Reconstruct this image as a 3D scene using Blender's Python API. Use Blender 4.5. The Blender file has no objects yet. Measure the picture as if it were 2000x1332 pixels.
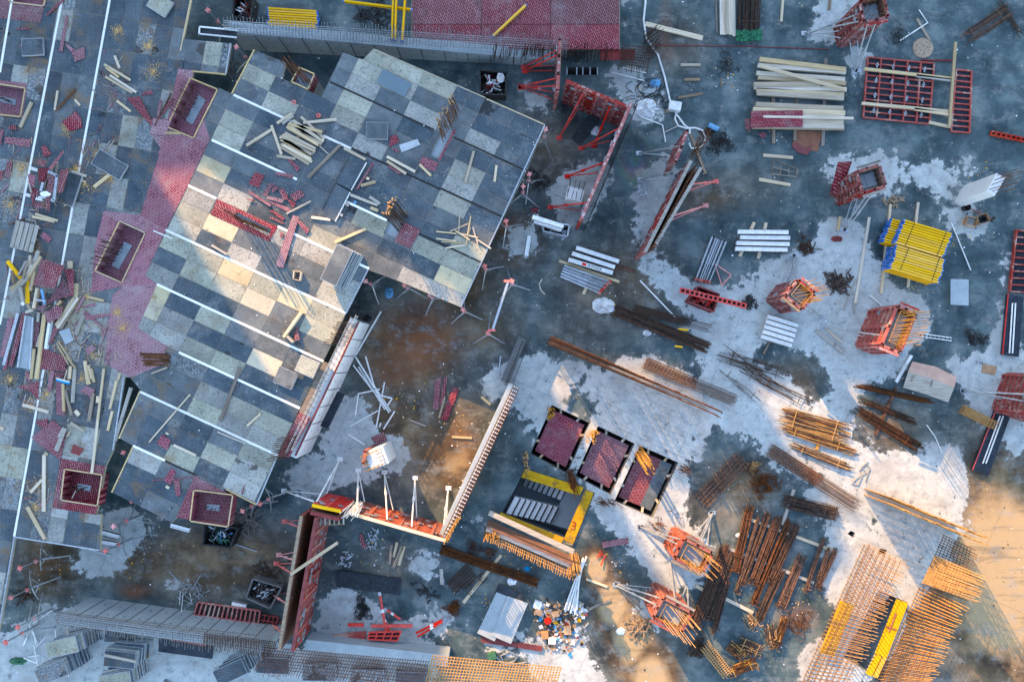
import bpy, bmesh, math, random
import numpy as np
from mathutils import Vector, Matrix
R = random.Random(11)
SC = bpy.context.scene
# ---------------------------------------------------------------- camera, sky, sun, exposure
H, F, CX, CY = 40.0, 1680.0, 1000.0, 700.0
cam = bpy.data.cameras.new('camera'); cam_o = bpy.data.objects.new('camera', cam)
SC.collection.objects.link(cam_o); SC.camera = cam_o
cam_o.location = (0, 0, H); cam_o.rotation_euler = (0, 0, 0)
cam.sensor_width = 36.0; cam.lens = 36.0 * F / 2000.0
cam.shift_y = (700 - 666) / 2000.0
cam.clip_start = 0.5; cam.clip_end = 2000
SUN_EL = math.radians(25.0)
SUN_DIR = Vector((0.5, -0.866, 0))            # way the light travels over the ground
W = bpy.data.worlds.new('World'); SC.world = W; W.use_nodes = True
nt = W.node_tree; nt.nodes.clear()
sky = nt.nodes.new('ShaderNodeTexSky'); sky.sky_type = 'NISHITA'; sky.sun_disc = False
sky.sun_elevation = SUN_EL
sky.sun_rotation = math.atan2(-SUN_DIR.x, -SUN_DIR.y)
sky.altitude = 200; sky.air_density = 1.15; sky.dust_density = 0.8; sky.ozone_density = 0.6
bg = nt.nodes.new('ShaderNodeBackground'); bg.inputs['Strength'].default_value = 0.15
out = nt.nodes.new('ShaderNodeOutputWorld')
nt.links.new(sky.outputs[0], bg.inputs[0]); nt.links.new(bg.outputs[0], out.inputs[0])
sl = bpy.data.lights.new('sun', 'SUN'); sl.energy = 2.8; sl.angle = math.radians(0.4); sl.color = (1.0, 0.58, 0.24)
so = bpy.data.objects.new('sun', sl); SC.collection.objects.link(so)
ld = Vector((SUN_DIR.x * math.cos(SUN_EL), SUN_DIR.y * math.cos(SUN_EL), -math.sin(SUN_EL)))
so.rotation_euler = ld.to_track_quat('-Z', 'Y').to_euler(); so.location = -ld * 60
SC.view_settings.view_transform = 'Standard'; SC.view_settings.look = 'None'
SC.view_settings.exposure = 2.1; SC.view_settings.gamma = 1.0
SC.cycles.use_denoising = True
SC.cycles.max_bounces = 6; SC.cycles.diffuse_bounces = 3; SC.cycles.glossy_bounces = 2

# ---------------------------------------------------------------- helpers
C = SC.collection
ZD = 2.9                                       # top of the slab formwork
def P(x, y, z=0.0):
    s = (H - z) / F
    return Vector(((x - CX) * s, (CY - y) * s, z))
def lerp(a, b, t): return a + (b - a) * t
def rz(v, a):
    c, s = math.cos(a), math.sin(a)
    return Vector((v[0]*c - v[1]*s, v[0]*s + v[1]*c, v[2]))
ORG = {}                                       # object name -> (world base, z rotation)
def tag(o, label=None, cat=None, group=None, kind=None):
    if label: o['label'] = label
    if cat: o['category'] = cat
    if group: o['group'] = group
    if kind: o['kind'] = kind
    return o
def thing(name, label, cat, loc, rot=0.0, group=None):
    o = bpy.data.objects.new(name, None); C.objects.link(o)
    o.location = loc; o.rotation_euler = (0, 0, rot); o.empty_display_size = 0.2
    ORG[o.name] = (Vector(loc), rot)
    return tag(o, label, cat, group)
class MB:
    def __init__(s): s.v = []; s.f = []; s.m = []; s.mi = 0
    def add(s, vs, fs):
        n = len(s.v); s.v.extend(vs)
        for f in fs: s.f.append([i + n for i in f]); s.m.append(s.mi)
        return s
    def hexa(s, b, t):                          # bottom quad, top quad (both counter-clockwise from above)
        return s.add(list(b) + list(t), [(3,2,1,0),(4,5,6,7),(0,1,5,4),(1,2,6,5),(2,3,7,6),(3,0,4,7)])
    def box(s, x0, y0, z0, x1, y1, z1):
        q = [(x0,y0),(x1,y0),(x1,y1),(x0,y1)]
        return s.hexa([Vector((a,b,z0)) for a,b in q], [Vector((a,b,z1)) for a,b in q])
    def bar(s, a, b, w, h, up=Vector((0,0,1))):  # rectangular bar centred on a-b
        d = (b - a); 
        if d.length < 1e-6: return s
        d.normalize()
        if abs(d.dot(up)) > 0.98: up = Vector((1,0,0))
        x = d.cross(up).normalized() * (w/2); z = x.cross(d).normalized() * (h/2)
        return s.hexa([a-x-z, a+x-z, b+x-z, b-x-z][::-1], [a-x+z, a+x+z, b+x+z, b-x+z][::-1]) if False else \
               s.add([a-x-z,a+x-z,a+x+z,a-x+z,b-x-z,b+x-z,b+x+z,b-x+z],
                     [(0,1,2,3),(7,6,5,4),(0,4,5,1),(1,5,6,2),(2,6,7,3),(3,7,4,0)])
    def tube(s, a, b, r, n=5, r2=None):
        d = b - a
        if d.length < 1e-6: return s
        d.normalize(); up = Vector((0,0,1)) if abs(d.z) < 0.95 else Vector((1,0,0))
        x = d.cross(up).normalized(); y = x.cross(d); r2 = r if r2 is None else r2
        vs = []
        for c, q in ((a, r), (b, r2)):
            for k in range(n):
                t = 2*math.pi*k/n; vs.append(c + x*(math.cos(t)*q) + y*(math.sin(t)*q))
        fs = [(k, (k+1) % n, n + (k+1) % n, n + k) for k in range(n)] + [tuple(range(n))[::-1], tuple(range(n, 2*n))]
        return s.add(vs, fs)
    def path(s, pts, r, n=5):
        rings = []
        for i, p in enumerate(pts):
            d = (pts[min(i+1, len(pts)-1)] - pts[max(i-1, 0)]).normalized()
            up = Vector((0,0,1)) if abs(d.z) < 0.95 else Vector((1,0,0))
            x = d.cross(up).normalized(); y = x.cross(d)
            rings.append([p + x*(math.cos(2*math.pi*k/n)*r) + y*(math.sin(2*math.pi*k/n)*r) for k in range(n)])
        fs = []
        for i in range(len(pts)-1):
            for k in range(n): fs.append((i*n+k, i*n+(k+1) % n, (i+1)*n+(k+1) % n, (i+1)*n+k))
        fs += [tuple(range(n))[::-1], tuple(range((len(pts)-1)*n, len(pts)*n))]
        return s.add([v for r_ in rings for v in r_], fs)
    def prism(s, poly, z0, z1):
        n = len(poly)
        ar = sum(poly[i][0]*poly[(i+1) % n][1] - poly[(i+1) % n][0]*poly[i][1] for i in range(n))
        if ar < 0: poly = poly[::-1]
        vs = [Vector((p[0], p[1], z0)) for p in poly] + [Vector((p[0], p[1], z1)) for p in poly]
        return s.add(vs, [tuple(range(n))[::-1], tuple(range(n, 2*n))] + [(i, (i+1) % n, n+(i+1) % n, n+i) for i in range(n)])
    def slab(s, pts, th):                       # any 3D polygon, thickened downwards along its normal
        n = len(pts); nm = (pts[1]-pts[0]).cross(pts[2]-pts[0]).normalized()
        if nm.z < 0: pts = pts[::-1]; nm = -nm
        vs = [p - nm*th for p in pts] + list(pts)
        return s.add(vs, [tuple(range(n))[::-1], tuple(range(n, 2*n))] + [(i, (i+1) % n, n+(i+1) % n, n+i) for i in range(n)])
    def lathe(s, c, prof, n=16):
        vs = []; fs = []
        for r, z in prof:
            for k in range(n): vs.append(c + Vector((math.cos(2*math.pi*k/n)*r, math.sin(2*math.pi*k/n)*r, z)))
        for i in range(len(prof)-1):
            for k in range(n): fs.append((i*n+k, i*n+(k+1) % n, (i+1)*n+(k+1) % n, (i+1)*n+k))
        fs += [tuple(range(n))[::-1], tuple(range((len(prof)-1)*n, len(prof)*n))]
        return s.add(vs, fs)
    def build(s, name, mats, parent=None, loc=None, rot=None, smooth=False):
        if not isinstance(mats, (list, tuple)): mats = [mats]
        if parent is not None:
            ploc, prot = ORG[parent.name]
        if loc is None:
            if parent is not None: loc = ploc
            else:
                n = len(s.v); loc = Vector((sum(v[0] for v in s.v)/n, sum(v[1] for v in s.v)/n, min(v[2] for v in s.v)))
        loc = Vector(loc)
        if rot is None: rot = ORG[parent.name][1] if parent is not None else 0.0
        me = bpy.data.meshes.new(name)
        me.from_pydata([tuple(rz(Vector(v) - loc, -rot)) for v in s.v], [], s.f)
        for m in mats: me.materials.append(m)
        if len(mats) > 1: me.polygons.foreach_set('material_index', s.m)
        if smooth: me.polygons.foreach_set('use_smooth', [True]*len(s.f))
        me.update()
        o = bpy.data.objects.new(name, me); C.objects.link(o)
        ORG[o.name] = (loc, rot)
        if parent is not None:
            o.parent = parent
            o.location = rz(loc - ploc, -prot); o.rotation_euler = (0, 0, rot - prot)
        else:
            o.location = loc; o.rotation_euler = (0, 0, rot)
        return o
KIDS = {}
def copy_tree(o, loc, rot, label=None, group=None, parent=None):
    c = o.copy(); C.objects.link(c)
    if parent is None:
        c.location = loc; c.rotation_euler = (0, 0, rot)
        if label: c['label'] = label
        if group: c['group'] = group
    else: c.parent = parent
    for ch in o.children: copy_tree(ch, None, None, parent=c)
    return c
# convex clipping in the plane
def clip(poly, a, b, keep_left=True):
    o = []
    def sd(p): 
        v = (b[0]-a[0])*(p[1]-a[1]) - (b[1]-a[1])*(p[0]-a[0])
        return v if keep_left else -v
    for i in range(len(poly)):
        p, q = poly[i], poly[(i+1) % len(poly)]
        dp, dq = sd(p), sd(q)
        if dp >= 0: o.append(p)
        if (dp > 0 and dq < 0) or (dp < 0 and dq > 0):
            t = dp/(dp-dq); o.append((p[0]+(q[0]-p[0])*t, p[1]+(q[1]-p[1])*t))
    return o
def ccw(p):
    ar = sum(p[i][0]*p[(i+1) % len(p)][1]-p[(i+1) % len(p)][0]*p[i][1] for i in range(len(p)))
    return list(p) if ar > 0 else list(p)[::-1]
def area(p): return abs(sum(p[i][0]*p[(i+1) % len(p)][1]-p[(i+1) % len(p)][0]*p[i][1] for i in range(len(p))))/2
def inter(subject, convex):
    q = ccw(convex); r = list(subject)
    for i in range(len(q)):
        if len(r) < 3: return []
        r = clip(r, q[i], q[(i+1) % len(q)])
    return r if len(r) >= 3 and area(r) > 0.004 else []
def subtract(polys, hole):
    q = ccw(hole); res = []
    for p in polys:
        rest = p
        for i in range(len(q)):
            if len(rest) < 3: break
            a, b = q[i], q[(i+1) % len(q)]
            o = clip(rest, a, b, False)
            if len(o) >= 3 and area(o) > 0.004: res.append(o)
            rest = clip(rest, a, b)
    return res
def inside(p, poly):
    c = False; n = len(poly)
    for i in range(n):
        a, b = poly[i], poly[(i+1) % n]
        if (a[1] > p[1]) != (b[1] > p[1]) and p[0] < (b[0]-a[0])*(p[1]-a[1])/(b[1]-a[1]+1e-12)+a[0]: c = not c
    return c
def xy(v): return (v[0], v[1])

# ---------------------------------------------------------------- materials
class NT:
    def __init__(s, name):
        s.m = bpy.data.materials.new(name); s.m.use_nodes = True
        s.t = s.m.node_tree; s.t.nodes.clear()
        s.o = s.n('ShaderNodeOutputMaterial'); s.b = s.n('ShaderNodeBsdfPrincipled')
        s.l(s.b.outputs[0], s.o.inputs[0])
    def n(s, ty, **k):
        nd = s.t.nodes.new(ty)
        for a, v in k.items(): setattr(nd, a, v)
        return nd
    def l(s, a, b): s.t.links.new(a, b)
    def coords(s, scale=(1,1,1), rot=0.0, kind='Object', rnd=True):
        tc = s.n('ShaderNodeTexCoord'); mp = s.n('ShaderNodeMapping')
        mp.inputs['Scale'].default_value = scale; mp.inputs['Rotation'].default_value = (0, 0, rot)
        s.l(tc.outputs[kind], mp.inputs[0])
        if not rnd: return mp.outputs[0]
        oi = s.n('ShaderNodeObjectInfo'); mu = s.n('ShaderNodeMath', operation='MULTIPLY'); mu.inputs[1].default_value = 37.0
        s.l(oi.outputs['Random'], mu.inputs[0])
        ad = s.n('ShaderNodeVectorMath', operation='ADD'); s.l(mp.outputs[0], ad.inputs[0]); s.l(mu.outputs[0], ad.inputs[1])
        return ad.outputs[0]
    def noise(s, vec, scale, detail=5, rough=0.6):
        nd = s.n('ShaderNodeTexNoise'); nd.inputs['Scale'].default_value = scale
        nd.inputs['Detail'].default_value = detail; nd.inputs['Roughness'].default_value = rough
        s.l(vec, nd.inputs['Vector']); return nd.outputs[0]
    def ramp(s, fac, stops):
        r = s.n('ShaderNodeValToRGB'); e = r.color_ramp.elements
        e[0].position, e[0].color = stops[0][0], (*stops[0][1], 1)
        e[1].position, e[1].color = stops[-1][0], (*stops[-1][1], 1)
        for p, c in stops[1:-1]:
            x = e.new(p); x.color = (*c, 1)
        s.l(fac, r.inputs[0]); return r.outputs[0]
    def step(s, v, a, b):
        r = s.n('ShaderNodeMapRange'); r.inputs[1].default_value = a; r.inputs[2].default_value = b
        s.l(v, r.inputs[0]); return r.outputs[0]
    def mix(s, f, a, b):
        m = s.n('ShaderNodeMix', data_type='RGBA')
        for v, i in ((f, 0), (a, 6), (b, 7)):
            if isinstance(v, (int, float)): m.inputs[i].default_value = v
            elif isinstance(v, tuple): m.inputs[i].default_value = (*v, 1)
            else: s.l(v, m.inputs[i])
        return m.outputs[2]
    def math(s, op, a, b=None):
        m = s.n('ShaderNodeMath', operation=op)
        for i, v in enumerate((a, b)):
            if v is None: continue
            if isinstance(v, (int, float)): m.inputs[i].default_value = v
            else: s.l(v, m.inputs[i])
        return m.outputs[0]
    def vary(s, col, amt):
        oi = s.n('ShaderNodeObjectInfo'); r = s.n('ShaderNodeMapRange')
        r.inputs[3].default_value = 1-amt; r.inputs[4].default_value = 1+amt
        s.l(oi.outputs['Random'], r.inputs[0])
        h = s.n('ShaderNodeHueSaturation'); s.l(r.outputs[0], h.inputs['Value']); s.l(col, h.inputs['Color'])
        r2 = s.n('ShaderNodeMapRange'); r2.inputs[3].default_value = 1.12-amt*2.2; r2.inputs[4].default_value = 1.12
        s.l(s.math('FRACT', s.math('MULTIPLY', oi.outputs['Random'], 7.31)), r2.inputs[0]); s.l(r2.outputs[0], h.inputs['Saturation'])
        return h.outputs[0]
    def bump(s, v, strength=0.3, dist=0.02):
        b = s.n('ShaderNodeBump'); b.inputs['Strength'].default_value = strength; b.inputs['Distance'].default_value = dist
        s.l(v, b.inputs['Height']); s.l(b.outputs[0], s.b.inputs['Normal'])
    def done(s, col, rough=0.7, metal=0.0):
        if isinstance(col, tuple): s.b.inputs['Base Color'].default_value = (*col, 1)
        else: s.l(col, s.b.inputs['Base Color'])
        if isinstance(rough, (int, float)): s.b.inputs['Roughness'].default_value = rough
        else: s.l(rough, s.b.inputs['Roughness'])
        s.b.inputs['Metallic'].default_value = metal
        s.b.inputs['Specular IOR Level'].default_value = .5 if metal > .3 else .22
        return s.m
def simple(name, c1, c2, c3=None, t3=0.6, scale=3.0, st=(1,1,1), rough=0.7, metal=0.0, rv=0.15, bump=0.25, s3=None):
    k = NT(name); v = k.coords(st)
    n1 = k.noise(v, scale)
    col = k.ramp(n1, [(0.3, c1), (0.7, c2)])
    if c3 is not None:
        v2 = k.coords((1,1,1)); n2 = k.noise(v2, s3 or scale*0.7, 6, 0.7)
        col = k.mix(k.step(n2, t3, t3+0.08), col, c3)
    col = k.vary(col, rv)
    if bump: k.bump(n1, bump)
    return k.done(col, rough, metal)
MAT = {}
MAT['wood'] = simple('pale_timber', (.40,.29,.16), (.62,.49,.31), (.24,.15,.08), .66, 1.6, (.5,9,9), .8, rv=.28, s3=2.2)
MAT['wood_old'] = simple('weathered_timber', (.16,.11,.07), (.30,.23,.16), (.10,.07,.05), .6, 1.6, (.5,9,9), .85, rv=.3)
MAT['wood_grey'] = simple('grey_timber', (.26,.24,.21), (.44,.41,.36), (.14,.13,.12), .62, 1.6, (.5,9,9), .85, rv=.15)
MAT['rust'] = simple('rusty_steel', (.055,.021,.010), (.18,.068,.025), (.06,.03,.02), .62, 5, (1,1,1), .8, rv=.22, bump=0)
MAT['rust_dark'] = simple('dark_rusty_steel', (.028,.016,.011), (.10,.045,.022), (.02,.014,.012), .6, 5, (1,1,1), .75, rv=.25, bump=0)
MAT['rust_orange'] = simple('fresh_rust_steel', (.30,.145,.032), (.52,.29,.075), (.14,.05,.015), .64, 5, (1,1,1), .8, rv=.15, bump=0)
MAT['galv'] = simple('galvanised_steel', (.32,.35,.38), (.52,.55,.58), (.16,.15,.14), .66, 6, (1,1,1), .45, .6, rv=.15, bump=.05)
MAT['white'] = simple('white_painted_metal', (.62,.63,.62), (.84,.84,.82), (.30,.28,.25), .66, 5, (1,1,1), .5, rv=.08, bump=.05)
MAT['red'] = simple('worn_red_paint', (.30,.030,.024), (.45,.085,.06), (.46,.29,.23), .54, 3, (1,1,1), .6, rv=.15, bump=.1, s3=1.6)
MAT['red_dirty'] = simple('dusty_red_paint', (.20,.024,.022), (.37,.055,.045), (.42,.34,.31), .53, 4, (1,1,1), .65, rv=.18, bump=.15, s3=5)
MAT['red_dark'] = simple('old_dark_red_paint', (.13,.018,.018), (.25,.03,.028), (.09,.05,.045), .6, 4, (1,1,1), .6, rv=.15, bump=.1)
MAT['red_dusty'] = simple('dust_covered_red_paint', (.28,.065,.045), (.42,.16,.11), (.18,.035,.03), .54, 3, (1,1,1), .75, rv=.1, bump=.15, s3=2.2)
MAT['red_bright'] = simple('bright_red_paint', (.60,.02,.015), (.78,.05,.03), (.5,.4,.36), .72, 4, (1,1,1), .45, rv=.1, bump=0)
MAT['pink'] = simple('faded_red_plastic', (.62,.16,.14), (.72,.26,.24), None, scale=4, rough=.6)
MAT['yellow'] = simple('yellow_timber_beam', (.78,.40,.004), (.88,.50,.008), (.46,.27,.03), .66, 2.5, (.5,6,6), .6, rv=.1, bump=.1)
MAT['yellow_ply'] = simple('yellow_board', (.38,.21,.015), (.56,.34,.025), (.22,.14,.05), .54, 2, (1,3,1), .6, rv=.08)
MAT['blue'] = simple('blue_plastic', (.03,.14,.50), (.05,.22,.62), None, scale=4, rough=.5)
MAT['black'] = simple('black_coated_ply', (.012,.017,.026), (.035,.045,.06), (.12,.14,.16), .64, 3, (1,1,1), .45, rv=.15, bump=.1, s3=2.5)
MAT['dark'] = simple('dark_steel', (.015,.015,.017), (.05,.047,.046), (.12,.06,.035), .62, 4, (1,1,1), .6, rv=.2)
MAT['ply_edge'] = simple('raw_ply_edge', (.46,.33,.16), (.62,.48,.27), None, scale=2, st=(1,8,1), rough=.8)
MAT['brown_ply'] = simple('brown_form_face', (.16,.07,.045), (.26,.12,.075), (.35,.31,.28), .6, 3, (1,1,1), .6)
MAT['plastic_white'] = simple('white_plastic', (.7,.71,.72), (.86,.87,.88), None, scale=3, rough=.4)
MAT['foil'] = simple('crumpled_plastic_film', (.45,.47,.48), (.82,.83,.84), (.32,.32,.33), .62, 5, (1,1,1), .3, bump=.8)
MAT['green'] = simple('green_mesh', (.02,.10,.05), (.05,.20,.11), None, scale=8, rough=.8)
MAT['card'] = simple('wet_cardboard', (.34,.19,.09), (.50,.31,.17), (.2,.11,.06), .62, 3, (1,1,1), .9)
MAT['rubber'] = simple('dark_rubber', (.012,.015,.02), (.035,.045,.055), None, scale=6, rough=.5, bump=.4)
MAT['cable'] = simple('black_cable', (.01,.012,.015), (.03,.033,.04), None, scale=6, rough=.5)
MAT['sawdust'] = simple('sawdust', (.46,.28,.10), (.66,.44,.20), None, scale=9, rough=1.0)
MAT['navy'] = simple('blue_barrel', (.02,.20,.42), (.05,.32,.60), None, scale=4, rough=.4)
def ply_red(name, rot, c1, c2, mort, fade, ft=.58):
    k = NT(name); v = k.coords((1,1,1), rot)
    b = k.n('ShaderNodeTexBrick'); b.offset = .5
    b.inputs['Scale'].default_value = 1.0; b.inputs['Brick Width'].default_value = .27; b.inputs['Row Height'].default_value = .088
    b.inputs['Mortar Size'].default_value = .024; b.inputs['Mortar Smooth'].default_value = .3
    b.inputs['Color1'].default_value = (*c1, 1); b.inputs['Color2'].default_value = (*c2, 1); b.inputs['Mortar'].default_value = (*mort, 1)
    k.l(v, b.inputs['Vector'])
    v2 = k.coords((1,1,1)); n = k.noise(v2, 1.3, 6, .65)
    geo = k.n('ShaderNodeNewGeometry').outputs['Position']; w1 = k.noise(geo, .7, 7, .7); w2 = k.noise(geo, 2.7, 6, .75)
    col = k.mix(k.step(n, ft-.15, ft+.2), b.outputs[0], fade)
    col = k.mix(k.math('MULTIPLY', k.step(w1, .5, .64), k.math('MULTIPLY', k.step(w2, .42, .58), .5)), col, (.36,.27,.27))
    col = k.mix(k.math('MULTIPLY', k.step(w2, .55, .64), .5), col, (.06,.022,.03))
    n2 = k.noise(v2, 4, 5, .7); col = k.mix(k.step(n2, .62, .72), col, (.07,.045,.045))
    col = k.vary(col, .16)
    return k.done(col, k.step(n, .2, .9))
MAT['ply_red'] = ply_red('red_film_ply', math.radians(38), (.40,.15,.175), (.29,.085,.105), (.10,.012,.022), (.22,.085,.11))
MAT['ply_red2'] = ply_red('red_film_ply_faded', math.radians(-52), (.44,.21,.24), (.33,.13,.155), (.13,.022,.038), (.30,.15,.18), .5)
MAT['ply_red3'] = ply_red('red_film_ply_strong', math.radians(80), (.40,.13,.145), (.29,.065,.08), (.10,.008,.014), (.18,.05,.07), .64)
def panel_mat(name, c1, c2, speck, t, weave=.0, blot=None, rough=.5, sc=9, bt=.66):
    k = NT(name); v = k.coords((1,1,1))
    n = k.noise(v, 1.1, 7, .7)
    col = k.ramp(n, [(.3, c1), (.7, c2)])
    if weave:
        b = k.n('ShaderNodeTexBrick'); b.offset = .5; b.inputs['Scale'].default_value = 1
        b.inputs['Brick Width'].default_value = .24; b.inputs['Row Height'].default_value = .12; b.inputs['Mortar Size'].default_value = .022
        b.inputs['Color1'].default_value = (1,1,1,1); b.inputs['Color2'].default_value = (.86,.86,.86,1); b.inputs['Mortar'].default_value = (1-weave,1-weave,1-weave,1)
        k.l(k.coords((1,1,1), .6), b.inputs['Vector'])
        m = k.n('ShaderNodeMix', data_type='RGBA', blend_type='MULTIPLY'); m.inputs[0].default_value = 1
        k.l(col, m.inputs[6]); k.l(b.outputs[0], m.inputs[7]); col = m.outputs[2]
    n3 = k.noise(v, sc, 4, .75); st2 = k.coords((1,2.2,1)); n4 = k.noise(st2, sc*1.7, 3, .7)
    sp = k.math('MULTIPLY', k.step(n3, t, t+.06), k.step(n4, .42, .56))
    col = k.mix(sp, col, speck)
    if blot is not None:
        nb = k.noise(v, .8, 5, .6); col = k.mix(k.step(nb, bt, bt+.025), col, blot)
    # grime that runs on over the joints: cement dust, footmarks, damp
    geo = k.n('ShaderNodeNewGeometry').outputs['Position']
    w1 = k.noise(geo, .9, 8, .72); w2 = k.noise(geo, 3.1, 6, .75); w3 = k.noise(geo, .33, 4, .6)
    col = k.mix(k.math('MULTIPLY', k.step(w1, .52, .66), k.math('MULTIPLY', k.step(w2, .44, .60), .6)), col, (.30,.31,.30))
    col = k.mix(k.math('MULTIPLY', k.step(w2, .56, .66), k.math('MULTIPLY', k.step(w3, .42, .58), .75)), col, (.055,.058,.062))
    vx = k.n('ShaderNodeVectorMath', operation='ADD'); vx.inputs[1].default_value = (31,17,5); k.l(geo, vx.inputs[0])
    w4 = k.noise(vx.outputs[0], 1.0, 8, .7); px_ = k.n('ShaderNodeSeparateXYZ'); k.l(geo, px_.inputs[0])
    left = k.step(px_.outputs[0], -12.0, -15.5)
    col = k.mix(k.math('MULTIPLY', k.step(w4, .53, .64), k.math('ADD', .15, k.math('MULTIPLY', left, .5))), col, (.20,.12,.055))
    col = k.vary(col, .17); k.bump(n3, .1, .01)
    return k.done(col, k.step(n, -.2, 1.2) if rough is None else rough)
PM = {
 'd': panel_mat('dark_coated_panel', (.036,.058,.078), (.108,.142,.168), (.22,.25,.265), .62, .3, (.018,.022,.026), .42),
 'm': panel_mat('grey_coated_panel', (.065,.088,.105), (.165,.19,.2), (.04,.045,.05), .58, .12, (.06,.06,.06), .5),
 'p': panel_mat('pale_speckled_panel', (.22,.23,.185), (.40,.395,.315), (.06,.062,.06), .545, 0, (.10,.10,.10), .65, 11, .70),
 'g': panel_mat('grey_worn_panel', (.21,.22,.21), (.38,.38,.345), (.06,.058,.055), .53, 0, (.07,.065,.065), .6, 12, .67),
 'y': panel_mat('sunlit_yellowish_panel', (.42,.36,.235), (.52,.46,.31), (.2,.16,.09), .6, 0, None, .65, 8),  # yellowish pale panel with sunlight painted into its warm tone
 's': panel_mat('mottled_dark_panel', (.055,.072,.088), (.15,.17,.18), (.38,.40,.39), .5, 0, (.04,.045,.05), .5, 12, .6),
}
def conc(name, c1, c2, stain, st=.6, sc=1.2, rough=.85, joint=None):
    k = NT(name); v = k.coords((1,1,1), kind='Object', rnd=False)
    n = k.noise(v, sc, 8, .7); n2 = k.noise(v, sc*6, 5, .7)
    col = k.ramp(n, [(.3, c1), (.7, c2)])
    col = k.mix(k.math('MULTIPLY', k.step(n2, st, st+.1), .7), col, stain)
    k.bump(n2, .3, .01); return k.done(col, rough)
MAT['conc'] = conc('cast_concrete', (.26,.31,.34), (.38,.43,.455), (.18,.18,.18))
MAT['conc_light'] = conc('fresh_cast_concrete', (.56,.57,.58), (.70,.70,.69), (.42,.42,.42), .62)
MAT['conc_dark'] = conc('damp_concrete', (.10,.105,.105), (.19,.19,.185), (.06,.06,.06))
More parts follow.
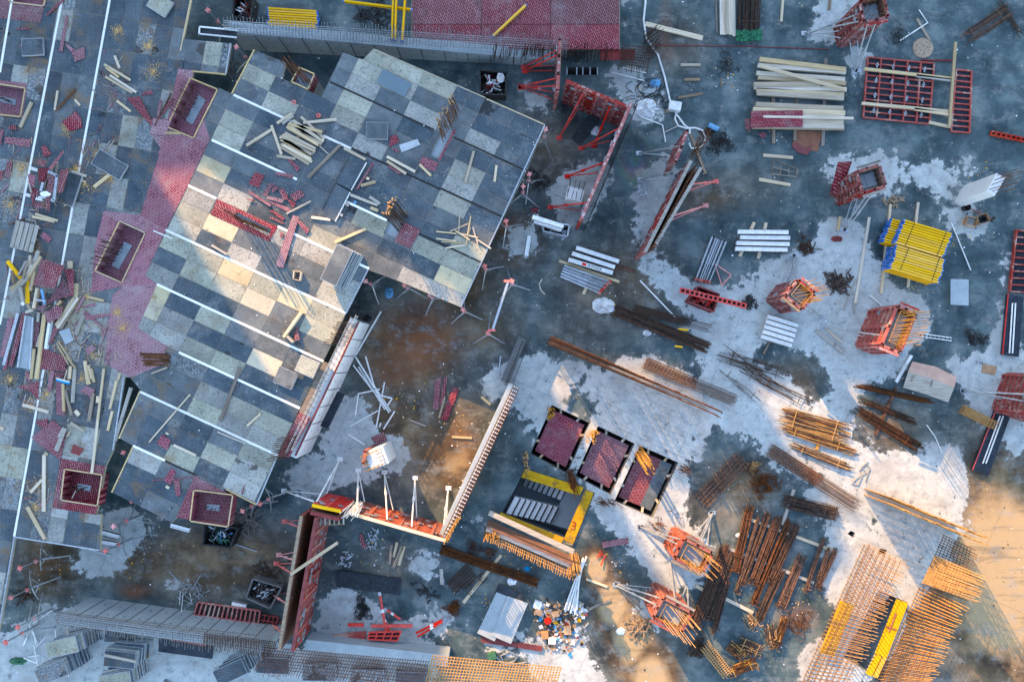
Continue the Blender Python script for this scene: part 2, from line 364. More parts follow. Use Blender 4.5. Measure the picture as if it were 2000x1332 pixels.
# ---------------------------------------------------------------- the ground: one sheet, wet and dry concrete
DRY = [
 ('+',[(1243,499),(1265,470),(1290,495),(1330,515),(1345,560),(1372,545),(1420,572),(1452,578),(1440,560),(1470,530),(1530,505),(1570,500),(1590,470),(1640,455),(1668,430),(1700,470),(1725,500),(1730,560),(1772,580),(1812,600),(1832,640),(1800,672),(1760,700),(1772,742),(1700,760),(1640,785),(1616,730),(1590,690),(1540,680),(1470,665),(1465,700),(1550,745),(1602,785),(1640,792),(1660,830),(1700,880),(1790,880),(1830,890),(1862,860),(1885,905),(1888,960),(1875,1020),(1862,1060),(1832,1110),(1797,1170),(1715,1340),(1540,1332),(1600,1240),(1585,1150),(1622,1040),(1585,985),(1530,925),(1490,900),(1440,870),(1480,850),(1470,830),(1400,835),(1350,880),(1362,920),(1340,960),(1352,1000),(1372,1040),(1400,1110),(1350,1170),(1300,1160),(1250,1100),(1220,1070),(1160,1000),(1140,930),(1060,880),(1030,830),(985,795),(935,770),(932,735),(962,700),(1000,722),(1040,655),(1072,700),(1110,720),(1190,710),(1250,682),(1272,700),(1302,690),(1330,708),(1352,727),(1372,710),(1420,705),(1330,676),(1274,662),(1300,655),(1378,648),(1350,617),(1319,613),(1295,570),(1254,523)]),
 ('-',[(1095,745),(1150,760),(1170,800),(1160,835),(1110,815),(1070,790),(1100,770)]),
 ('-',[(1255,845),(1290,850),(1285,885),(1255,880)]),
 ('-',[(1275,690),(1335,670),(1345,700),(1350,722),(1325,724),(1285,712)]),
 ('-',[(1725,1015),(1735,1042),(1700,1044),(1690,1020)]),
 ('+',[(1577,30),(1602,-10),(1720,-10),(1640,85),(1622,62),(1600,100),(1570,95)]),
 ('+',[(1640,120),(1662,108),(1700,95),(1745,112),(1700,130),(1695,180),(1664,160)]),
 ('+',[(1588,352),(1602,318),(1640,302),(1692,304),(1752,310),(1764,345),(1722,400),(1690,392),(1640,352),(1602,362)]),
 ('+',[(1765,332),(1790,312),(1850,308),(1902,318),(1948,340),(1925,350),(1886,345),(1855,352),(1842,392),(1800,396),(1772,360)]),
 ('-',[(1860,325),(1885,330),(1880,362),(1852,365)]),
 ('+',[(1840,412),(1880,402),(1932,412),(1912,470),(1870,472),(1842,442)]),
 ('+',[(1572,440),(1602,432),(1660,440),(1650,470),(1602,492),(1578,470)]),
 ('+',[(1840,690),(1880,700),(1920,700),(1945,665),(1962,600),(1990,618),(2010,700),(2010,905),(1950,872),(1930,822),(1892,792),(1860,735)]),
 ('+',[(1945,470),(1975,460),(1970,560),(1945,585)]),
 ('+',[(985,140),(1062,180),(1092,190),(1075,232),(1040,232),(1010,172),(975,165)]),
 ('+',[(1100,330),(1130,300),(1172,330),(1205,300),(1192,352),(1182,402),(1150,445),(1090,432),(1062,382)]),
 ('+',[(1175,130),(1250,138),(1292,180),(1312,230),(1272,252),(1222,212)]),
 ('+',[(1206,-10),(1236,-10),(1228,60),(1256,102),(1207,92)]),
 ('+',[(1262,320),(1332,290),(1322,362),(1262,482),(1225,470),(1232,442)]),
 ('+',[(1010,440),(1060,430),(1075,480),(1040,500),(980,505),(965,480)]),
 ('+',[(650,800),(680,770),(700,735),(722,830),(782,852),(792,882),(772,932),(722,952),(702,960),(560,965),(545,920),(620,880)]),
 ('-',[(722,880),(745,890),(720,905),(700,960),(690,950)]),
 ('+',[(205,985),(335,1008),(322,1030),(292,1042),(282,1080),(232,1112),(150,1132),(122,1200),(98,1200),(140,1130),(132,1085),(160,1070)]),
 ('+',[(-60,1225),(110,1195),(500,1245),(620,1245),(860,1262),(850,1350),(-60,1350)]),
 ('-',[(-60,1160),(40,1180),(42,1210),(10,1240),(-60,1250)]),
 ('+',[(632,1132),(702,1142),(722,1190),(772,1192),(862,1222),(822,1242),(702,1232),(632,1232)]),
 ('+',[(795,1080),(842,1072),(872,1100),(862,1140),(812,1142)]),
 ('+',[(862,1180),(902,1200),(880,1252),(842,1232)]),
 ('+',[(1050,1252),(1142,1222),(1190,1350),(1040,1350)]),
 ('+',[(932,1222),(1042,1232),(1042,1292),(942,1282)]),
 ('+',[(1252,1172),(1282,1152),(1332,1212),(1302,1242),(1262,1222)]),
 ('+',[(905,985),(952,1002),(945,1040),(895,1030)]),
 ('+',[(290,1130),(330,1140),(345,1160),(290,1155)]),
 ('+',[(360,1140),(440,1150),(430,1170),(340,1160)]),
 ('+',[(1405,205),(1425,210),(1418,240),(1400,235)]),
 ('+',[(1330,140),(1355,150),(1345,205),(1330,180)]),
 ('+',[(1380,260),(1400,275),(1392,300),(1372,285)]),
 ('-',[(1605,1150),(1630,1165),(1640,1230),(1590,1260),(1570,1200)]),
 ('-',[(1560,880),(1600,900),(1640,930),(1580,950),(1540,920)]),
]
MUD_SUN = [ # x, y, rx, ry, strength; strongest ones paint sunlit streaks onto the ground
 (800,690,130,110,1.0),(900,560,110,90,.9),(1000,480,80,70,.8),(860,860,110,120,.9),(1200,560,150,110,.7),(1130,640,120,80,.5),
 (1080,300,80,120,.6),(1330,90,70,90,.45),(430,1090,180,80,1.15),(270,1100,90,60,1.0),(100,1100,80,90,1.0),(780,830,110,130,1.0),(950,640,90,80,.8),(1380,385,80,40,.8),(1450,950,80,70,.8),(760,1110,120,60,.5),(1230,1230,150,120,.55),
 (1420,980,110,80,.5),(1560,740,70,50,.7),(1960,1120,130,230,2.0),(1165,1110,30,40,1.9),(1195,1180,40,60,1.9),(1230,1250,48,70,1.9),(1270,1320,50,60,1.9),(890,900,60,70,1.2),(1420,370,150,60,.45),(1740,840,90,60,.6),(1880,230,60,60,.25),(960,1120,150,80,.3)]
RUSTF = [(820,665,90,75,1.0),(770,720,70,60,.7),(900,520,50,40,.55),(1000,450,45,45,.6),(265,1155,40,18,.9),(90,1110,50,25,.6),(1300,60,22,90,.6),
 (820,1100,60,30,.35),(900,860,70,60,.4),(1495,235,30,25,.35),(1560,1200,60,40,.6),(1490,770,30,15,.5),(1540,1130,60,100,.35),(1600,900,40,20,.3),(1190,760,40,30,.25),(560,40,60,40,.2)]
xs = np.concatenate([[-400,-150,-70,-40], np.arange(-30, 30.01, .14), [40,70,150,400]])
ys = np.concatenate([[-400,-150,-60,-30], np.arange(-21.5, 22.01, .14), [30,60,150,400]])
GX, GY = np.meshgrid(xs, ys)
PXg = GX*F/H + CX; PYg = CY - GY*F/H
def np_inside(poly):
    c = np.zeros(PXg.shape, bool); n = len(poly)
    for i in range(n):
        (x1,y1),(x2,y2) = poly[i], poly[(i+1) % n]
        if y1 == y2: continue
        c ^= ((y1 > PYg) != (y2 > PYg)) & (PXg < (x2-x1)*(PYg-y1)/(y2-y1)+x1)
    return c
dry = np.zeros(PXg.shape)
for sgn, poly in DRY: dry[np_inside(poly)] = 1.0 if sgn == '+' else 0.0
def blur(a, k):
    for ax in (0, 1):
        p = np.pad(a, [(k,k) if i == ax else (0,0) for i in (0,1)], mode='edge')
        cs = np.cumsum(p, axis=ax); z = np.zeros_like(np.take(cs, [0], axis=ax)); cs = np.concatenate([z, cs], axis=ax)
        n = a.shape[ax]; a = (np.take(cs, np.arange(2*k+1, 2*k+1+n), axis=ax) - np.take(cs, np.arange(0, n), axis=ax))/(2*k+1)
    return a
dry = blur(blur(dry, 4), 4)
def blobs(lst):
    a = np.zeros(PXg.shape)
    for x, y, rx, ry, s in lst: a = np.maximum(a, s*np.exp(-(((PXg-x)/rx)**2 + ((PYg-y)/ry)**2)))
    return a
mud, rustf = blobs(MUD_SUN), blobs(RUSTF)
me = bpy.data.meshes.new('ground')
ny, nx = GX.shape
V = np.stack([GX.ravel(), GY.ravel(), np.zeros(GX.size)], 1)
ii = (np.arange(ny-1)[:,None]*nx + np.arange(nx-1)[None,:]).ravel()
Fq = np.stack([ii, ii+1, ii+nx+1, ii+nx], 1)
me.from_pydata(V.tolist(), [], Fq.tolist())
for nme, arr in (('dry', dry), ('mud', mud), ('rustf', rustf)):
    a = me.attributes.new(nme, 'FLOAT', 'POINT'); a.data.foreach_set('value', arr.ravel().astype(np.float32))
# openings in the slab
PITS = {
 'stair': [(1024,919),(1162,962),(1118,1067),(977,1009)],
 'lift1': [(1078,791),(1152,826),(1108,925),(1036,886)],
 'lift2': [(1168,832),(1240,866),(1193,966),(1124,930)],
 'lift3': [(1250,870),(1325,903),(1275,1011),(1200,978)],
 'stair2': [(1715,1152),(1774,1177),(1709,1322),(1648,1283)],
 'hole': [(1719,1071),(1732,1074),(1729,1083),(1716,1080)],
 'slot': [(1662,1036),(1670,1040),(1667,1050),(1655,1042)],
 'grate': [(1106,132),(1168,132),(1168,147),(1106,147)],
}
bm = bmesh.new(); bm.from_mesh(me)
for key, pl in PITS.items():
    pts = [P(*p) for p in pl]
    lo = Vector((min(p.x for p in pts)-.3, min(p.y for p in pts)-.3)); hi = Vector((max(p.x for p in pts)+.3, max(p.y for p in pts)+.3))
    q = ccw([xy(p) for p in pts])
    for i in range(4):
        a, b = q[i], q[(i+1) % 4]
        fs = [f for f in bm.faces if lo.x < f.calc_center_median().x < hi.x and lo.y < f.calc_center_median().y < hi.y]
        g = set(fs)
        for f in fs: g.update(f.edges); g.update(f.verts)
        no = Vector((b[1]-a[1], -(b[0]-a[0]), 0)).normalized()
        bmesh.ops.bisect_plane(bm, geom=list(g), plane_co=Vector((*a, 0)), plane_no=no, dist=1e-5)
    dele = [f for f in bm.faces if lo.x < f.calc_center_median().x < hi.x and lo.y < f.calc_center_median().y < hi.y and inside(f.calc_center_median(), q)]
    bmesh.ops.delete(bm, geom=dele, context='FACES')
bm.to_mesh(me); bm.free()
k = NT('site_ground')
tc = k.n('ShaderNodeTexCoord').outputs['Object']
def at(n): return k.n('ShaderNodeAttribute', attribute_name=n).outputs['Fac']
nA = k.noise(tc, .55, 9, .62); nB = k.noise(tc, 2.6, 6, .65); nC = k.noise(tc, 9, 5, .7); nD = k.noise(tc, .16, 4, .5); nE = k.noise(tc, 22, 2, .5)
edge = k.math('ADD', at('dry'), k.math('MULTIPLY', k.math('SUBTRACT', nA, .5), 1.9))
edge = k.math('ADD', edge, k.math('MULTIPLY', k.math('SUBTRACT', nB, .5), 1.1))
isdry = k.step(edge, .47, .55); rim = k.math('SUBTRACT', k.step(edge, .36, .50), isdry)
cool = k.ramp(nA, [(.32, (.018,.036,.043)), (.5, (.062,.097,.105)), (.66, (.15,.195,.195))])
brown = k.ramp(nA, [(.32, (.034,.021,.010)), (.5, (.105,.069,.036)), (.66, (.22,.155,.088))])
mudf = k.step(k.math('ADD', at('mud'), k.math('MULTIPLY', k.math('SUBTRACT', nD, .5), .55)), .12, .8)
wet = k.mix(mudf, cool, brown)
wet = k.mix(k.math('MULTIPLY', k.step(k.math('ADD', at('mud'), k.math('MULTIPLY', k.math('SUBTRACT', nA, .5), 1.2)), .95, 1.5), .85), wet, (.43,.31,.165))  # sunlit sandy tone painted where the strength is highest
rs = k.math('MULTIPLY', k.step(k.math('ADD', at('rustf'), k.math('MULTIPLY', k.math('SUBTRACT', nA, .5), .9)), .25, 1.0), .85)
wet = k.mix(rs, wet, (.19,.058,.014))
dryc = k.ramp(nB, [(.30, (.29,.32,.32)), (.5, (.42,.45,.445)), (.70, (.53,.55,.535))])
dryc = k.mix(k.math('MULTIPLY', k.step(nA, .5, .62), .55), dryc, (.30,.29,.27))
dryc = k.mix(k.math('MULTIPLY', rs, .5), dryc, (.36,.20,.10))
nF = k.noise(tc, 1.3, 9, .75); mp_ = k.n('ShaderNodeMapping'); mp_.inputs['Rotation'].default_value = (0,0,.45); mp_.inputs['Scale'].default_value = (.25,1.6,1); k.l(tc, mp_.inputs[0]); nG = k.noise(mp_.outputs[0], 1.1, 6, .7)
film = k.math('MULTIPLY', k.step(nF, .49, .60), k.math('MULTIPLY', k.step(nG, .42, .58), .55))
wet = k.mix(film, wet, (.26,.275,.265))
wet = k.mix(k.math('MULTIPLY', k.step(nG, .54, .62), .35), wet, (.036,.042,.042))
damp = k.step(edge, .30, .50)
wet = k.mix(k.math('MULTIPLY', damp, k.math('MULTIPLY', k.step(nC, .40, .62), .55)), wet, (.27,.28,.27))
dryc = k.mix(k.math('MULTIPLY', k.step(nG, .53, .66), .4), dryc, (.26,.265,.26)); dryc = k.mix(k.math('MULTIPLY', k.step(nF, .56, .70), .5), dryc, (.24,.24,.235))
col = k.mix(isdry, wet, dryc)
col = k.mix(k.math('MULTIPLY', rim, .35), col, (.055,.06,.06))
col = k.mix(k.math('MULTIPLY', k.step(nC, .615, .66), .75), col, (.05,.05,.05))
col = k.mix(k.math('MULTIPLY', k.step(nE, .66, .70), .8), col, (.035,.035,.035))
nS = k.noise(tc, 5.3, 4, .6); nT = k.noise(tc, .75, 4, .6)
col = k.mix(k.math('MULTIPLY', k.step(nS, .66, .69), k.math('MULTIPLY', k.step(nT, .50, .58), .5)), col, (.50,.51,.49))
dpn = k.math('MULTIPLY', k.step(nT, .52, .50), k.step(nB, .40, .37)); col = k.mix(k.math('MULTIPLY', dpn, k.math('MULTIPLY', isdry, .55)), col, (.17,.175,.17))
sp_ = k.n('ShaderNodeSeparateXYZ'); rot_ = k.n('ShaderNodeMapping'); rot_.inputs['Rotation'].default_value = (0,0,.43); k.l(tc, rot_.inputs[0]); k.l(rot_.outputs[0], sp_.inputs[0])
for ax, per, of in ((0,7.4,.3),(1,8.6,.6)):
    fr = k.math('FRACT', k.math('ADD', k.math('DIVIDE', sp_.outputs[ax], per), of)); ln = k.math('LESS_THAN', k.math('ABSOLUTE', k.math('SUBTRACT', fr, .5)), .0022)
    col = k.mix(k.math('MULTIPLY', ln, .28), col, (.05,.052,.052))
# thin oil film with rainbow rings on the wet floor
vm = k.n('ShaderNodeVectorMath', operation='DISTANCE'); vm.inputs[1].default_value = P(1240,315)
sc_ = k.n('ShaderNodeVectorMath', operation='MULTIPLY'); sc_.inputs[1].default_value = (1.6,1,1)
k.l(tc, sc_.inputs[0]); vm.inputs[1].default_value = (P(1240,315).x*1.6, P(1240,315).y, 0); k.l(sc_.outputs[0], vm.inputs[0])
hue = k.math('FRACT', k.math('ADD', k.math('MULTIPLY', vm.outputs['Value'], .8), k.math('MULTIPLY', nA, 2.5)))
hs = k.n('ShaderNodeCombineColor', mode='HSV'); k.l(hue, hs.inputs[0]); hs.inputs[1].default_value = .55; hs.inputs[2].default_value = .2
oil = k.math('MULTIPLY', k.math('SUBTRACT', 1.0, k.step(vm.outputs['Value'], .5, 1.7)), k.math('MULTIPLY', .5, k.step(nA, .38, .6)))
col = k.mix(oil, col, hs.outputs[0])
k.bump(nC, .25, .01)
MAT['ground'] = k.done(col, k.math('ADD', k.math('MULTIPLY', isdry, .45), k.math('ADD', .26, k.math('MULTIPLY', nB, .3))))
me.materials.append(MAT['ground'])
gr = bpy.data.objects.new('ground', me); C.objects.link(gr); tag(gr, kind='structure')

# ---------------------------------------------------------------- unseen buildings off the site, rooflines shaped to cut the low sun into shafts
DU, TE = 70.0, math.tan(SUN_EL)
LAT = Vector((.866, .5, 0)); AL = Vector((.5, -.866, 0))
bw = conc('building_render', (.40,.38,.35), (.52,.50,.46), (.3,.28,.25))
MAT['glass'] = simple('dark_window_glass', (.02,.025,.03), (.05,.06,.07), None, scale=1, rough=.1, bump=0)
def building(u0, u1, T0, T1, label, d=DU, depth=9.0):
    hA, hB = T0 + d*TE, T1 + d*TE
    b = thing('sun_blocking_building', label, 'building', (-AL*d) + LAT*((u0+u1)/2))
    o = -AL*d
    f = [o + LAT*u0, o + LAT*u1, o + LAT*u1 - AL*depth, o + LAT*u0 - AL*depth]
    tops = [hA, hB, hB, hA]
    MB().hexa(f, [p + Vector((0,0,t)) for p, t in zip(f, tops)]).build('wall', bw, b)
    n = max(1, int((u1-u0)/3.2)); m = min(hA, hB)
    for i in range(n):
        for j in range(min(6, int(m/5))):
            c = o + LAT*lerp(u0, u1, (i+.5)/n) + AL*.03 + Vector((0,0,4+j*4.6))
            MB().bar(c - LAT*.6, c + LAT*.6, .12, 1.5).build('window', MAT['glass'], b)
for u0, u1, T0, T1, lb in [
    (-75,-9.35,26,26,'tall unseen pale sun-blocking block beyond the top left corner of the site'),
    (-9.35,-7.2,-3.9,-3.4,'lowest unseen pale sun-blocking building beyond the upper left edge of the site'),
    (-7.2,-3.0,-3.1,-1.0,'unseen pale sun-blocking building with a slanting roof beyond the upper left edge of the site'),
    (-3.0,-0.75,-.6,1.0,'narrow unseen pale sun-blocking building with a slanting roof beyond the top edge of the site'),
    (-0.75,0.9,7.0,7.2,'slim unseen sun-blocking tower beyond the top edge of the site'),
    (0.9,6.6,.2,1.9,'middle low unseen pale sun-blocking building beyond the top edge of the site'),
    (6.6,9.1,7.5,7.5,'square unseen sun-blocking tower beyond the top edge of the site'),
    (9.1,13.6,3.2,4.4,'long unseen pale sun-blocking building with a rising roof beyond the top edge of the site'),
    (13.6,15.6,4.9,6.4,'short unseen pale sun-blocking building with a steep roof beyond the top right edge'),
    (15.6,17.6,7.0,8.4,'unseen pale sun-blocking corner building beyond the top right edge of the site'),
    (17.6,80,24,24,'tall wide unseen pale sun-blocking block beyond the top right corner of the site')]:
    building(u0, u1, T0, T1, lb)
# ---------------------------------------------------------------- slab formwork decks
G1, G2, GO = (.9078,.4195), (-.4384,.8988), (368,363)
def G(s, t): return (GO[0]+s*G1[0]+t*G2[0], GO[1]+s*G1[1]+t*G2[1])
A1_, A2_, AO = (.986,.165), (-.178,.984), (214,0)
def GA(s, t): return (AO[0]+s*A1_[0]+t*A2_[0], AO[1]+s*A1_[1]+t*A2_[1])
def wp(poly, z=ZD): return [xy(P(x, y, z)) for x, y in poly]
MAT['joint'] = simple('formwork_joint', (.26,.22,.15), (.40,.35,.25), (.05,.05,.05), .62, 3, rough=.8)
MAT['strip'] = simple('white_filler_strip', (.78,.78,.76), (.90,.90,.88), (.45,.42,.36), .70, 3, rough=.5, bump=0)
MAT['gap'] = simple('open_joint_shadow_rail', (.012,.012,.014), (.03,.03,.03), None, scale=4, rough=.7)
# ring-shaped drop boxes in the decks: centre opening (px) and red surround
BOX = {
 'b1': [(373,155),(424,176),(378,269),(328,248)],
 'b2': [(235,434),(283,456),(238,551),(188,529)],
 'b3': [(128,917),(199,928),(190,986),(121,975)],
 'b4': [(380,958),(454,967),(445,1027),(373,1016)],
 'b5': [(-40,160),(49,174),(40,228),(-46,218)],
 'b6': [(18,-40),(95,-26),(85,12),(20,4)],
}
HOLE = dict(BOX)
HOLE['c1'] = [G(398,-318),G(418,-318),G(418,-252),G(398,-252)]       # column starters through deck C
HOLE['c2'] = [G(383,-112),G(411,-112),G(411,-76),G(383,-76)]
HOLE['c3'] = [G(108,7),G(184,10),G(184,24),G(106,19)]
HOLE['c4'] = [(322,688),(347,692),(343,714),(318,712)]
DECK_A = [(-60,-60),(378,-60),(373,0),(353,101),(378,139),(375,154),(328,248),(378,269),(410,272),(368,361),(324,449),(283,539),(307,555),(269,641),(326,677),(322,714),(254,737),(243,736),(221,879),(206,910),(188,1005),(197,1004),(195,1074),(29,1048),(0,1219),(-60,1420)]
DECK_A2 = [(353,76),(451,86),(441,146),(375,139),(349,134)]
DECK_BC = [(497,98),(558,123),(551,154),(655,203),(628,190),(670,103),(698,114),(709,117),(730,96),(950,193),(1064,245),(1028,334),(983,424),(940,513),(900,600),(779,549),(719,527),(675,612),(630,707),(585,798),(541,892),(501,984),(442,954),(345,1010),(336,1020),(219,961),(261,871),(233,855),(275,763),(254,737),(326,677),(269,641),(307,555),(283,539),(324,449),(368,361),(410,272),(385,260),(424,170),(453,184)]
def deck(name, label, polys, gfun, cells, holes, mats_of, strips, zoff=0.0):
    root = thing(name, label, 'deck', P(*polys[0][0], ZD))
    pw = [wp(p) for p in polys]
    hw = [ccw(wp(HOLE[h])) for h in holes]
    fr = MB(); pan = []
    for (s0, s1, t0, t1) in cells:
        q = wp([gfun(s0,t0),gfun(s1,t0),gfun(s1,t1),gfun(s0,t1)])
        qi = wp([gfun(s0+.45,t0+.45),gfun(s1-.45,t0+.45),gfun(s1-.45,t1-.45),gfun(s0+.45,t1-.45)])
        cx, cy = gfun((s0+s1)/2, (t0+t1)/2)
        for poly in pw:
            pc = [inter(poly, q)]; pi = [inter(poly, qi)]
            pc = [p for p in pc if p]; pi = [p for p in pi if p]
            for h in hw:
                if pc: pc = subtract(pc, h)
                if pi: pi = subtract(pi, h)
            for p in pc: fr.prism(p, ZD-.16, ZD-.004)
            if pi: pan.append((sum(area(p) for p in pi), mats_of(cx, cy, s0, t0), pi, (cx, cy)))
    fr.build('deck_frame', MAT['joint'], root)
    pan.sort(key=lambda a: -a[0])
    NAMES = {'d':'dark_panel','m':'grey_panel','g':'grey_panel','p':'pale_panel','y':'pale_panel','s':'mottled_panel'}
    cnt = {}; rest = {}
    for a, m, pi, c in pan:
        nm = NAMES[m]; cnt[nm] = cnt.get(nm, 0)+1
        tgt = MB()
        if cnt[nm] > 96: tgt = rest.setdefault(m, tgt)
        dz = R.uniform(0, .006)
        for p in pi: tgt.prism(p, ZD-.012, ZD+.006+dz)
        if cnt[nm] <= 96:
            ang = math.atan2(-(gfun(1,0)[1]-gfun(0,0)[1]), gfun(1,0)[0]-gfun(0,0)[0])
            tgt.build(nm, PM[m], root, loc=P(*c, ZD), rot=ang)
    for m, tgt in rest.items(): tag(tgt.build('further_'+NAMES[m], PM[m], root), kind='stuff')
    for (a, b, w, mt) in strips:
        pa, pb = P(*a, ZD+.012), P(*b, ZD+.012)
        MB().bar(pa, pb, w*40/1680, .03).build('filler_strip' if mt == 'strip' else 'open_joint', MAT[mt], root)
    return root
# types per band: columns 0-60,60-125,125-190,190-253,253-317,317-386,386-446,446-511,511-583
COLS = [-30,0,60,125,190,253,317,386,446,511,590]
ROWT = [-400,-366,-333,-300,-266,-233,-200,-166,-133,-100,-67,-33,0,32,65,97,132,166,200,234,268,302,336,370,403,438,472,506,540,574,612]
TYP = ['....pppddd','....ppmddd','....gggdpd','.m..pmmmdd','.pddpgmdpd','.dpmdpmdpd','mddddmddpd','mpdddddddd','dpdddddddp',
       '.dddmdpdpp','.ymddmmddy','.mmddpdmpm','.mmmmmm...','.pymmmp...','.pmmmmp...','.ppypyp...','.dppymp...','.pddmmm...',
       '.ydpdmm...','.ygddyd...','.mpppdd...','..msddd...','..mmppp...','..mdpgp...','..mdddp...','..mddpp...','..ddpdp...',
       '...mm.....','...dd.....','...dd.....']
def cells_bc():
    out = []
    for r in range(len(ROWT)-1):
        for c in range(len(COLS)-1): out.append((COLS[c], COLS[c+1], ROWT[r], ROWT[r+1]))
    return out
def mt_bc(cx, cy, s0, t0):
    r = ROWT.index(t0); c = COLS.index(s0); row = TYP[r]
    ch = row[c] if c < len(row) else 'd'
    if R.random() < .22: ch = {'p':'g','d':'m','m':R.choice('dg'),'g':'m'}.get(ch, ch)
    return ch if ch in PM else R.choice('ddm')
def S(s0, s1, t, w=4.2, m='strip'): return (G(s0,t), G(s1,t), w, m)
strips = [S(2,127,-198),S(194,254,-199),S(2,185,-100),S(292,378,-101),S(0,60,0),S(192,388,-1),S(-2,386,97),S(29,387,200.5),S(126,386,303),S(92,388,404.5),S(125,194,506),
          S(160,383,-300,3,'gap'),S(425,584,-303,3,'gap'),S(254,446,-200,3,'gap'),S(446,585,-202,3,'gap'),S(411,583,-104,3,'gap'),S(194,262,506.5,3,'gap')]
deck('slab_formwork_deck','large tilted checkerboard deck of dark and pale panels with white strips', [DECK_BC], G, cells_bc(), ['b1','b4','c1','c2','c3','c4'], mt_bc, strips)
SA = [-290,-258,-226,-194,-162,-129,-97,-64,-32,0,33,66,99,132,165,200,233,266]
TA = [-90,-28]+[33+61.3*i for i in range(22)]
OV = [(243,255,'p'),(40,158,'g'),(37,190,'g'),(130,60,'g'),(208,300,'g'),(225,370,'g'),(165,305,'m'),(330,30,'d'),(365,100,'m'),(399,100,'p'),(432,108,'s'),(205,330,'m'),(30,350,'p'),(60,940,'y'),(75,1000,'y'),(20,900,'p'),(110,900,'m'),(95,1020,'p'),(170,600,'p'),(150,660,'g'),(150,860,'p')]
RA = random.Random(5)
def mt_a(cx, cy, s0, t0):
    for x, y, m in OV:
        if math.hypot(cx-x, cy-y) < 22: return m
    if cy < 420: return RA.choice('ddddddsmdg' if cx > 100 else 'dddddms')
    return RA.choice('ddmmmgsgdm')
def cells_a(): return [(SA[i],SA[i+1],TA[j],TA[j+1]) for i in range(len(SA)-1) for j in range(len(TA)-1)]
stripsA = [((27,-20),(0,142),3.8,'strip'),((121,0),(0,634),3.8,'strip'),((218,-20),(122,513),3.8,'strip'),((122,513),(28,1047),3.8,'strip')]
deck('slab_formwork_deck','stained dark deck along the left edge strewn with timber and sawdust', [DECK_A, DECK_A2], GA, cells_a(), ['b1','b2','b3','b5','b6'], mt_a, stripsA)
for o in bpy.data.objects:
    if o.get('category') == 'deck' and o.name.endswith('deck'): deckB = o
    elif o.get('category') == 'deck': deckA = o
# red infill sheets (parts of the decks), split so that each lies round its opening
SHZ = [0]
def sheets(root, poly, holes, mat, rot=0.0, cut=None):
    SHZ[0] += 1
    ps = [wp(poly)]
    for h in holes: ps = subtract(ps, wp(HOLE[h]))
    for p in ps:
        m = MB(); m.prism(p, ZD-.01, ZD+.014+.0015*SHZ[0]); m.build('infill_sheet', MAT[mat], root, rot=rot)
RED = [
 (deckA,[(348,135),(378,139),(375,154),(410,272),(380,262),(340,275),(315,292),(294,262),(297,231),(328,233)],['b1'],'ply_red2'),
 (deckA,[(410,272),(368,361),(324,449),(274,421),(314,294),(320,270),(378,262)],['b1'],'ply_red2'),
 (deckA,[(324,449),(283,539),(307,555),(240,560),(178,572),(186,479),(203,412),(274,421)],['b2'],'ply_red2'),
 (deckA,[(307,555),(269,641),(326,677),(322,688),(318,712),(254,737),(205,710),(211,627),(221,575),(240,560)],[],'ply_red2'),
 (deckA,[(119,895),(206,910),(188,1005),(103,991)],['b3'],'ply_red3'),
 (deckB,[(380,928),(454,968),(445,1027),(373,1016),(345,1009)],['b4'],'ply_red'),
 (deckA,[(-60,150),(54,164),(45,232),(-60,215)],['b5'],'ply_red2'),
 (deckA,[(-60,-60),(100,-60),(80,45),(-60,30)],['b6'],'ply_red'),
 (deckB,[G(62,0),G(192,0),G(190,33),G(64,33)],['c3'],'ply_red3'),
 (deckB,[G(411,-112),G(446,-112),G(443,-70),G(409,-70)],[],'ply_red3'),
 (deckB,[G(386,-245),G(420,-245),G(420,-226),G(386,-226)],[],'ply_red'),
 (deckB,[G(418,-318),G(423,-318),G(421,-250),G(416,-250)],[],'ply_red'),
 (deckB,[G(388,200),G(402,200),G(402,320),G(388,320)],[],'wood_old'),
 (deckB,[G(388,310),G(414,310),G(410,398),G(388,406)],[],'ply_red3'),
]
for r_, pl, hs, mt in RED: sheets(r_, pl, hs, mt, .3 if r_ is deckB else 0)
# column head boxes hanging below the openings
def headbox(key, depth, mat, label, floor=True, slot=None):
    q = HOLE[key]; t = [P(x,y,ZD+.02) for x,y in q]
    root = thing('column_head_box', label, 'form box', P(*q[0], ZD-depth))
    c = sum(t, Vector())/4
    for i in range(4):
        a, b = t[i], t[(i+1) % 4]; n = ((a+b)/2 - c); n.z = 0; n.normalize()
        f = [a, b, b+n*.05, a+n*.05]; 
        m = MB(); lo = [Vector((v.x,v.y,ZD-depth)) for v in f]; hi = [Vector((v.x,v.y,ZD+.06)) for v in f]
        if (b-a).cross(n).z < 0: lo, hi = lo[::-1], hi[::-1]
        m.hexa(lo, hi); m.build('side_board', MAT[mat], root)
        m = MB(); lo = [Vector((v.x,v.y,ZD+.061)) for v in f]; hi = [Vector((v.x,v.y,ZD+.075)) for v in f]
        if (b-a).cross(n).z < 0: lo, hi = lo[::-1], hi[::-1]
        m.hexa(lo, hi).build('edge_strip', MAT['ply_edge'], root)
    m = MB(); m.prism([xy(v) for v in t], ZD-depth-.03, ZD-depth); m.build('bottom_board', MAT[mat], root)
    if slot:
        m = MB(); m.prism([xy(P(x,y,ZD-depth+.02)) for x,y in slot], ZD-depth+.001, ZD-depth+.03); m.build('column_top', MAT['conc'], root)
    return root
headbox('b1', .55, 'ply_red2', 'red column head box with black starter bars near the small grey panels',
        slot=[(388,186),(402,196),(376,244),(362,236)])
headbox('b2', .55, 'ply_red2', 'red column head box with black starter bars on the left deck below the white lath', slot=[(243,472),(258,480),(232,526),(218,518)])
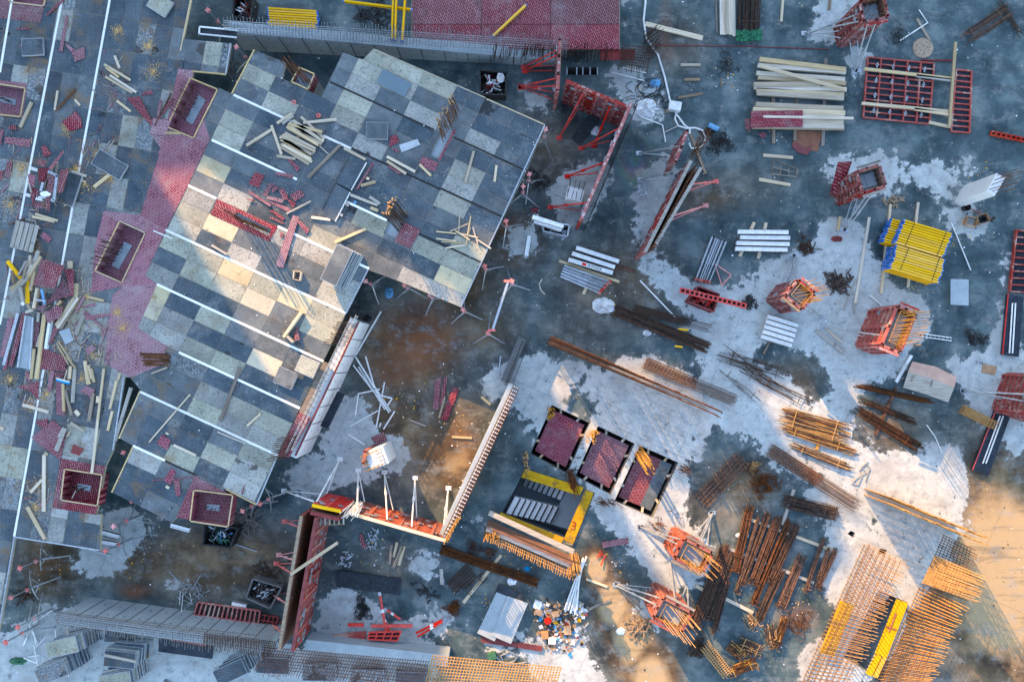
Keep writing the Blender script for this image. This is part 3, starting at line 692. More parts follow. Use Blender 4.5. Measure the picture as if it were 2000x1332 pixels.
headbox('b3', .6, 'ply_red3', 'square red column head box at the lower end of the left deck', slot=[(152,944),(178,948),(176,959),(150,955)])
headbox('b4', .6, 'ply_red', 'square red column head box at the lower end of the tilted deck', slot=[(405,984),(430,986),(428,998),(403,995)])
headbox('b5', .5, 'ply_red2', 'red column head box cut by the left edge of the photo', slot=[(0,188),(32,195),(30,206),(-4,198)])
headbox('b6', .5, 'ply_red2', 'dark red column head box at the top left corner')
for key, lab in (('c1','concrete column below the deck with a row of upright bars'),('c2','concrete column below the deck beside the small red square'),('c3','narrow concrete wall below the long red slot in the deck'),('c4','concrete column under the rusty bar bunch leaning left')):
    m = MB(); m.prism(wp(HOLE[key], ZD), 0, ZD-.12); tag(m.build('concrete_column', MAT['conc']), lab, 'column')

m = MB(); m.prism(wp([(322,262),(379,273),(372,306),(308,304)]), ZD-.1, ZD+.012); m.build('infill_sheet', MAT['ply_red2'], deckA)
for a, b, mt in (((497,98),(453,184),'ply_edge'),((274,764),(233,856),'ply_edge'),((261,871),(219,961),'ply_edge'),((1064,245),(900,600),'galv'),((541,892),(502,984),'galv'),((719,527),(676,612),'galv'),((442,955),(501,985),'ply_edge'),((950,194),(1063,244),'ply_edge'),((730,97),(948,192),'joint')):
    MB().bar(P(*a,ZD-.02), P(*b,ZD-.02), .05, .1).build('edge_board', MAT[mt], deckB)
for a, b, mt in (((373,0),(353,100),'ply_edge'),((451,86),(441,146),'galv'),((441,146),(376,140),'ply_edge'),((29,1048),(0,1219),'galv'),((29,1048),(195,1074),'galv'),((243,736),(221,879),'galv')):
    MB().bar(P(*a,ZD-.02), P(*b,ZD-.02), .05, .1).build('edge_board', MAT[mt], deckA)
# ---------------------------------------------------------------- builders for formwork, rebar and shoring
def nrm(v): 
    v = Vector((v.x, v.y, 0)); return v.normalized() if v.length > 1e-6 else Vector((1,0,0))
def form_panel(root, a, b, h, out, mat='red_dirty', th=.14, face='brown_ply', z0=.0, rows=8, step=None, cols=None, clamps=0, name='form_panel'):
    """one framed wall form from a to b (ground points); its ribs show on the side 'out'"""
    d = (b-a); L = d.length; d.normalize(); Z = Vector((0,0,1))
    f = MB(); o = out*th
    pl = MB(); q = [a, b, b - out*.025, a - out*.025]
    if (b-a).cross(-out).z < 0: q = q[::-1]
    pl.hexa([v+Z*z0 for v in q], [v+Z*(z0+h-.004) for v in q])
    n = cols or max(1, round(L/(step or 1.2)))
    for i in range(n+1):
        c = a + d*(L*i/n); c = c + d*(.03 if i == 0 else -.03 if i == n else 0) + out*th/2
        f.bar(c+Z*z0, c+Z*(z0+h), .07, th, up=d.cross(Z)) if False else f.bar(c+Z*z0, c+Z*(z0+h), th, .07, up=d)
        if 0 < i < n: f.bar(c+d*.075+Z*z0, c+d*.075+Z*(z0+h), th, .05, up=d)
    for j in range(rows+1):
        z = z0 + h*j/rows; z = max(z0+.03, min(z0+h-.03, z))
        f.bar(a+out*th*.45+Z*z, b+out*th*.45+Z*z, th*.9, .06)
    p = f.build(name, MAT[mat], root)
    pl.build('form_face', MAT[face], p)
    for i in range(clamps):
        c = a + d*(L*R.uniform(.08,.92)) + out*(th+.03) + Z*(z0+h*R.choice([.2,.5,.8,.9]))
        m = MB(); m.bar(c-d*.12, c+d*.12, .05, .05); m.bar(c-Z*.1, c+Z*.1, .05, .05); m.build('clamp', MAT['galv'], p)
    return p
def brace(root, foot, top, mat='galv', r=.035, low=True):
    m = MB(); m.tube(foot+Vector((0,0,.06)), top, r, 6)
    if low:
        t2 = Vector((top.x, top.y, .45)); t2 = lerp(foot, Vector((top.x,top.y,0)), .96)+Vector((0,0,.5))
        m.tube(foot+Vector((0,0,.06)), t2, r*.7, 6)
    d = (top-foot).normalized(); c = lerp(foot, top, .45)
    m.tube(c-d*.12, c+d*.12, r*1.8, 6)
    m.bar(foot+Vector((-.13,0,.025)), foot+Vector((.13,0,.025)), .2, .03)
    return m.build('brace', MAT[mat], root, smooth=False)
def fan(m, base, top, nu, jit=.06, r=.013, tilt=Vector((0,0,0)), ext=0.0):
    """upright bars standing on the line/quad 'base' (list of points) up to height"""
    for p in base:
        j = Vector((R.uniform(-jit,jit), R.uniform(-jit,jit), 0))
        q = p + Vector((0,0,top)) + tilt + j + Vector((0,0,R.uniform(-ext,ext)))
        m.tube(p, q, r, 4)
def rect_pts(c, u, v, w, l, nu, nv, per=True):
    out = []
    for i in range(nu):
        for j in range(nv):
            if per and 0 < i < nu-1 and 0 < j < nv-1: continue
            out.append(c + u*(w*(i/(nu-1)-.5) if nu > 1 else 0) + v*(l*(j/(nv-1)-.5) if nv > 1 else 0))
    return out
def lattice(name, label, cat, p00, p01, p10, p11, nu, nv, r=.014, mat='rust', layers=1, off=Vector((0,0,0)), ext=0.0, mat2=None, group=None, jit=.01, skip=0.0):
    """bar mesh between two edges; p00-p01 is one edge, p10-p11 the opposite one"""
    root = thing(name, label, cat, (p00+p01)/2, 0, group)
    A, B = MB(), MB()
    for k in range(layers):
        o = off*k
        for i in range(nu):
            t = i/(nu-1); a = lerp(p00, p01, t)+o; b = lerp(p10, p11, t)+o; d = (b-a).normalized()
            j = Vector((R.uniform(-jit,jit),R.uniform(-jit,jit),0))
            A.tube(a, b + d*R.uniform(.3,1)*ext + j*3, r, 4)
        for i in range(nv):
            t = (i+.3)/nv
            if R.random() < skip: continue
            a = lerp(p00, p10, t)+o; b = lerp(p01, p11, t)+o
            B.tube(a, b, r*.9, 4)
    A.build('long_bars', MAT[mat], root); B.build('tie_bars', MAT[mat2 or mat], root)
    return root
def cage(label, a, b, w, h, nst, r=.014, mat='rust', tail=0.0, nl=5, z0=.08, group=None, name='rebar_cage'):
    """lying rebar cage from a to b with stirrups; 'tail' leaves the far part without stirrups"""
    root = thing(name, label, 'rebar cage', (a+b)/2, 0, group)
    d = nrm(b-a); L = (b-a).length; x = Vector((-d.y, d.x, 0)); Z = Vector((0,0,1))
    A = MB()
    for i in range(nl):
        o = x*(w*(i/(nl-1)-.5))
        for z in (z0, z0+h):
            A.tube(a+o+Z*z+d*R.uniform(-.05,.05), b+o+Z*z+d*R.uniform(-.15,.15)+x*R.uniform(-.02,.02), r, 4)
    A.build('long_bars', MAT[mat], root)
    B = MB(); n = max(2, int(nst))
    for i in range(n):
        c = a + d*(.1 + (L*(1-tail)-.2)*i/(n-1))
        q = [c+x*w/2+Z*z0, c-x*w/2+Z*z0, c-x*w/2+Z*(z0+h), c+x*w/2+Z*(z0+h)]
        for k in range(4): B.tube(q[k], q[(k+1) % 4], r*.85, 4)
        if nl > 5: B.tube(c+Z*z0, c+Z*(z0+h), r*.8, 4)
    B.build('stirrups', MAT[mat], root)
    return root
def bundle(label, a, b, w, n, r=.016, mat='rust', jit=.12, h=.12, group=None, z0=.05, hook=False, mats=None, spread=1.0, name='rebar_bundle', cat='rebar bundle'):
    d = nrm(b-a); x = Vector((-d.y, d.x, 0)); m = MB()
    for i in range(n):
        if mats: m.mi = R.randrange(len(mats))
        o = R.uniform(-.5,.5)*w; o2 = o*spread + R.uniform(-.5,.5)*w*jit; z = z0 + R.random()*h
        p = a + x*o + d*R.uniform(0,1)*jit*3 + Vector((0,0,z)); q = b + x*o2 - d*R.uniform(0,1)*jit*3 + Vector((0,0,z0+R.random()*h))
        mid = (p+q)/2 + x*R.uniform(-.02,.02)
        m.tube(p, mid, r, 4); m.tube(mid, q, r, 4)
        if hook and i % 2:
            m.tube(q, q + Vector((0,0,.1)) + x*R.choice((-.16,.16)), r, 4)
    for t in (.2, .75):
        c = lerp(a, b, t) + Vector((0,0,z0+h+.01)); m.bar(c-x*(w*.5+.02), c+x*(w*.5+.02), .03, .015)
    mm = [MAT[k] for k in mats] if mats else MAT[mat]
    return tag(m.build(name, mm), label, cat, group)
def pile(label, c, rad, n, ln, mat, name='wire_pile', cat='wire pile', r=.012, h=.3, curly=True):
    m = MB(); ex, ey, ph = R.uniform(.65,1.3), R.uniform(.55,1.1), R.uniform(0,3); h *= .65
    for i in range(n):
        t = R.uniform(0, 6.28); q = R.random()**.6*rad*(1+.35*math.sin(3*t+ph))
        if R.random() < .14: q *= R.uniform(1.1,1.45)
        p = c + rz(Vector((math.cos(t)*q*ex, math.sin(t)*q*ey, 0)), ph) + Vector((0,0,R.uniform(.02, max(.02,h*(1-q/rad))+.04)))
        if curly:
            pts = []; a0 = R.uniform(0,6.28); rr = ln*R.uniform(.25,.6)
            for kk in range(6):
                a = a0 + kk*R.uniform(.4,.8); pts.append(p + Vector((math.cos(a)*rr, math.sin(a)*rr, max(.02-p.z, R.uniform(-.05,.1)))))
            m.path(pts, r, 4)
        else:
            d = Vector((R.uniform(-1,1),R.uniform(-1,1),R.uniform(-.2,.35))).normalized()*ln*R.uniform(.4,1)
            m.bar(p, p+d, r*2.4, r*2)
    return tag(m.build(name, MAT[mat]), label, cat)
def plank(label, p1, p2, w=5.0, th=.08, z=0.0, mat='wood', group=None, name='timber', cat='timber', lift=0.0):
    a, b = P(*p1, z), P(*p2, z); a.z = z+th/2+.004; b.z = z+th/2+.004+lift
    W_ = w*(H-z)/F; ang = math.atan2(b.y-a.y, b.x-a.x)
    m = MB(); m.bar(a, b, W_, th)
    o = m.build(name, MAT[mat], rot=ang); tag(o, label, cat, group); return o
def column_form(label, corner, w, l, ang, h=2.9, mat='red_dirty', sides=(1,1,1,1), braces=(), bars=(4,5), bmat='rust', btop=1.1, btilt=(0,0), bmat_brace='galv', core=True, over=.15, face='brown_ply', rows=8):
    """boxed column form; 'corner' is the px of the base corner, w along ang, l to its left (world)"""
    c = P(*corner); u = Vector((math.cos(ang), math.sin(ang), 0)); v = Vector((-u.y, u.x, 0))
    q = [c, c+u*w, c+u*w+v*l, c+v*l]; ctr = c+u*w/2+v*l/2
    root = thing('column_formwork', label, 'formwork', ctr)
    outs = [-v, u, v, -u]
    for i in range(4):
        if sides[i]: form_panel(root, q[i], q[(i+1) % 4], h, outs[i], mat, th=.12, rows=rows, cols=2, face=face, clamps=2)
    if core:
        k = [ctr + (p-ctr)*.9 for p in q]
        m = MB(); m.hexa(k, [p+Vector((0,0,h*.82)) for p in k]); m.build('concrete_core', MAT['conc'], root)
    if bars:
        m = MB(); pts = [p+Vector((0,0,h*.55)) for p in rect_pts(ctr, u, v, w*.78, l*.78, bars[0], bars[1])]
        fan(m, pts, h*.45+btop, 0, .05, .016, Vector((btilt[0], btilt[1], 0)), .2); m.build('starter_bars', MAT[bmat], root)
        m = MB()
        for zz in (h*.7, h*.9, h+.25): 
            e = [ctr+(p-ctr)*.8+Vector((0,0,zz)) for p in q]
            for i in range(4): m.tube(e[i], e[(i+1) % 4], .012, 4)
        m.build('tie_ring', MAT[bmat], root)
    if over:
        for (i0, i1) in ((0,1),(2,3)):
            a, b = q[i0], q[i1]; m = MB(); o = outs[i0]*.2; Z = Vector((0,0,h+.03))
            m.bar(a+o-u*.1*(1 if i0 == 0 else -1)+Z, b+o+Z, .1, .05); m.build('top_rail', MAT['wood_old' if R.random() < .5 else mat], root)
    for fpx, t in braces:
        brace(root, P(*fpx), q[0]*(1-t[0])*(1-t[1])+q[1]*t[0]*(1-t[1])+q[2]*t[0]*t[1]+q[3]*(1-t[0])*t[1]+Vector((0,0,h*.85)), bmat_brace)
    return root
# ---------------------------------------------------------------- concrete walls
def wall(label, a, b, h, th, side, mat='conc', name='concrete_wall', h2=None, joints=0):
    d = nrm(b-a); x = Vector((-d.y, d.x, 0))*side*th; h2 = h if h2 is None else h2
    q = [a, b, b+x, a+x]; hh = [h, h2, h2, h]
    if side < 0: q = q[::-1]; hh = hh[::-1]
    root = thing(name, label, 'wall', a)
    MB().hexa(q, [p+Vector((0,0,t)) for p, t in zip(q, hh)]).build('wall_body', MAT[mat], root)
    if joints:
        m = MB(); L = (b-a).length; n = -nrm(x)
        for i in range(1, joints):
            t = i/joints; c = lerp(a, b, t)+n*.004; m.bar(c+Vector((0,0,.02)), c+Vector((0,0,lerp(h,h2,t)-.02)), .012, .03, up=d)
            for zz in (.3,.75):
                c2 = lerp(a, b, t-.5/joints)+n*.004+Vector((0,0,lerp(h,h2,t)*zz)); m.bar(c2-Vector((0,0,.03)), c2+Vector((0,0,.03)), .012, .06, up=d)
        m.build('joint_mark', MAT['dark'], root)
    return root
w1 = wall('long blue grey concrete wall along the top with bars standing out of it', P(478,99), P(1090,131), 2.3, .45, 1, 'conc', h2=.75, joints=14)
b0, b1 = P(474,97), P(1090,129)
lattice('wall_reinforcement','white dusted bar mesh standing on the long concrete wall at the top','rebar mesh', P(440,66,2.3), P(1105,108,.8), P(437,52,3.1), P(1110,92,1.6), 110, 4, .013, 'galv', 2, Vector((0,.3,0)), .5, 'galv')
w2 = wall('long pale concrete wall along the lower left with bars on its top edge', P(178,1165), P(556,1217), 2.7, .45, -1, 'conc', joints=13)
lattice('wall_reinforcement','white dusted bar mesh standing on the lower left concrete wall','rebar mesh', P(112,1193,2.7), P(508,1240,2.7), P(108,1206,3.4), P(508,1262,3.4), 80, 4, .012, 'galv', 2, Vector((0,-.3,0)), .5, 'rust')
w3 = wall('light concrete wall with a red top edge beside the sunlit deck', P(722,634), P(607,882), 2.72, .4, -1, 'conc_light', joints=8)
m = MB(); m.bar(P(701,628,2.75), P(577,890,2.75), .07, .06); m.build('top_edge_board', MAT['red_dark'], w3)
lattice('wall_reinforcement','bar mesh on top of the light wall beside the sunlit deck','rebar mesh', P(690,622,2.74), P(563,886,2.74), P(684,619,3.3), P(556,884,3.3), 26, 3, .012, 'rust', 2, Vector((.22,.1,0)), .15, 'galv')
m = MB()
for i in range(12):
    p = P(lerp(699,674,i/11)+R.uniform(-2,2), lerp(634,676,i/11), 2.9); m.tube(p, p+Vector((-.75+R.uniform(-.1,.1),.1,.45)), .02, 4)
tag(m.build('starter_bars', MAT['rust_dark']), 'row of thick dark bars bent over the upper end of the light wall', 'rebar')
m = MB()
for i in range(11):
    p = P(lerp(586,562,i/10)+R.uniform(-2,2), lerp(850,893,i/10), 2.9); m.tube(p, p+Vector((-.8+R.uniform(-.1,.1),-.12,.5)), .018, 4)
tag(m.build('starter_bars', MAT['rust_dark']), 'row of dark bars bent over the lower end of the light wall by the red ply', 'rebar')
MB_ = MB(); MB_.slab([P(659,764,1.2),P(673,769,1.4),P(640,836,1.4),P(625,832,1.2)], .06)
tag(MB_.build('wall_form_board', MAT['black']), 'dark board hanging on the light concrete wall', 'form board')
w4 = wall('long narrow wall with a white bar grid on top leading to the red wall form', P(1008,752), P(880,1027), 2.5, .34, -1, 'conc')
lattice('wall_reinforcement','pale bar grid lying along the top of the long narrow wall','rebar mesh', P(1014,757,2.56), P(1004,752,2.56), P(876,1056,2.56), P(864,1050,2.56), 4, 44, .022, 'rust', 1, ext=.2, mat2='white')
w5 = wall('low wall stub with starter bars above the long narrow wall', P(1028,664), P(994,748), .25, .4, -1, 'conc_dark')
lattice('wall_reinforcement','two rows of dark bars on the low wall stub','rebar mesh', P(1036,662,.3), P(1002,748,.3), P(1036,660,.9), P(1002,747,.9), 22, 2, .012, 'dark', 2, Vector((-.35,-.1,0)), .1)
# ---------------------------------------------------------------- long wall forms
def wall_form(label, a, b, h, out, n, mat='red_dirty', braces=(), bmat='galv', th=.14, rows=8, clamps=2, rail=None, step=.6):
    root = thing('wall_formwork', label, 'formwork', (a+b)/2)
    for i in range(n):
        p, q = lerp(a, b, i/n), lerp(a, b, (i+1)/n); d = nrm(q-p)*.004
        form_panel(root, p+d, q-d, h + (R.uniform(0,.05)), out, (mat if R.random() > .2 else 'red_dirty') if mat != 'red_bright' else mat, th, rows=rows, step=step, clamps=clamps)
    if rail:
        MB().bar(a+out*th/2+Vector((0,0,h+.08)), b+out*th/2+Vector((0,0,h+.08)), th, .05).build('top_rail', MAT[rail], root)
    for fpx, t in braces: brace(root, P(*fpx), lerp(a, b, t)+out*th+Vector((0,0,h*.86)), bmat)
    return root
a, b = P(1099,196), P(1211,243); o = nrm(Vector((-(b-a).y,(b-a).x,0))); o = -o if o.y > 0 else o
wf1 = wall_form('red wall form with a bright red panel in its middle, upper right of the deck', a, b, 2.9, o, 6, 'red_dirty', [((1092,270),.3),((1160,285),.75)], 'red_bright', clamps=1, rail='red_dirty')
a, b = P(1218,240), P(1128,449); o = nrm(Vector(((b-a).y,-(b-a).x,0))); o = -o if o.x > 0 else o
wf2 = wall_form('long leaning red wall form seen edge on, running down from the bright red panel', a, b, 2.9, o, 7, 'red_dirty', [((1135,290),.2),((1108,345),.5),((1075,405),.85)], 'red_bright', clamps=1, rail='red_dirty')
lattice('wall_reinforcement','dark bar mesh behind the long leaning red wall form','rebar mesh', P(1228,246), P(1140,452), P(1246,202,2.9), P(1152,425,2.9), 40, 9, .012, 'dark', 1, ext=.15)
a, b = P(1089,122), P(1085,216); wf3 = wall_form('narrow red wall form on edge with four red props on its left', a, b, 2.9, Vector((-1,0,0)), 3, 'red_dirty', [((1023,132),.15),((1025,140),.25),((1017,170),.7),((1018,172),.85)], 'red_bright', clamps=1)
a, b = P(1327,341), P(1244,506); o = Vector((-.89,-.45,0))
wf4 = wall_form('red wall form of the slanting double wall right of the oily puddle', a, b, 2.85, o, 4, 'red_dirty', [((1250,352),.05),((1248,452),.8)], 'galv', rail='wood_grey')
a, b = P(1340,356), P(1258,494); wf5 = wall_form('far pale form of the slanting double wall', a, b, 2.85, Vector((.89,.45,0)), 4, 'red', [((1398,355),.2),((1378,402),.62)], 'pink', rail='wood_grey')
lattice('wall_reinforcement','rusty bars standing between the two slanting wall forms','rebar mesh', P(1334,349), P(1251,500), P(1361,320,3.2), P(1272,490,3.2), 30, 7, .015, 'rust', 2, Vector((.06,.03,0)), .3)
m = MB()
for i in range(14):
    p = P(1352+R.uniform(-8,10), 305+R.uniform(-14,14), 2.3); m.tube(p, P(1375+R.uniform(-12,14), 268+R.uniform(-18,14), 3.9), .018, 4)
tag(m.build('starter_bars', MAT['rust']), 'rusty bar ends fanning out at the upper end of the slanting double wall', 'rebar')
a, b = P(1322,284), P(1300,342); wf6 = wall_form('short red form panel standing at the upper end of the slanting double wall', a, b, 2.7, Vector((-.9,-.4,0)), 1, 'red_dirty', [((1248,300),.4)], 'galv')
# long double form in the lower middle
a, b = P(643,988), P(600,1230); wf7 = wall_form('long red wall form leaning to the lower left, right half of the double form', a, b, 2.9, Vector((.985,.17,0)), 8, 'red', (), rail='red_dark', clamps=4)
a, b = P(622,984), P(582,1226); wf8 = wall_form('left half of the long double wall form, dark and seen edge on', a, b, 2.9, Vector((-.985,-.17,0)), 8, 'red_dark', [((545,1083),.35),((532,1160),.68),((530,1216),.9),((540,1100),.45),((556,1018),.1)], 'pink', rail='wood_old')
a, b = P(638,968), P(690,979); wf9 = wall_form('short red form panel at the upper end of the long double wall form', a, b, 2.9, Vector((.2,.98,0)), 2, 'red_bright', [((664,897),.05),((555,958),-.05)], 'white', rail='yellow', clamps=3)
a, b = P(636,976), P(688,988); wf10 = wall_form('dark inner form panel behind the short red form panel', a, b, 2.9, Vector((-.2,-.98,0)), 2, 'red_dark', (), rail='red_dark')
a, b = P(708,983), P(880,1032); wf11 = wall_form('sunlit red wall form with five pale push props', a, b, 2.9, Vector((.27,.96,0)), 6, 'red_dusty', [((700,919),.04),((751,922),.36),((811,933),.62),((876,953),.95)], 'white', rail='wood', clamps=3)
m = MB()
for i in range(26):
    p = P(690+R.uniform(-2,20), 982+R.uniform(-4,8), 1.6); m.tube(p, p+Vector((R.uniform(-.25,.15),R.uniform(-.3,0),1.7+R.uniform(0,.5))), .016, 4)
tag(m.build('starter_bars', MAT['white']), 'pale bar ends between the short red form and the sunlit wall form', 'rebar')
lattice('wall_reinforcement','orange bars at the corner of the sunlit wall form and the long narrow wall','rebar mesh', P(892,1000), P(872,1030), P(893,1015,3.3), P(868,1060,3.3), 9, 6, .02, 'rust_orange', 2, Vector((.12,.05,0)), .3)
# ---------------------------------------------------------------- column forms
A = math.radians
column_form('red column form with mossy timber edges at the top edge of the photo', (1639,90), .95, .85, A(12), 2.95, 'red_dirty', braces=[((1578,68),(0,.6)),((1570,66),(0,.2)),((1675,138),(.7,0)),((1668,140),(.3,0))], bars=(4,4), bmat='rust_dark', btop=.35)
column_form('red column form with a ply sheet leaning against it, above the yellow beams', (1637,398), .95, .85, A(17), 2.9, 'red_dirty', braces=[((1646,448),(.5,0)),((1652,450),(.8,0))], bars=(3,4), bmat='dark', btop=.0)
column_form('red column form with orange bars beside the rusty offcut pile', (1499,586), .86, .8, A(-39), 2.8, 'red_dirty', braces=[((1554,498),(.1,1)),((1547,500),(.0,.8)),((1606,620),(1,.4))], bars=(5,4), bmat='rust_orange', btop=1.0, btilt=(.5,.1))
column_form('wide sunlit red column form bristling with rusty bars', (1673,675), .78, 1.75, A(-22), 2.85, 'red', braces=[((1608,640),(0,.25)),((1762,690),(1,.1))], bars=(4,12), bmat='rust_orange', btop=1.1, btilt=(.35,.05), rows=6)
column_form('red column form cut by the right edge of the photo', (1940,800), 1.4, 1.7, A(-18), 2.85, 'red_dirty', braces=[((1880,762),(0,.3)),((1882,764),(0,.5))], bars=(3,6), bmat='rust_dark', btop=.3)
column_form('upper of the two sunlit red column forms beside the rusty bundles', (1299,1063), 1.3, .85, A(-28), 2.6, 'red_dusty', braces=[((1250,1028),(.0,.6)),((1252,1030),(.0,.9)),((1388,1003),(.9,1)),((1392,1001),(.6,1))], bars=(7,4), bmat='rust_orange', btop=1.0, btilt=(.35,-.3))
column_form('lower of the two sunlit red column forms beside the rusty bundles', (1260,1172), 1.3, .88, A(-28), 2.6, 'red_dusty', braces=[((1202,1142),(.0,.5)),((1206,1140),(.0,.9)),((1308,1092),(.5,1)),((1342,1140),(1,1))], bars=(7,4), bmat='rust_orange', btop=1.2, btilt=(.4,-.4))
# ---------------------------------------------------------------- openings in the ground slab
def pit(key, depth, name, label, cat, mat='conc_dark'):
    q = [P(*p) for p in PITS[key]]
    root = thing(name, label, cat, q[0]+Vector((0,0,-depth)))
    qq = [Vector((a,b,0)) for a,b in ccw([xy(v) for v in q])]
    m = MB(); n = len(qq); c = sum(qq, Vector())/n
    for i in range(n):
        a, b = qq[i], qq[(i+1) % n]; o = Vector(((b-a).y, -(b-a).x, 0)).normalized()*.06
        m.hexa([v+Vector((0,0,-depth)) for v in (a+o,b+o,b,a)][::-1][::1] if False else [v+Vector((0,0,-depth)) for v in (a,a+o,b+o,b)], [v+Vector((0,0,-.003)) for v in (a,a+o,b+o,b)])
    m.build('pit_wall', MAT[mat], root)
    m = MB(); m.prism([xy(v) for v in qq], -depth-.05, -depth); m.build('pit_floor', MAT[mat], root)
    return root, q
st, q = pit('stair', 3.0, 'stairwell', 'open stairwell with grey concrete steps and yellow boards round its rim', 'stairwell', 'conc')
def flight(root, a, b, wvec, z0, z1, n, mat='conc'):
    m = MB()
    for i in range(n):
        p = lerp(a, b, i/n); r = lerp(a, b, (i+1)/n); z = lerp(z0, z1, (i+.5)/n)
        f = [p, r, r+wvec, p+wvec]
        if (r-p).cross(wvec).z < 0: f = f[::-1]
        m.hexa([v+Vector((0,0,z-.45)) for v in f], [v+Vector((0,0,z)) for v in f])
    fl = m.build('stair_flight', MAT[mat], root); m = MB()
    for i in range(n):
        r = lerp(a, b, (i+.97)/n); z = lerp(z0, z1, (i+.5)/n)+.004
        m.bar(r+Vector((0,0,z)), r+wvec+Vector((0,0,z)), .07, .01)  # dark line standing in for the shade between the steps
    m.build('step_shade_line', MAT['dark'], fl)
    return fl
e = q[1]-q[0]; g = q[3]-q[0]
def Q(u, v, z=0): return q[0] + e*u + g*v + Vector((0,0,z))
flight(st, Q(.06,.56), Q(.70,.56), g*.36, -.25, -1.3, 8, 'conc_light')
flight(st, Q(.68,.08), Q(.12,.08), g*.34, -1.4, -2.3, 8, 'conc_light')
MB().hexa([Q(.70,.06,-1.7),Q(.97,.06,-1.7),Q(.97,.95,-1.7),Q(.70,.95,-1.7)][::-1],[Q(.70,.06,-1.55),Q(.97,.06,-1.55),Q(.97,.95,-1.55),Q(.70,.95,-1.55)][::-1]).build('landing', MAT['conc'], st)
def board(root, pts, z, th, mat, name='rim_board'):
    m = MB(); m.prism([xy(P(x,y,z)) for x,y in pts], z-th, z); return m.build(name, MAT[mat], root)
board(st, [(1026,916),(1140,952),(1132,968),(1018,932)], .09, .08, 'yellow_ply')
board(st, [(1143,957),(1160,962),(1119,1063),(1101,1054)], .12, .08, 'yellow_ply')
board(st, [(978,1000),(1102,1050),(1094,1064),(972,1014)], .06, .05, 'yellow_ply')
for u in (.03,.06,.09,.12): 
    m = MB(); m.bar(Q(u+.02,.06,-.4), Q(u+.02,.42,-.4), .03, .05); m.build('guard_rail', MAT['dark'], st)
m = MB(); m.path([P(1118+dx,1018+dy,.13) for dx,dy in ((0,0),(6,2),(5,7),(0,8),(5,9),(4,15),(-3,14))], .03, 5); m.build('painted_mark', MAT['red'], st)
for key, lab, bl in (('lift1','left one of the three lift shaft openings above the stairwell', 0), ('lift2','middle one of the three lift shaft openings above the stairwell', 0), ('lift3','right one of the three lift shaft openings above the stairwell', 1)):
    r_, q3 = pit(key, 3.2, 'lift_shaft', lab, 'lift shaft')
    c = sum(q3, Vector())/4; k3 = [c+(v-c)*.84+Vector((0,0,-.35)) for v in q3]
    pf = thing('shaft_platform', lab.replace('lift shaft openings','red ply platforms hung in the lift shafts'), 'platform', k3[0])
    if bl:
        ra, rb = lerp(k3[0],k3[1],.66), lerp(k3[3],k3[2],.66)
        MB().slab([k3[0], ra, rb, k3[3]], .05).build('red_sheet', MAT['ply_red3'], pf, rot=.9)
        MB().slab([ra, k3[1], k3[2], rb], .04).build('grey_sheet', PM['m'], pf)
    else:
        MB().slab(k3, .05).build('red_sheet', MAT['ply_red'], pf, rot=.5)
    for i in range(4):
        for t in (.25, .75):
            a = lerp(k3[i], k3[(i+1) % 4], t); b_ = lerp(q3[i], q3[(i+1) % 4], t)+Vector((0,0,-.35))
            m = MB(); m.bar(a, b_, .1, .1); m.build('hanging_wedge', MAT['wood'], pf)
st2, q = pit('stair2', 2.2, 'stairwell', 'narrow stairwell with a yellow board at the lower right corner', 'stairwell', 'conc')
e = q[1]-q[0]; g = q[3]-q[0]
flight(st2, Q(.05,.02), Q(.05,.72), e*.5, -.4, -1.9, 9, 'conc_light')
board(st2, [(1752,1170),(1774,1178),(1732,1284),(1710,1276)], .1, .08, 'yellow', 'rim_board')
board(st2, [(1712,1278),(1722,1282),(1703,1320),(1692,1316)], .1, .1, 'yellow', 'rim_board')
board(st2, [(1725,1282),(1732,1285),(1714,1324),(1706,1321)], .1, .1, 'yellow', 'rim_board')
m = MB(); m.path([P(1742+dx,1215+dy,.13) for dx,dy in ((8,-18),(0,4),(-6,18))], .03, 5); m.path([P(1742+dx,1215+dy,.13) for dx,dy in ((-12,8),(8,14))], .03, 5); m.build('painted_mark', MAT['red'], st2)
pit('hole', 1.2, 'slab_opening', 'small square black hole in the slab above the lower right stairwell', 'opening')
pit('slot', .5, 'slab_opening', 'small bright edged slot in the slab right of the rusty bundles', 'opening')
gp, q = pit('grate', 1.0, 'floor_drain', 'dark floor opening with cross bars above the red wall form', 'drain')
for t in (.02,.33,.52,.75,.98): MB().bar(lerp(q[0],q[1],t)+Vector((0,0,.01)), lerp(q[3],q[2],t)+Vector((0,0,.01)), .05, .04).build('cross_bar', MAT['galv'], gp)
# kerbs of the lift shafts carry rows of bar ends
def bars(label, base, off, z0, z1, n, r=.018, mat='rust_orange', jit=3, hook=False, cat='rebar', name='starter_bars'):
    m = MB()
    for i in range(n):
        x = R.choice(base) if len(base) > 2 else (lerp(base[0][0],base[1][0],R.random()), lerp(base[0][1],base[1][1],R.random()))
        x = (x[0]+R.uniform(-jit,jit), x[1]+R.uniform(-jit,jit))
        a = P(x[0], x[1], z0); b = P(x[0]+off[0]+R.uniform(-3,3), x[1]+off[1]+R.uniform(-3,3), z1+R.uniform(-.1,.1))
        if hook:
            d = Vector((R.uniform(-.1,.1),R.uniform(-.1,.1),0)); m.path([a, b, b+d, lerp(a,b,.3)+d], r, 4)
        else: m.tube(a, b, r, 4)
    return tag(m.build(name, MAT[mat]), label, cat)
bars('orange hooked bar ends at the upper left corner of the left lift shaft', [(1078,800),(1070,822)], (4,-4), 0, 1.0, 14, .022, hook=True)
bars('orange hooked bar ends between the left lift shaft and the stairwell', [(1030,880),(1024,915)], (2,6), 0, 1.1, 18, .022, hook=True)
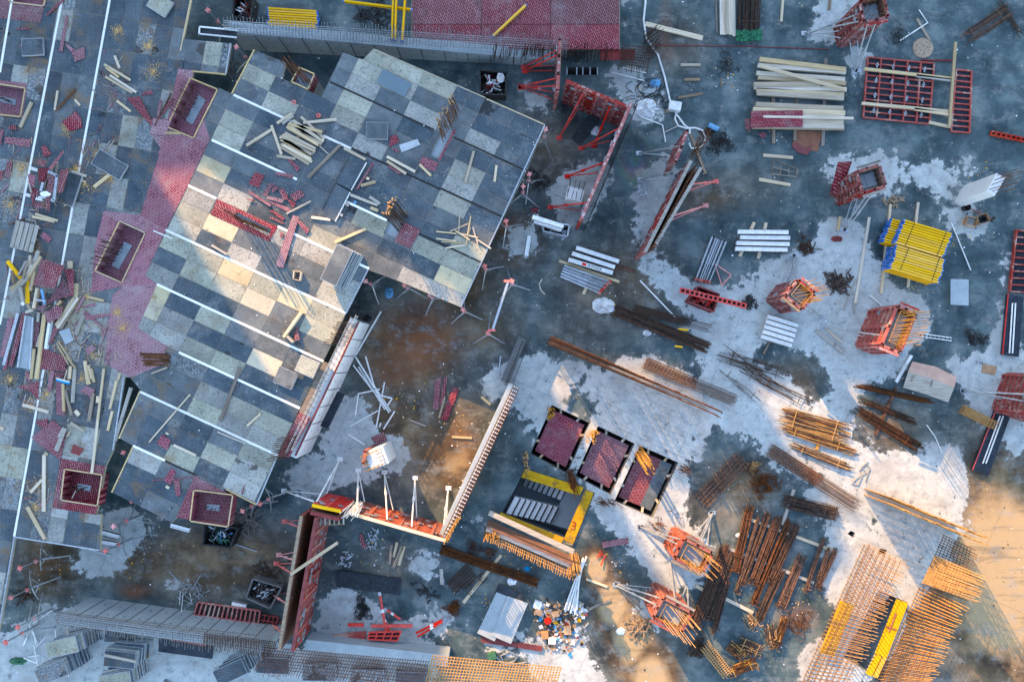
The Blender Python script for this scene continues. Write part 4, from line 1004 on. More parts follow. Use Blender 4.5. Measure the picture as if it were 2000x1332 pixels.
bars('orange hooked bar ends at the upper corner of the middle lift shaft', [(1168,838),(1146,856)], (3,6), 0, 1.0, 16, .022, hook=True)
bars('brown bar ends leaning over the yellow board right of the stairwell', [(1108,922),(1116,934)], (10,32), 0, 1.4, 18, .022, 'rust', 7)
bars('orange bar bunch leaning over the right lift shaft platform', [(1244,872),(1252,892)], (22,30), 0, 1.4, 18, .022, 'rust_orange', 6)
bars('dark bar ends at the lower corner of the middle lift shaft', [(1168,968),(1200,984)], (10,6), 0, .9, 22, .018, 'rust', 8)
bars('dark bar ends at the lowest corner of the right lift shaft', [(1272,1018),(1292,1030)], (10,6), 0, .8, 16, .018, 'rust', 6)
bars('dark bar ends right of the right lift shaft', [(1326,908),(1332,926)], (16,5), 0, 1.0, 12, .018, 'rust', 4)
for lab, a, b, n in (('row of small bar ends on the slab between the left and middle lift shafts',(1158,842),(1114,938),16),('row of small bar ends on the slab between the middle and right lift shafts',(1246,876),(1197,980),16),('row of small bar ends along the right rim of the right lift shaft',(1333,912),(1284,1014),16),('row of small bar ends above the stairwell',(1046,896),(1118,928),12)):
    bars(lab, [a, b], (-5,2), 0, .22, n, .014, 'rust_dark', 2)
cg = thing('wall_formwork', 'timber faced wall form with bars along the lower side of the stairwell', 'formwork', P(955,1020))
MB().bar(P(952,1022,.9), P(1122,1096,.9), .08, 1.6).build('form_face', MAT['brown_ply'], cg)
MB().bar(P(955,1001,1.75), P(1120,1077,1.75), .22, .1).build('top_rail', MAT['wood'], cg)
MB().bar(P(950,1033,1.5), P(1122,1108,1.5), .18, .1).build('waling', MAT['wood'], cg)
lattice('wall_reinforcement','orange upright bars along the lower side of the stairwell','rebar mesh', P(956,1024), P(1124,1100), P(950,1052,2.2), P(1118,1130,2.2), 42, 5, .02, 'rust_orange', 1, ext=.35)
bars('orange bar bunch at the lower right corner of the stairwell wall', [(1112,1080),(1126,1090)], (4,34), 0, 2.4, 40, .02, 'rust_orange', 8)
bars('orange hooked bars at the left end of the stairwell wall', [(952,1020),(972,1032)], (-2,26), 0, 2.0, 24, .02, 'rust_orange', 5, True)
# ---------------------------------------------------------------- upright and lying bar meshes
lattice('wall_reinforcement','long rusty bar wall standing above the lift shafts','rebar wall', P(1068,672), P(1380,802), P(1074,666,2.8), P(1406,814,2.8), 64, 8, .021, 'rust', 2, Vector((.1,.2,0)), .3)
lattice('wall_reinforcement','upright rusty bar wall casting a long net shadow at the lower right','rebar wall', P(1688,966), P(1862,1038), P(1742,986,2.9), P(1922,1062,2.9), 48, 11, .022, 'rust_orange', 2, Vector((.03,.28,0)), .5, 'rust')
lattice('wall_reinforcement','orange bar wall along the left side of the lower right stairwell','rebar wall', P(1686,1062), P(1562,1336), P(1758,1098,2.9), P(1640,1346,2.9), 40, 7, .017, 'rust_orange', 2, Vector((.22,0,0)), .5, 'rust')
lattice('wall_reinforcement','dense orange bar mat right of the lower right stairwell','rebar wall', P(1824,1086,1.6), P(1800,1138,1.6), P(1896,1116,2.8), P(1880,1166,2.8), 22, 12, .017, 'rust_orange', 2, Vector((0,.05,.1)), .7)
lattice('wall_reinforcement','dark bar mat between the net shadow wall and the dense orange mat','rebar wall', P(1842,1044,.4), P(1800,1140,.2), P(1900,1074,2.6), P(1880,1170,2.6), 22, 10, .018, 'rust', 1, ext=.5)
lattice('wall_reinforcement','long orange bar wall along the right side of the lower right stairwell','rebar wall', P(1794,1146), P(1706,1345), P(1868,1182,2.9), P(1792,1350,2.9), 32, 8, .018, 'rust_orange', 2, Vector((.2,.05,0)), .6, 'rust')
board_ = MB(); board_.slab([P(1642,1172,.4),P(1668,1182,.4),P(1628,1284,.4),P(1602,1272,.4)], .05); tag(board_.build('form_board', MAT['yellow_ply']), 'ochre board lying under the orange bar wall', 'board')
lattice('slab_reinforcement','dark bar mesh hanging over the panel stacks at the bottom edge','rebar mesh', P(520,1262,2.7), P(838,1290,2.7), P(500,1305,2.8), P(818,1345,2.8), 64, 8, .014, 'rust', 1, ext=.3)
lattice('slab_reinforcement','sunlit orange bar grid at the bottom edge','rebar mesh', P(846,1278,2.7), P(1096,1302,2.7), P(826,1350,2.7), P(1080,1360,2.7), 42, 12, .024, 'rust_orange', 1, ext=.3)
lattice('slab_reinforcement','row of dark bars along the wall crown beside the long double form','rebar mesh', P(400,1236,2.7), P(540,1252,2.7), P(396,1256,2.8), P(536,1274,2.8), 40, 5, .014, 'rust_dark', 1, ext=.3)
wb = wall('bottom retaining wall under the bar meshes', P(610,1232), P(880,1262), 1.2, .5, -1, 'conc')
# bars and white dowels by the red ply deck at the top
rd = thing('raised_red_deck', 'raised red ply deck at the top edge of the photo', 'deck', P(805,95))
for i in range(3):
    for j in range(3):
        x0, x1 = 805+135*i, 805+135*(i+1); y0, y1 = -50+49*j, -50+49*(j+1)
        m = MB(); m.prism([xy(P(x,y,1.0)) for x,y in ((x0+.5,y0+.5),(x1-.5,y0+.5),(x1-.5,y1-.5),(x0+.5,y1-.5))], .9, 1.0); m.build('red_sheet', MAT['ply_red3'], rd, rot=math.radians(14))
m = MB(); m.prism([xy(P(x,y,.9)) for x,y in ((803,-50),(1211,-50),(1211,97),(803,97))], .75, .895); m.build('deck_frame', MAT['joint'], rd)
tag(MB().slab([P(1172,97,.85),P(1240,97,.85),P(1240,118,.85),P(1172,118,.85)], .04).build('ply_sheet', MAT['red_dark']), 'brownish red sheet under bars below the raised red deck', 'ply sheet')
bars('row of upright bars in front of the raised red deck', [(960,106),(1200,124)], (3,-22), 1.0, 2.6, 90, .014, 'rust_dark', 3)
bars('cluster of rusty bars right of the raised red deck', [(1262,112),(1275,60)], (14,-12), 0, 1.5, 60, .016, 'rust', 9)
lattice('wall_reinforcement','dark bar mesh lying right of the raised red deck','rebar mesh', P(1215,88,.9), P(1275,92,.9), P(1210,128,.9), P(1266,136,.9), 16, 8, .014, 'rust_dark', 1, ext=.3)
# deck column starters
def deck_starters(label, base, z, tip, n, mat='rust_dark', r=.017, tips=False):
    root = thing('starter_bars', label, 'rebar', P(*base[0], z)); m = MB(); t_ = MB()
    for i in range(n):
        s = i/(n-1); x = (lerp(base[0][0],base[1][0],s)+R.uniform(-3,3), lerp(base[0][1],base[1][1],s)+R.uniform(-3,3))
        a = P(x[0], x[1], z-.3); b = P(x[0]+tip[0]+R.uniform(-4,4), x[1]+tip[1]+R.uniform(-4,4), ZD+tip[2]+R.uniform(-.15,.15))
        m.tube(a, b, r, 4); t_.tube(b, b+(b-a).normalized()*.06, r*1.8, 5)
    m.build('bar', MAT[mat], root)
    if tips: tag(t_.build('bar_tips', MAT['rust_orange'], root), kind='stuff')
    return root
deck_starters('black bars leaning out of the head box near the small grey panels', ((396,188),(368,240)), ZD-.5, (-40,-26,1.3), 15)
deck_starters('black bars leaning out of the head box below the white lath', ((250,475),(224,522)), ZD-.5, (-46,-12,1.3), 15)
deck_starters('thin bars lying in the square head box of the left deck', ((152,950),(175,952)), ZD-.55, (-22,4,.1), 7)
deck_starters('thin bars lying in the square head box of the tilted deck', ((404,990),(428,992)), ZD-.55, (-4,4,.1), 6)
deck_starters('bent dark bars in the head box cut by the left edge', ((0,192),(32,202)), ZD-.45, (-22,-8,.2), 7)
deck_starters('rusty bars in rows standing in the slot below the blue sheet', ((898,222),(866,278)), ZD, (-12,-34,1.9), 26, 'rust', tips=True)
deck_starters('bar bunch with orange tips beside the small red square', ((800,424),(782,458)), ZD, (-30,-36,1.9), 30, 'rust_dark', tips=True)
deck_starters('rows of long dark bars standing in the sunlit red slot', ((470,430),(535,458)), ZD-.2, (-36,-18,1.9), 26, 'rust_dark')
deck_starters('thick rusty bar bunch leaning left at the end of the red strip', ((336,692),(338,714)), ZD-.2, (-58,-2,2.8), 26, 'rust', .024)
cc = thing('concrete_column', 'concrete column with a wooden collar and bars beside the deck notch', 'column', P(630,208))
q4 = [P(574,164,2.6),P(604,178,2.6),P(616,150,2.6),P(588,138,2.6)]
qb = [Vector((v.x,v.y,0)) for v in q4]; MB().hexa(qb[::-1] if (qb[1]-qb[0]).cross(qb[2]-qb[1]).z < 0 else qb, (q4[::-1] if (qb[1]-qb[0]).cross(qb[2]-qb[1]).z < 0 else q4)).build('shaft', MAT['conc'], cc)
for i in range(4): 
    c = sum(q4, Vector())/4; a, b = [c+(v-c)*1.06 for v in (q4[i], q4[(i+1) % 4])]
    MB().bar(a+Vector((0,0,-.1)), b+Vector((0,0,-.1)), .05, .8).build('collar_board', MAT['ply_red3'], cc)
    MB().bar(a+Vector((0,0,.312)), b+Vector((0,0,.312)), .06, .02).build('collar_edge', MAT['ply_edge'], cc)
bars('tall rusty bars leaning out of the collared column by the deck notch', [(582,150),(606,168),(590,160)], (-26,-34), 2.4, 4.4, 22, .02, 'rust', 8)
# bare columns on the ground
def column(label, px, w, l, ang, h, mat='conc', nb=(3,4), bt=.8, tilt=(0,0), bmat='rust'):
    c = P(*px); u = Vector((math.cos(ang), math.sin(ang), 0)); v = Vector((-u.y,u.x,0))
    root = thing('concrete_column', label, 'column', c); q = [c-u*w/2-v*l/2, c+u*w/2-v*l/2, c+u*w/2+v*l/2, c-u*w/2+v*l/2]
    MB().hexa(q, [p+Vector((0,0,h)) for p in q]).build('shaft', MAT[mat], root)
    m = MB(); fan(m, [p+Vector((0,0,h-.1)) for p in rect_pts(c,u,v,w*.8,l*.8,*nb)], bt+.1, 0, .04, .016, Vector((tilt[0],tilt[1],0)), .12); m.build('starter_bars', MAT[bmat], root)
    return root
column('bare concrete column with rusty bars near the right edge', (1880,384), .42, .9, A(-30), 2.75, 'conc_light', (3,4), .9, (.35,.1))
column('low concrete column with a crown of bars below the leaning red wall form', (1118,392), .75, .55, A(-14), 1.6, 'conc_light', (4,3), 1.2, (0,.15))
k_ = column('concrete column with a lattice crown above the sunlit wall form', (752,882), .85, .8, A(20), 2.5, 'conc_light', (5,5), .5, (-.2,-.1), 'rust_orange')
form_panel(k_, P(735,868), P(732,892), 2.7, Vector((-1,0,0)), 'red', rows=5, cols=1)
tag(MB().slab([P(724,855,.5),P(750,843,.3),P(756,860,.2),P(735,870,.5)], .03).build('ply_sheet', MAT['ply_red3']), 'red ply piece by the column above the sunlit wall form', 'ply sheet')
lsheet = MB(); lsheet.slab([P(1636,318,1.6),P(1664,316,2.2),P(1643,376,.5),P(1620,384,.1)], .03)
tag(lsheet.build('ply_sheet', MAT['ply_red3'], rot=.8), 'red ply sheet leaning on the column form above the yellow beams', 'ply sheet')
# ---------------------------------------------------------------- stacks of stock on the ground
def ang_of(a, b): d = b-a; return math.atan2(d.y, d.x)
def place_beam(proto, a, b, z, label=None, group=None, first=[None]):
    pass
NTH = ['first','second','third','fourth','fifth','sixth','seventh','eighth','ninth','tenth']
class Proto:
    """the first use moves the made thing itself, later uses copy it with its parts"""
    def __init__(s, make): s.make = make; s.o = None
    def put(s, loc, rot, label, group=None, sx=1.0):
        if s.o is None:
            s.o = s.make(); o = s.o; o.location = loc; o.rotation_euler = (0,0,rot)
        else: o = copy_tree(s.o, loc, rot)
        o['label'] = label; o.scale = (sx, 1, 1)
        if group: o['group'] = group
        return o
# yellow timber beams with blue ends
def mk_yellow():
    t = thing('formwork_beam', 'yellow beam', 'beam', (0,0,0)); L = 2.35
    m = MB(); m.box(-L/2+.05,-.04,0,L/2-.05,.04,.04); m.box(-L/2+.05,-.04,.16,L/2-.05,.04,.2); m.box(-L/2+.05,-.014,.04,L/2-.05,.014,.16); m.build('beam_body', MAT['yellow'], t)
    for s in (-1,1):
        m = MB(); x0, x1 = sorted((s*(L/2-.05), s*L/2)); m.box(x0,-.041,-.001,x1,.041,.201); m.build('end_cap', MAT['blue'], t)
    return t
YB = Proto(mk_yellow)
def ypack(a, b, c, nb, nl, ztop, name, shift=0.0):
    """a-b: px of the top face's first long edge, c: px beyond b across the pack"""
    A, B, D = P(*a, ztop), P(*b, ztop), P(*c, ztop); u = nrm(B-A); v = nrm(D-B); w = (D-B).length; rot = ang_of(A, B); L = (B-A).length
    for l in range(nl):
        for i in range(nb):
            top = l == nl-1
            p = (A+B)/2 + v*(w*(i+.5)/nb) + u*R.uniform(-.04,.04) - u*(shift if l < nl-2 else 0); p.z = ztop-.2*(nl-l) + .0
            side = ['upper edge','lower edge'][i > nb/2]
            YB.put(p, rot+R.uniform(-.006,.006), (NTH[i]+' yellow beam from the upper edge on top of the ' if top else 'yellow beam below the top layer of the ')+name, ('top layer beams of the ' if top else 'lower layer beams of the ')+name, L/2.35)
ypack((1767,428),(1862,456),(1842,503), 10, 5, 1.1, 'upper strapped yellow pack', .4)
ypack((1752,478),(1848,507),(1834,554), 10, 5, 1.1, 'lower strapped yellow pack')
ypack((522,14),(620,20),(620,62), 9, 2, .5, 'flat yellow stack at the top edge')
def ysingle(a, b, z, label, group=None):
    A, B = P(*a, z), P(*b, z); return YB.put(Vector(((A.x+B.x)/2, (A.y+B.y)/2, z)), ang_of(A, B), label, group, (B-A).length/2.35)
ysingle((1028,12),(962,74),1.02,'single yellow beam lying across the raised red deck')
ysingle((671,5),(806,22),1.3,'long yellow beam lying flat left of the raised red deck')
ysingle((770,-30),(766,82),1.5,'left one of two upright yellow beams left of the raised red deck')
ysingle((776,-30),(772,82),1.5,'second of the upright yellow beams left of the raised red deck, touching the first')
ysingle((794,-30),(786,84),1.5,'rightmost upright yellow beam beside the raised red deck')
ysingle((1322,643),(1344,645),.02,'short yellow block between the dark and the rusty bar bundles'); ysingle((1316,676),(1332,678),.02,'short yellow block below the long dark bar bundle')
for lab, pts in (('black strap round the upper strapped yellow pack',((1787,434),(1768,481))),('black strap near the right end of the upper strapped yellow pack',((1849,452),(1830,500))),('black strap round the lower strapped yellow pack',((1775,485),(1758,528))),('black strap near the right end of the lower strapped yellow pack',((1835,504),(1820,550)))):
    tag(MB().bar(P(*pts[0],1.115), P(*pts[1],1.115), .02, .01).build('strap', MAT['cable']), lab, 'strap')
plank('round bearer log under the left side of the yellow packs', (1738,400),(1720,574), 5, .1, 0); plank('round bearer log under the right side of the yellow packs', (1792,396),(1772,562), 5, .1, 0)
# white steel deck beams
def mk_white():
    t = thing('deck_beam', 'white beam', 'beam', (0,0,0)); L = 2.2
    m = MB(); m.box(-L/2,-.1,0,L/2,.1,.05); m.box(-L/2,-.1,.05,L/2,-.07,.2); m.box(-L/2,.07,.05,L/2,.1,.2); m.box(-L/2,-.065,.14,L/2,.065,.17); m.build('beam_body', MAT['white'], t)
    m = MB()
    for i in range(22):
        x = -L/2+.05+i*L/22; m.box(x,-.128,.13,x+.05,-.1,.203); m.box(x,.1,.13,x+.05,.128,.203)
    for y in (-.1,.1): m.box(-L/2, y-.004, .2, L/2, y+.004, .204)
    m.build('tooth_row', MAT['dark'], t)
    return t
WB = Proto(mk_white)
def wbeam(a, b, z, label, group=None):
    A, B = P(*a, z), P(*b, z); A.z = B.z = z; return WB.put((A+B)/2, ang_of(A, B), label, group, (B-A).length/2.2)
for i, (a, b, nm) in enumerate([((1125,485),(1208,512),'topmost'),((1117,496),(1200,523),'middle'),((1110,508),(1196,534),'lettered lowest')]):
    o = wbeam(a, b, .18, nm+' white beam of the three stacked above the grey props')
    if i == 2:
        cu = bpy.data.curves.new('lettering', 'FONT'); cu.body = 'SKYDECK'; cu.size = .17; cu.extrude = .002; cu.align_x = 'CENTER'; cu.align_y = 'CENTER'
        tx = bpy.data.objects.new('lettering', cu); C.objects.link(tx); tx.parent = o; tx.location = (.2, 0, .176); cu.materials.append(MAT['dark'])
        MB().box(-.42,-.06,.171,-.22,.06,.176)
        m = MB(); m.box(-.42,-.06,.172,-.22,.06,.176); e_ = m.build('emblem', MAT['red_bright'], None, loc=(0,0,0)); e_.parent = o
for i, (a, b) in enumerate([((1440,454),(1538,455)),((1444,465),(1541,466)),((1437,476),(1540,478)),((1435,487),(1536,489))]):
    wbeam(a, b, .15, ['top','second','third','bottom'][i]+' white beam of the four lying on two timbers above the red truss')
for i in range(5):
    x, y = -3.2*i, 9.6*i; wbeam((1498+x,619+y),(1557+x,637+y), .12, ['top','second','third','fourth','bottom'][i]+' white beam of the five beside the orange barred column form')
for i, (a, b) in enumerate([((1040,425),(1100,444)),((1043,433),(1096,450))]): wbeam(a, b, 2.2 if i == 0 else .9, ['white beam hanging from the deck edge over the grey crate','white beam under the deck edge beside the grey crate'][i])
wbeam((1034,462),(1028,500), .6, 'short white beam on end below the deck corner')
wbeam((190,1035),(236,1047), .5, 'white beam under the lower edge of the left deck'); wbeam((194,1056),(232,1062), .3, 'second white beam under the lower edge of the left deck'); wbeam((336,1024),(372,1034), 1.6, 'white beam tucked below the square head box of the tilted deck')
wbeam((455,1176),(483,1182), .2, 'white beam behind the red framed form lying on the wall')
# steel props
def mk_prop():
    t = thing('steel_prop', 'grey prop', 'prop', (0,0,0)); L = 2.0
    m = MB(); m.tube(Vector((-L/2,0,.06)), Vector((L*.1,0,.06)), .045, 6); m.tube(Vector((L*.1,0,.06)), Vector((L/2,0,.06)), .03, 6); m.build('tube', MAT['galv'], t)
    m = MB(); m.box(L/2-.12,-.06,0,L/2,.06,.12); m.build('red_head', MAT['red'], t)
    m = MB(); m.box(-L/2-.02,-.07,0,-L/2,.07,.13); m.build('end_plate', MAT['dark'], t)
    return t
PR = Proto(mk_prop)
def prop(a, b, z, label, group):
    A, B = P(*a, z), P(*b, z); A.z = B.z = z; PR.put((A+B)/2, ang_of(A, B), label, group, (B-A).length/2.0)
for i in range(9):
    t = i/8; j = R.uniform(-1,1); prop((lerp(1101,1093,t)+j,lerp(519,540,t)),(lerp(1194,1172,t)+j,lerp(551,574,t)), .1 if i % 2 else .2, NTH[i]+' grey prop from the top in the stack below the three white beams', 'props below the lettered white beam')
for i in range(9):
    t = i/8; j = R.uniform(-2,2); prop((lerp(1389,1416,t)+j,lerp(462,472,t)),(lerp(1356,1382,t)+j,lerp(548,554,t)), .1 if i % 2 else .22, NTH[i]+' grey prop from the left in the stack beside the pink triangle frame', 'props left of the triangle frame')
T = plank
T('grey bearer timber between the lettered white beam and the grey props',(1092,510),(1209,551),5,.1); T('short timber end under the grey props',(1146,560),(1139,575),6,.1)
T('left timber under the four white beams',(1472,435),(1444,501),6,.12); T('right timber under the four white beams',(1495,436),(1480,505),6,.12); T('round timber end under the five white beams',(1504,664),(1490,692),4,.1,0,'wood_old')
bundle('rusty rods poking out right of the lettered white beam', P(1197,519),P(1241,533),.3,14,.016,'rust',.2,.08)
tri = MB(); pts = [P(1396,515,.1),P(1428,537,.1),P(1410,558,.1)]; tri.path([pts[0],pts[1]],.03); tri.path([pts[1],pts[2]],.03); tri.path([pts[2],pts[0]],.03); tag(tri.build('triangle_frame', MAT['pink']), 'pink triangular steel frame beside the stack of grey props', 'frame')
# panel stacks
def mk_panel(key):
    def f():
        t = thing('formwork_panel', 'panel', 'panel', (0,0,0)); L, Wd = 1.42, .74
        m = MB(); m.box(-L/2,-Wd/2,0,L/2,-Wd/2+.03,.11); m.box(-L/2,Wd/2-.03,0,L/2,Wd/2,.11); m.box(-L/2,-Wd/2+.03,0,-L/2+.03,Wd/2-.03,.11); m.box(L/2-.03,-Wd/2+.03,0,L/2,Wd/2-.03,.11); m.build('panel_frame', MAT['galv'], t)
        m = MB(); m.box(-L/2+.02,-Wd/2+.02,.1,L/2-.02,Wd/2-.02,.116); m.build('panel_face', PM[key], t)
        return t
    return f
PAN = {k_: Proto(mk_panel(k_)) for k_ in 'dpms'}
def pstack(c, ang, n, top, name, lean=(0,0), z0=0.0, jit=.05, sx=1.0):
    zt = z0 + .13*n; ct = P(*c, zt)
    for i in range(n):
        last = i == n-1; k_ = top if last else R.choice('dpmd')
        p = ct - Vector((lean[0], lean[1], 0))*(n-1-i); p.z = z0+.13*i
        PAN[k_].put(p+Vector((R.uniform(-jit,jit),R.uniform(-jit,jit),0))*(0 if last else 1), ang+R.uniform(-.04,.04)*(0 if last else 1),
            ('topmost panel of the '+name) if last else (NTH[n-1-i]+' panel from the top of the '+name), None if last else 'lower panels of the '+name, sx)
pstack((120,1264), A(13), 9, 'p', 'stack beside the loose white laths', (-.07,-.03))
pstack((100,1313), A(20), 9, 's', 'speckled stack in the lower left corner', (-.06,-.04))
pstack((233,1288), A(-6), 9, 'd', 'stack with a timber lying on it', (-.05,-.04))
pstack((233,1239), A(-2), 2, 'm', 'low panel pair right of the loose white laths')
pstack((224,1331), A(9), 9, 'p', 'stack cut by the bottom edge', (-.05,-.04))
pstack((449,1313), A(25), 10, 'd', 'fanned dark stack below the long double wall form', (-.07,-.05))
pstack((532,1300), A(-3), 2, 'd', 'dark panel pair below the long double wall form', sx=1.1)
pstack((623,1314), A(-1), 5, 's', 'mottled stack under the dark bar mesh', sx=1.1)
pstack((716,1324), A(-1), 4, 's', 'blotched stack under the dark bar mesh', sx=1.1)
pstack((805,1328), A(-2), 3, 'd', 'dark stack left of the sunlit orange bar grid', sx=1.1)
T('pale timber lying on a panel stack at the lower left',(204,1278),(266,1291),5,.06,1.3)
T('short log end sticking out of the panel stack at the lower left',(132,1228),(134,1238),6,.1,1.0,'wood_old')
bk = thing('form_board','dark blue form board with a pale worn edge under the wall crown bars','board',P(310,1260)); MB().slab([P(311,1241,.3),P(418,1252,.3),P(414,1286,.3),P(309,1272,.3)],.08).build('board_face', MAT['black'], bk); MB().bar(P(332,1247,.34),P(402,1259,.34),.1,.05).build('edge_batten', MAT['red'], bk)
# panels stacked on the deck
pstack((657,518), A(64), 7, 'm', 'leaning panel stack on the tilted deck', (-.045,.01), ZD+.03, .03, 1.15)
for lab, c, a_, k_, z in (('sunlit pale square panel near the lower deck edge',(601,716),-24,'p',.25),('sunlit brownish square panel left of the pale one near the lower deck edge',(559,738),-24,'m',.15),('pale panel tilted on the dark deck at the top',(314,11),-33,'p',.1),('small square panel with a chipped rim on the left deck',(66,94),3,'d',.05),('dark loose panel lying by sawdust on the left deck',(216,323),-31,'d',.08),('dark loose panel covered with sawdust beside the broken ply heap',(138,370),72,'d',.08),('square grey panel lying on the pale panels of the deck',(737,257),-2,'m',.05)):
    PAN[k_].put(P(*c, ZD+z), A(a_), lab, None, {'sunlit':.62}.get(lab.split()[0], .66 if 'square' in lab or 'tilted' in lab else 1.0))
tag(MB().slab([P(748,135,ZD+.12),P(804,164,ZD+.08),P(790,190,ZD+.06),P(735,161,ZD+.1)],.05).build('form_board', simple('plain_blue_board',(.09,.15,.19),(.12,.18,.22),None,scale=2,rough=.6)),'plain teal blue board lying on the pale panels','board')
for lab, c in (('upper dark board with a white edge leaning on the deck',[(687,303),(716,318),(686,372),(657,357)]),('lower dark board overlapping the upper one on the deck',[(657,360),(684,376),(655,433),(628,420)])):
    t = thing('form_board', lab, 'board', P(*c[0], ZD)); MB().slab([P(x,y,ZD+.12) for x,y in c],.06).build('board_face', PM['d'], t); MB().bar(P(*c[1],ZD+.12),P(*c[2],ZD+.12),.03,.1).build('white_edge', MAT['white'], t)
# slatted pallet
def pallet(label, c, ang, z, w=1.05, l=1.2, n=5, mat='wood_grey', th=.14):
    t = thing('pallet', label, 'pallet', P(*c, z), ang); c0 = P(*c, z); u = Vector((math.cos(ang),math.sin(ang),0)); v = Vector((-u.y,u.x,0))
    for i in range(n):
        o = v*(w*((i+.5)/n-.5)); MB().bar(c0+o-u*l/2+Vector((0,0,th)), c0+o+u*l/2+Vector((0,0,th)), w/n*.8, .022).build('slat', MAT[mat], t)
    for s in (-.42,0,.42): MB().bar(c0+u*l*s-v*w/2+Vector((0,0,th*.45)), c0+u*l*s+v*w/2+Vector((0,0,th*.45)), .1, th*.8).build('bearer', MAT['wood_old'], t)
    return t
pallet('grey slatted pallet lying on the left deck', (51,463), A(76), ZD+.02)
# timber stacks
TS = [((1482,118),(1650,138),0.3),((1479,130),(1650,143),.2),((1476,145),(1648,157),.2),((1479,154),(1650,165),.2),((1471,167),(1600,166),.3),((1472,172),(1651,177),.2),((1476,178),(1646,187),.2),((1477,184),(1646,194),.2)]
for i, (a, b, z) in enumerate(TS): T(NTH[i]+' pale timber beam from the top of the open timber stack', a, b, 8, .16, z, 'wood', 'beams of the open timber stack')
T('timber beam slanting across the open timber stack',(1484,130),(1651,177),6,.1,.5)
for k2 in range(2):
    for i in range(5):
        y = 208+i*10-k2*2; T(NTH[i]+' pale beam from the upper edge of the stack under the red ply sheet' if k2 else 'timber beam in the bottom layer of the stack under the red ply sheet',(1472+R.uniform(-4,4),y),(1646+R.uniform(-3,3),y+8-i*1.2),9,.16,.12+.17*k2,'wood','top beams under the red ply sheet' if k2 else 'bottom beams under the red ply sheet')
T('thin timber sticking out right of the stack under the red ply sheet',(1490,229),(1666,232),4.5,.08,.48)
for lab, a, b in (('left bearer under both timber stacks',(1509,150),(1510,281)),('middle bearer under both timber stacks',(1556,160),(1551,276)),('right bearer under both timber stacks',(1612,116),(1606,286))): T(lab, a, b, 6, .1, 0, 'wood_old')
def sheet(label, pts, z, mat='ply_red', rot=0.0, th=.02, name='ply_sheet', cat='ply sheet', tilt=0.0, group=None):
    m = MB(); n = len(pts); m.slab([P(x,y,z+(tilt*(i/(n-1)))) for i,(x,y) in enumerate(pts)], th)
    return tag(m.build(name, MAT[mat] if isinstance(mat, str) else mat, rot=rot), label, cat, group)
sheet('red patterned ply sheet lying on the timber stack',[(1467,217),(1568,216),(1568,248),(1466,250)],.56,'ply_red3',.9,.03)
sheet('small dark red sheet at the left end of the timber stack',[(1455,232),(1467,232),(1466,254),(1456,252)],.3,'ply_red3',.4)
sheet('brown sheet under the lower side of the timber stack',[(1552,255),(1606,258),(1597,297),(1548,286)],.03,'brown_ply'); sheet('torn red sheet lying on the brown sheet',[(1546,281),(1560,279),(1572,290),(1585,282),(1583,296),(1576,303),(1558,298),(1550,290)],.06,'red_dark')
sheet('small torn red scrap left of the torn red sheet',[(1481,262),(1490,258),(1498,264),(1490,272)],.03,'ply_red')
# top edge stock
for i in range(5): T(NTH[i]+' pale board from the left beside the dark rods at the top edge',(1408+i*6,-6),(1406+i*6+3,70+R.uniform(-3,3)),6,.06,.25 if i > 1 else .1,'wood','boards beside the dark rods at the top edge')
bundle('dark rod bundle at the top edge with a green net over its end',P(1462,-8),P(1461,66),1.0,40,.022,'rust_dark',.03,.3,mats=['rust_dark','dark'],name='rod_bundle',cat='rod bundle')
gn = MB()
for i in range(260): 
    p = P(R.uniform(1438,1485), R.uniform(60,79), R.uniform(.05,.35)); d = Vector((R.uniform(-.1,.1),R.uniform(-.1,.1),R.uniform(-.03,.03))); e2 = Vector((-d.y,d.x,.02)); gn.add([p-d,p+e2,p+d,p-e2],[(0,1,2,3)])
tag(gn.build('net', MAT['green']),'crumpled green net at the end of the dark rods','net')
T('dark upright timber left of the board stack at the top edge',(1398,5),(1400,66),3,.06,0,'wood_old')
# red framed forms lying on the ground
def flat_form(label, c4, rows, cols, mat='red', face='black', h=.12, clampn=0, z=0.0):
    q = [P(x,y,z) for x,y in c4]; t = thing('framed_form', label, 'form panel', q[0]); Z = Vector((0,0,1))
    MB().slab([v+Z*.03 for v in q], .025).build('form_face', MAT[face], t); m = MB()
    for i in range(rows+1):
        s = i/rows; m.bar(lerp(q[0],q[3],s)+Z*(h/2+.03), lerp(q[1],q[2],s)+Z*(h/2+.03), .05, h)
    for j in range(cols+1):
        s = j/cols; m.bar(lerp(q[0],q[1],s)+Z*(h/2+.035), lerp(q[3],q[2],s)+Z*(h/2+.035), .06, h)
    f = m.build('steel_frame', MAT[mat], t)
    for i in range(clampn):
        p = lerp(lerp(q[0],q[1],R.choice([.15,.38,.62,.85])), lerp(q[3],q[2],R.choice([.15,.38,.62,.85])), R.choice([.1,.3,.5,.7,.9])); p = lerp(lerp(q[0],q[1],(i % 4+.6)/4.2), lerp(q[3],q[2],(i % 4+.6)/4.2), (i//4+.5)/4)+Z*(h+.05)
        m = MB(); m.bar(p-Vector((.02,.12,0)), p+Vector((.02,.12,0)), .05, .05); m.bar(p-Vector((.07,0,0)), p+Vector((.07,0,0)), .05, .05); m.build('clamp', MAT['galv'], t)
    return t
flat_form('large square grid of red framed panels lying by the timber stacks',[(1693,114),(1822,126),(1813,244),(1684,231)],10,5,'red',clampn=16)
flat_form('narrow red ladder shaped panel right of the large red grid',[(1865,138),(1895,141),(1891,261),(1855,258)],11,1,'red'); flat_form('red ladder shaped panel cut by the right edge of the photo',[(1981,451),(2030,455),(2020,572),(1968,570)],9,1,'red',h=.2)
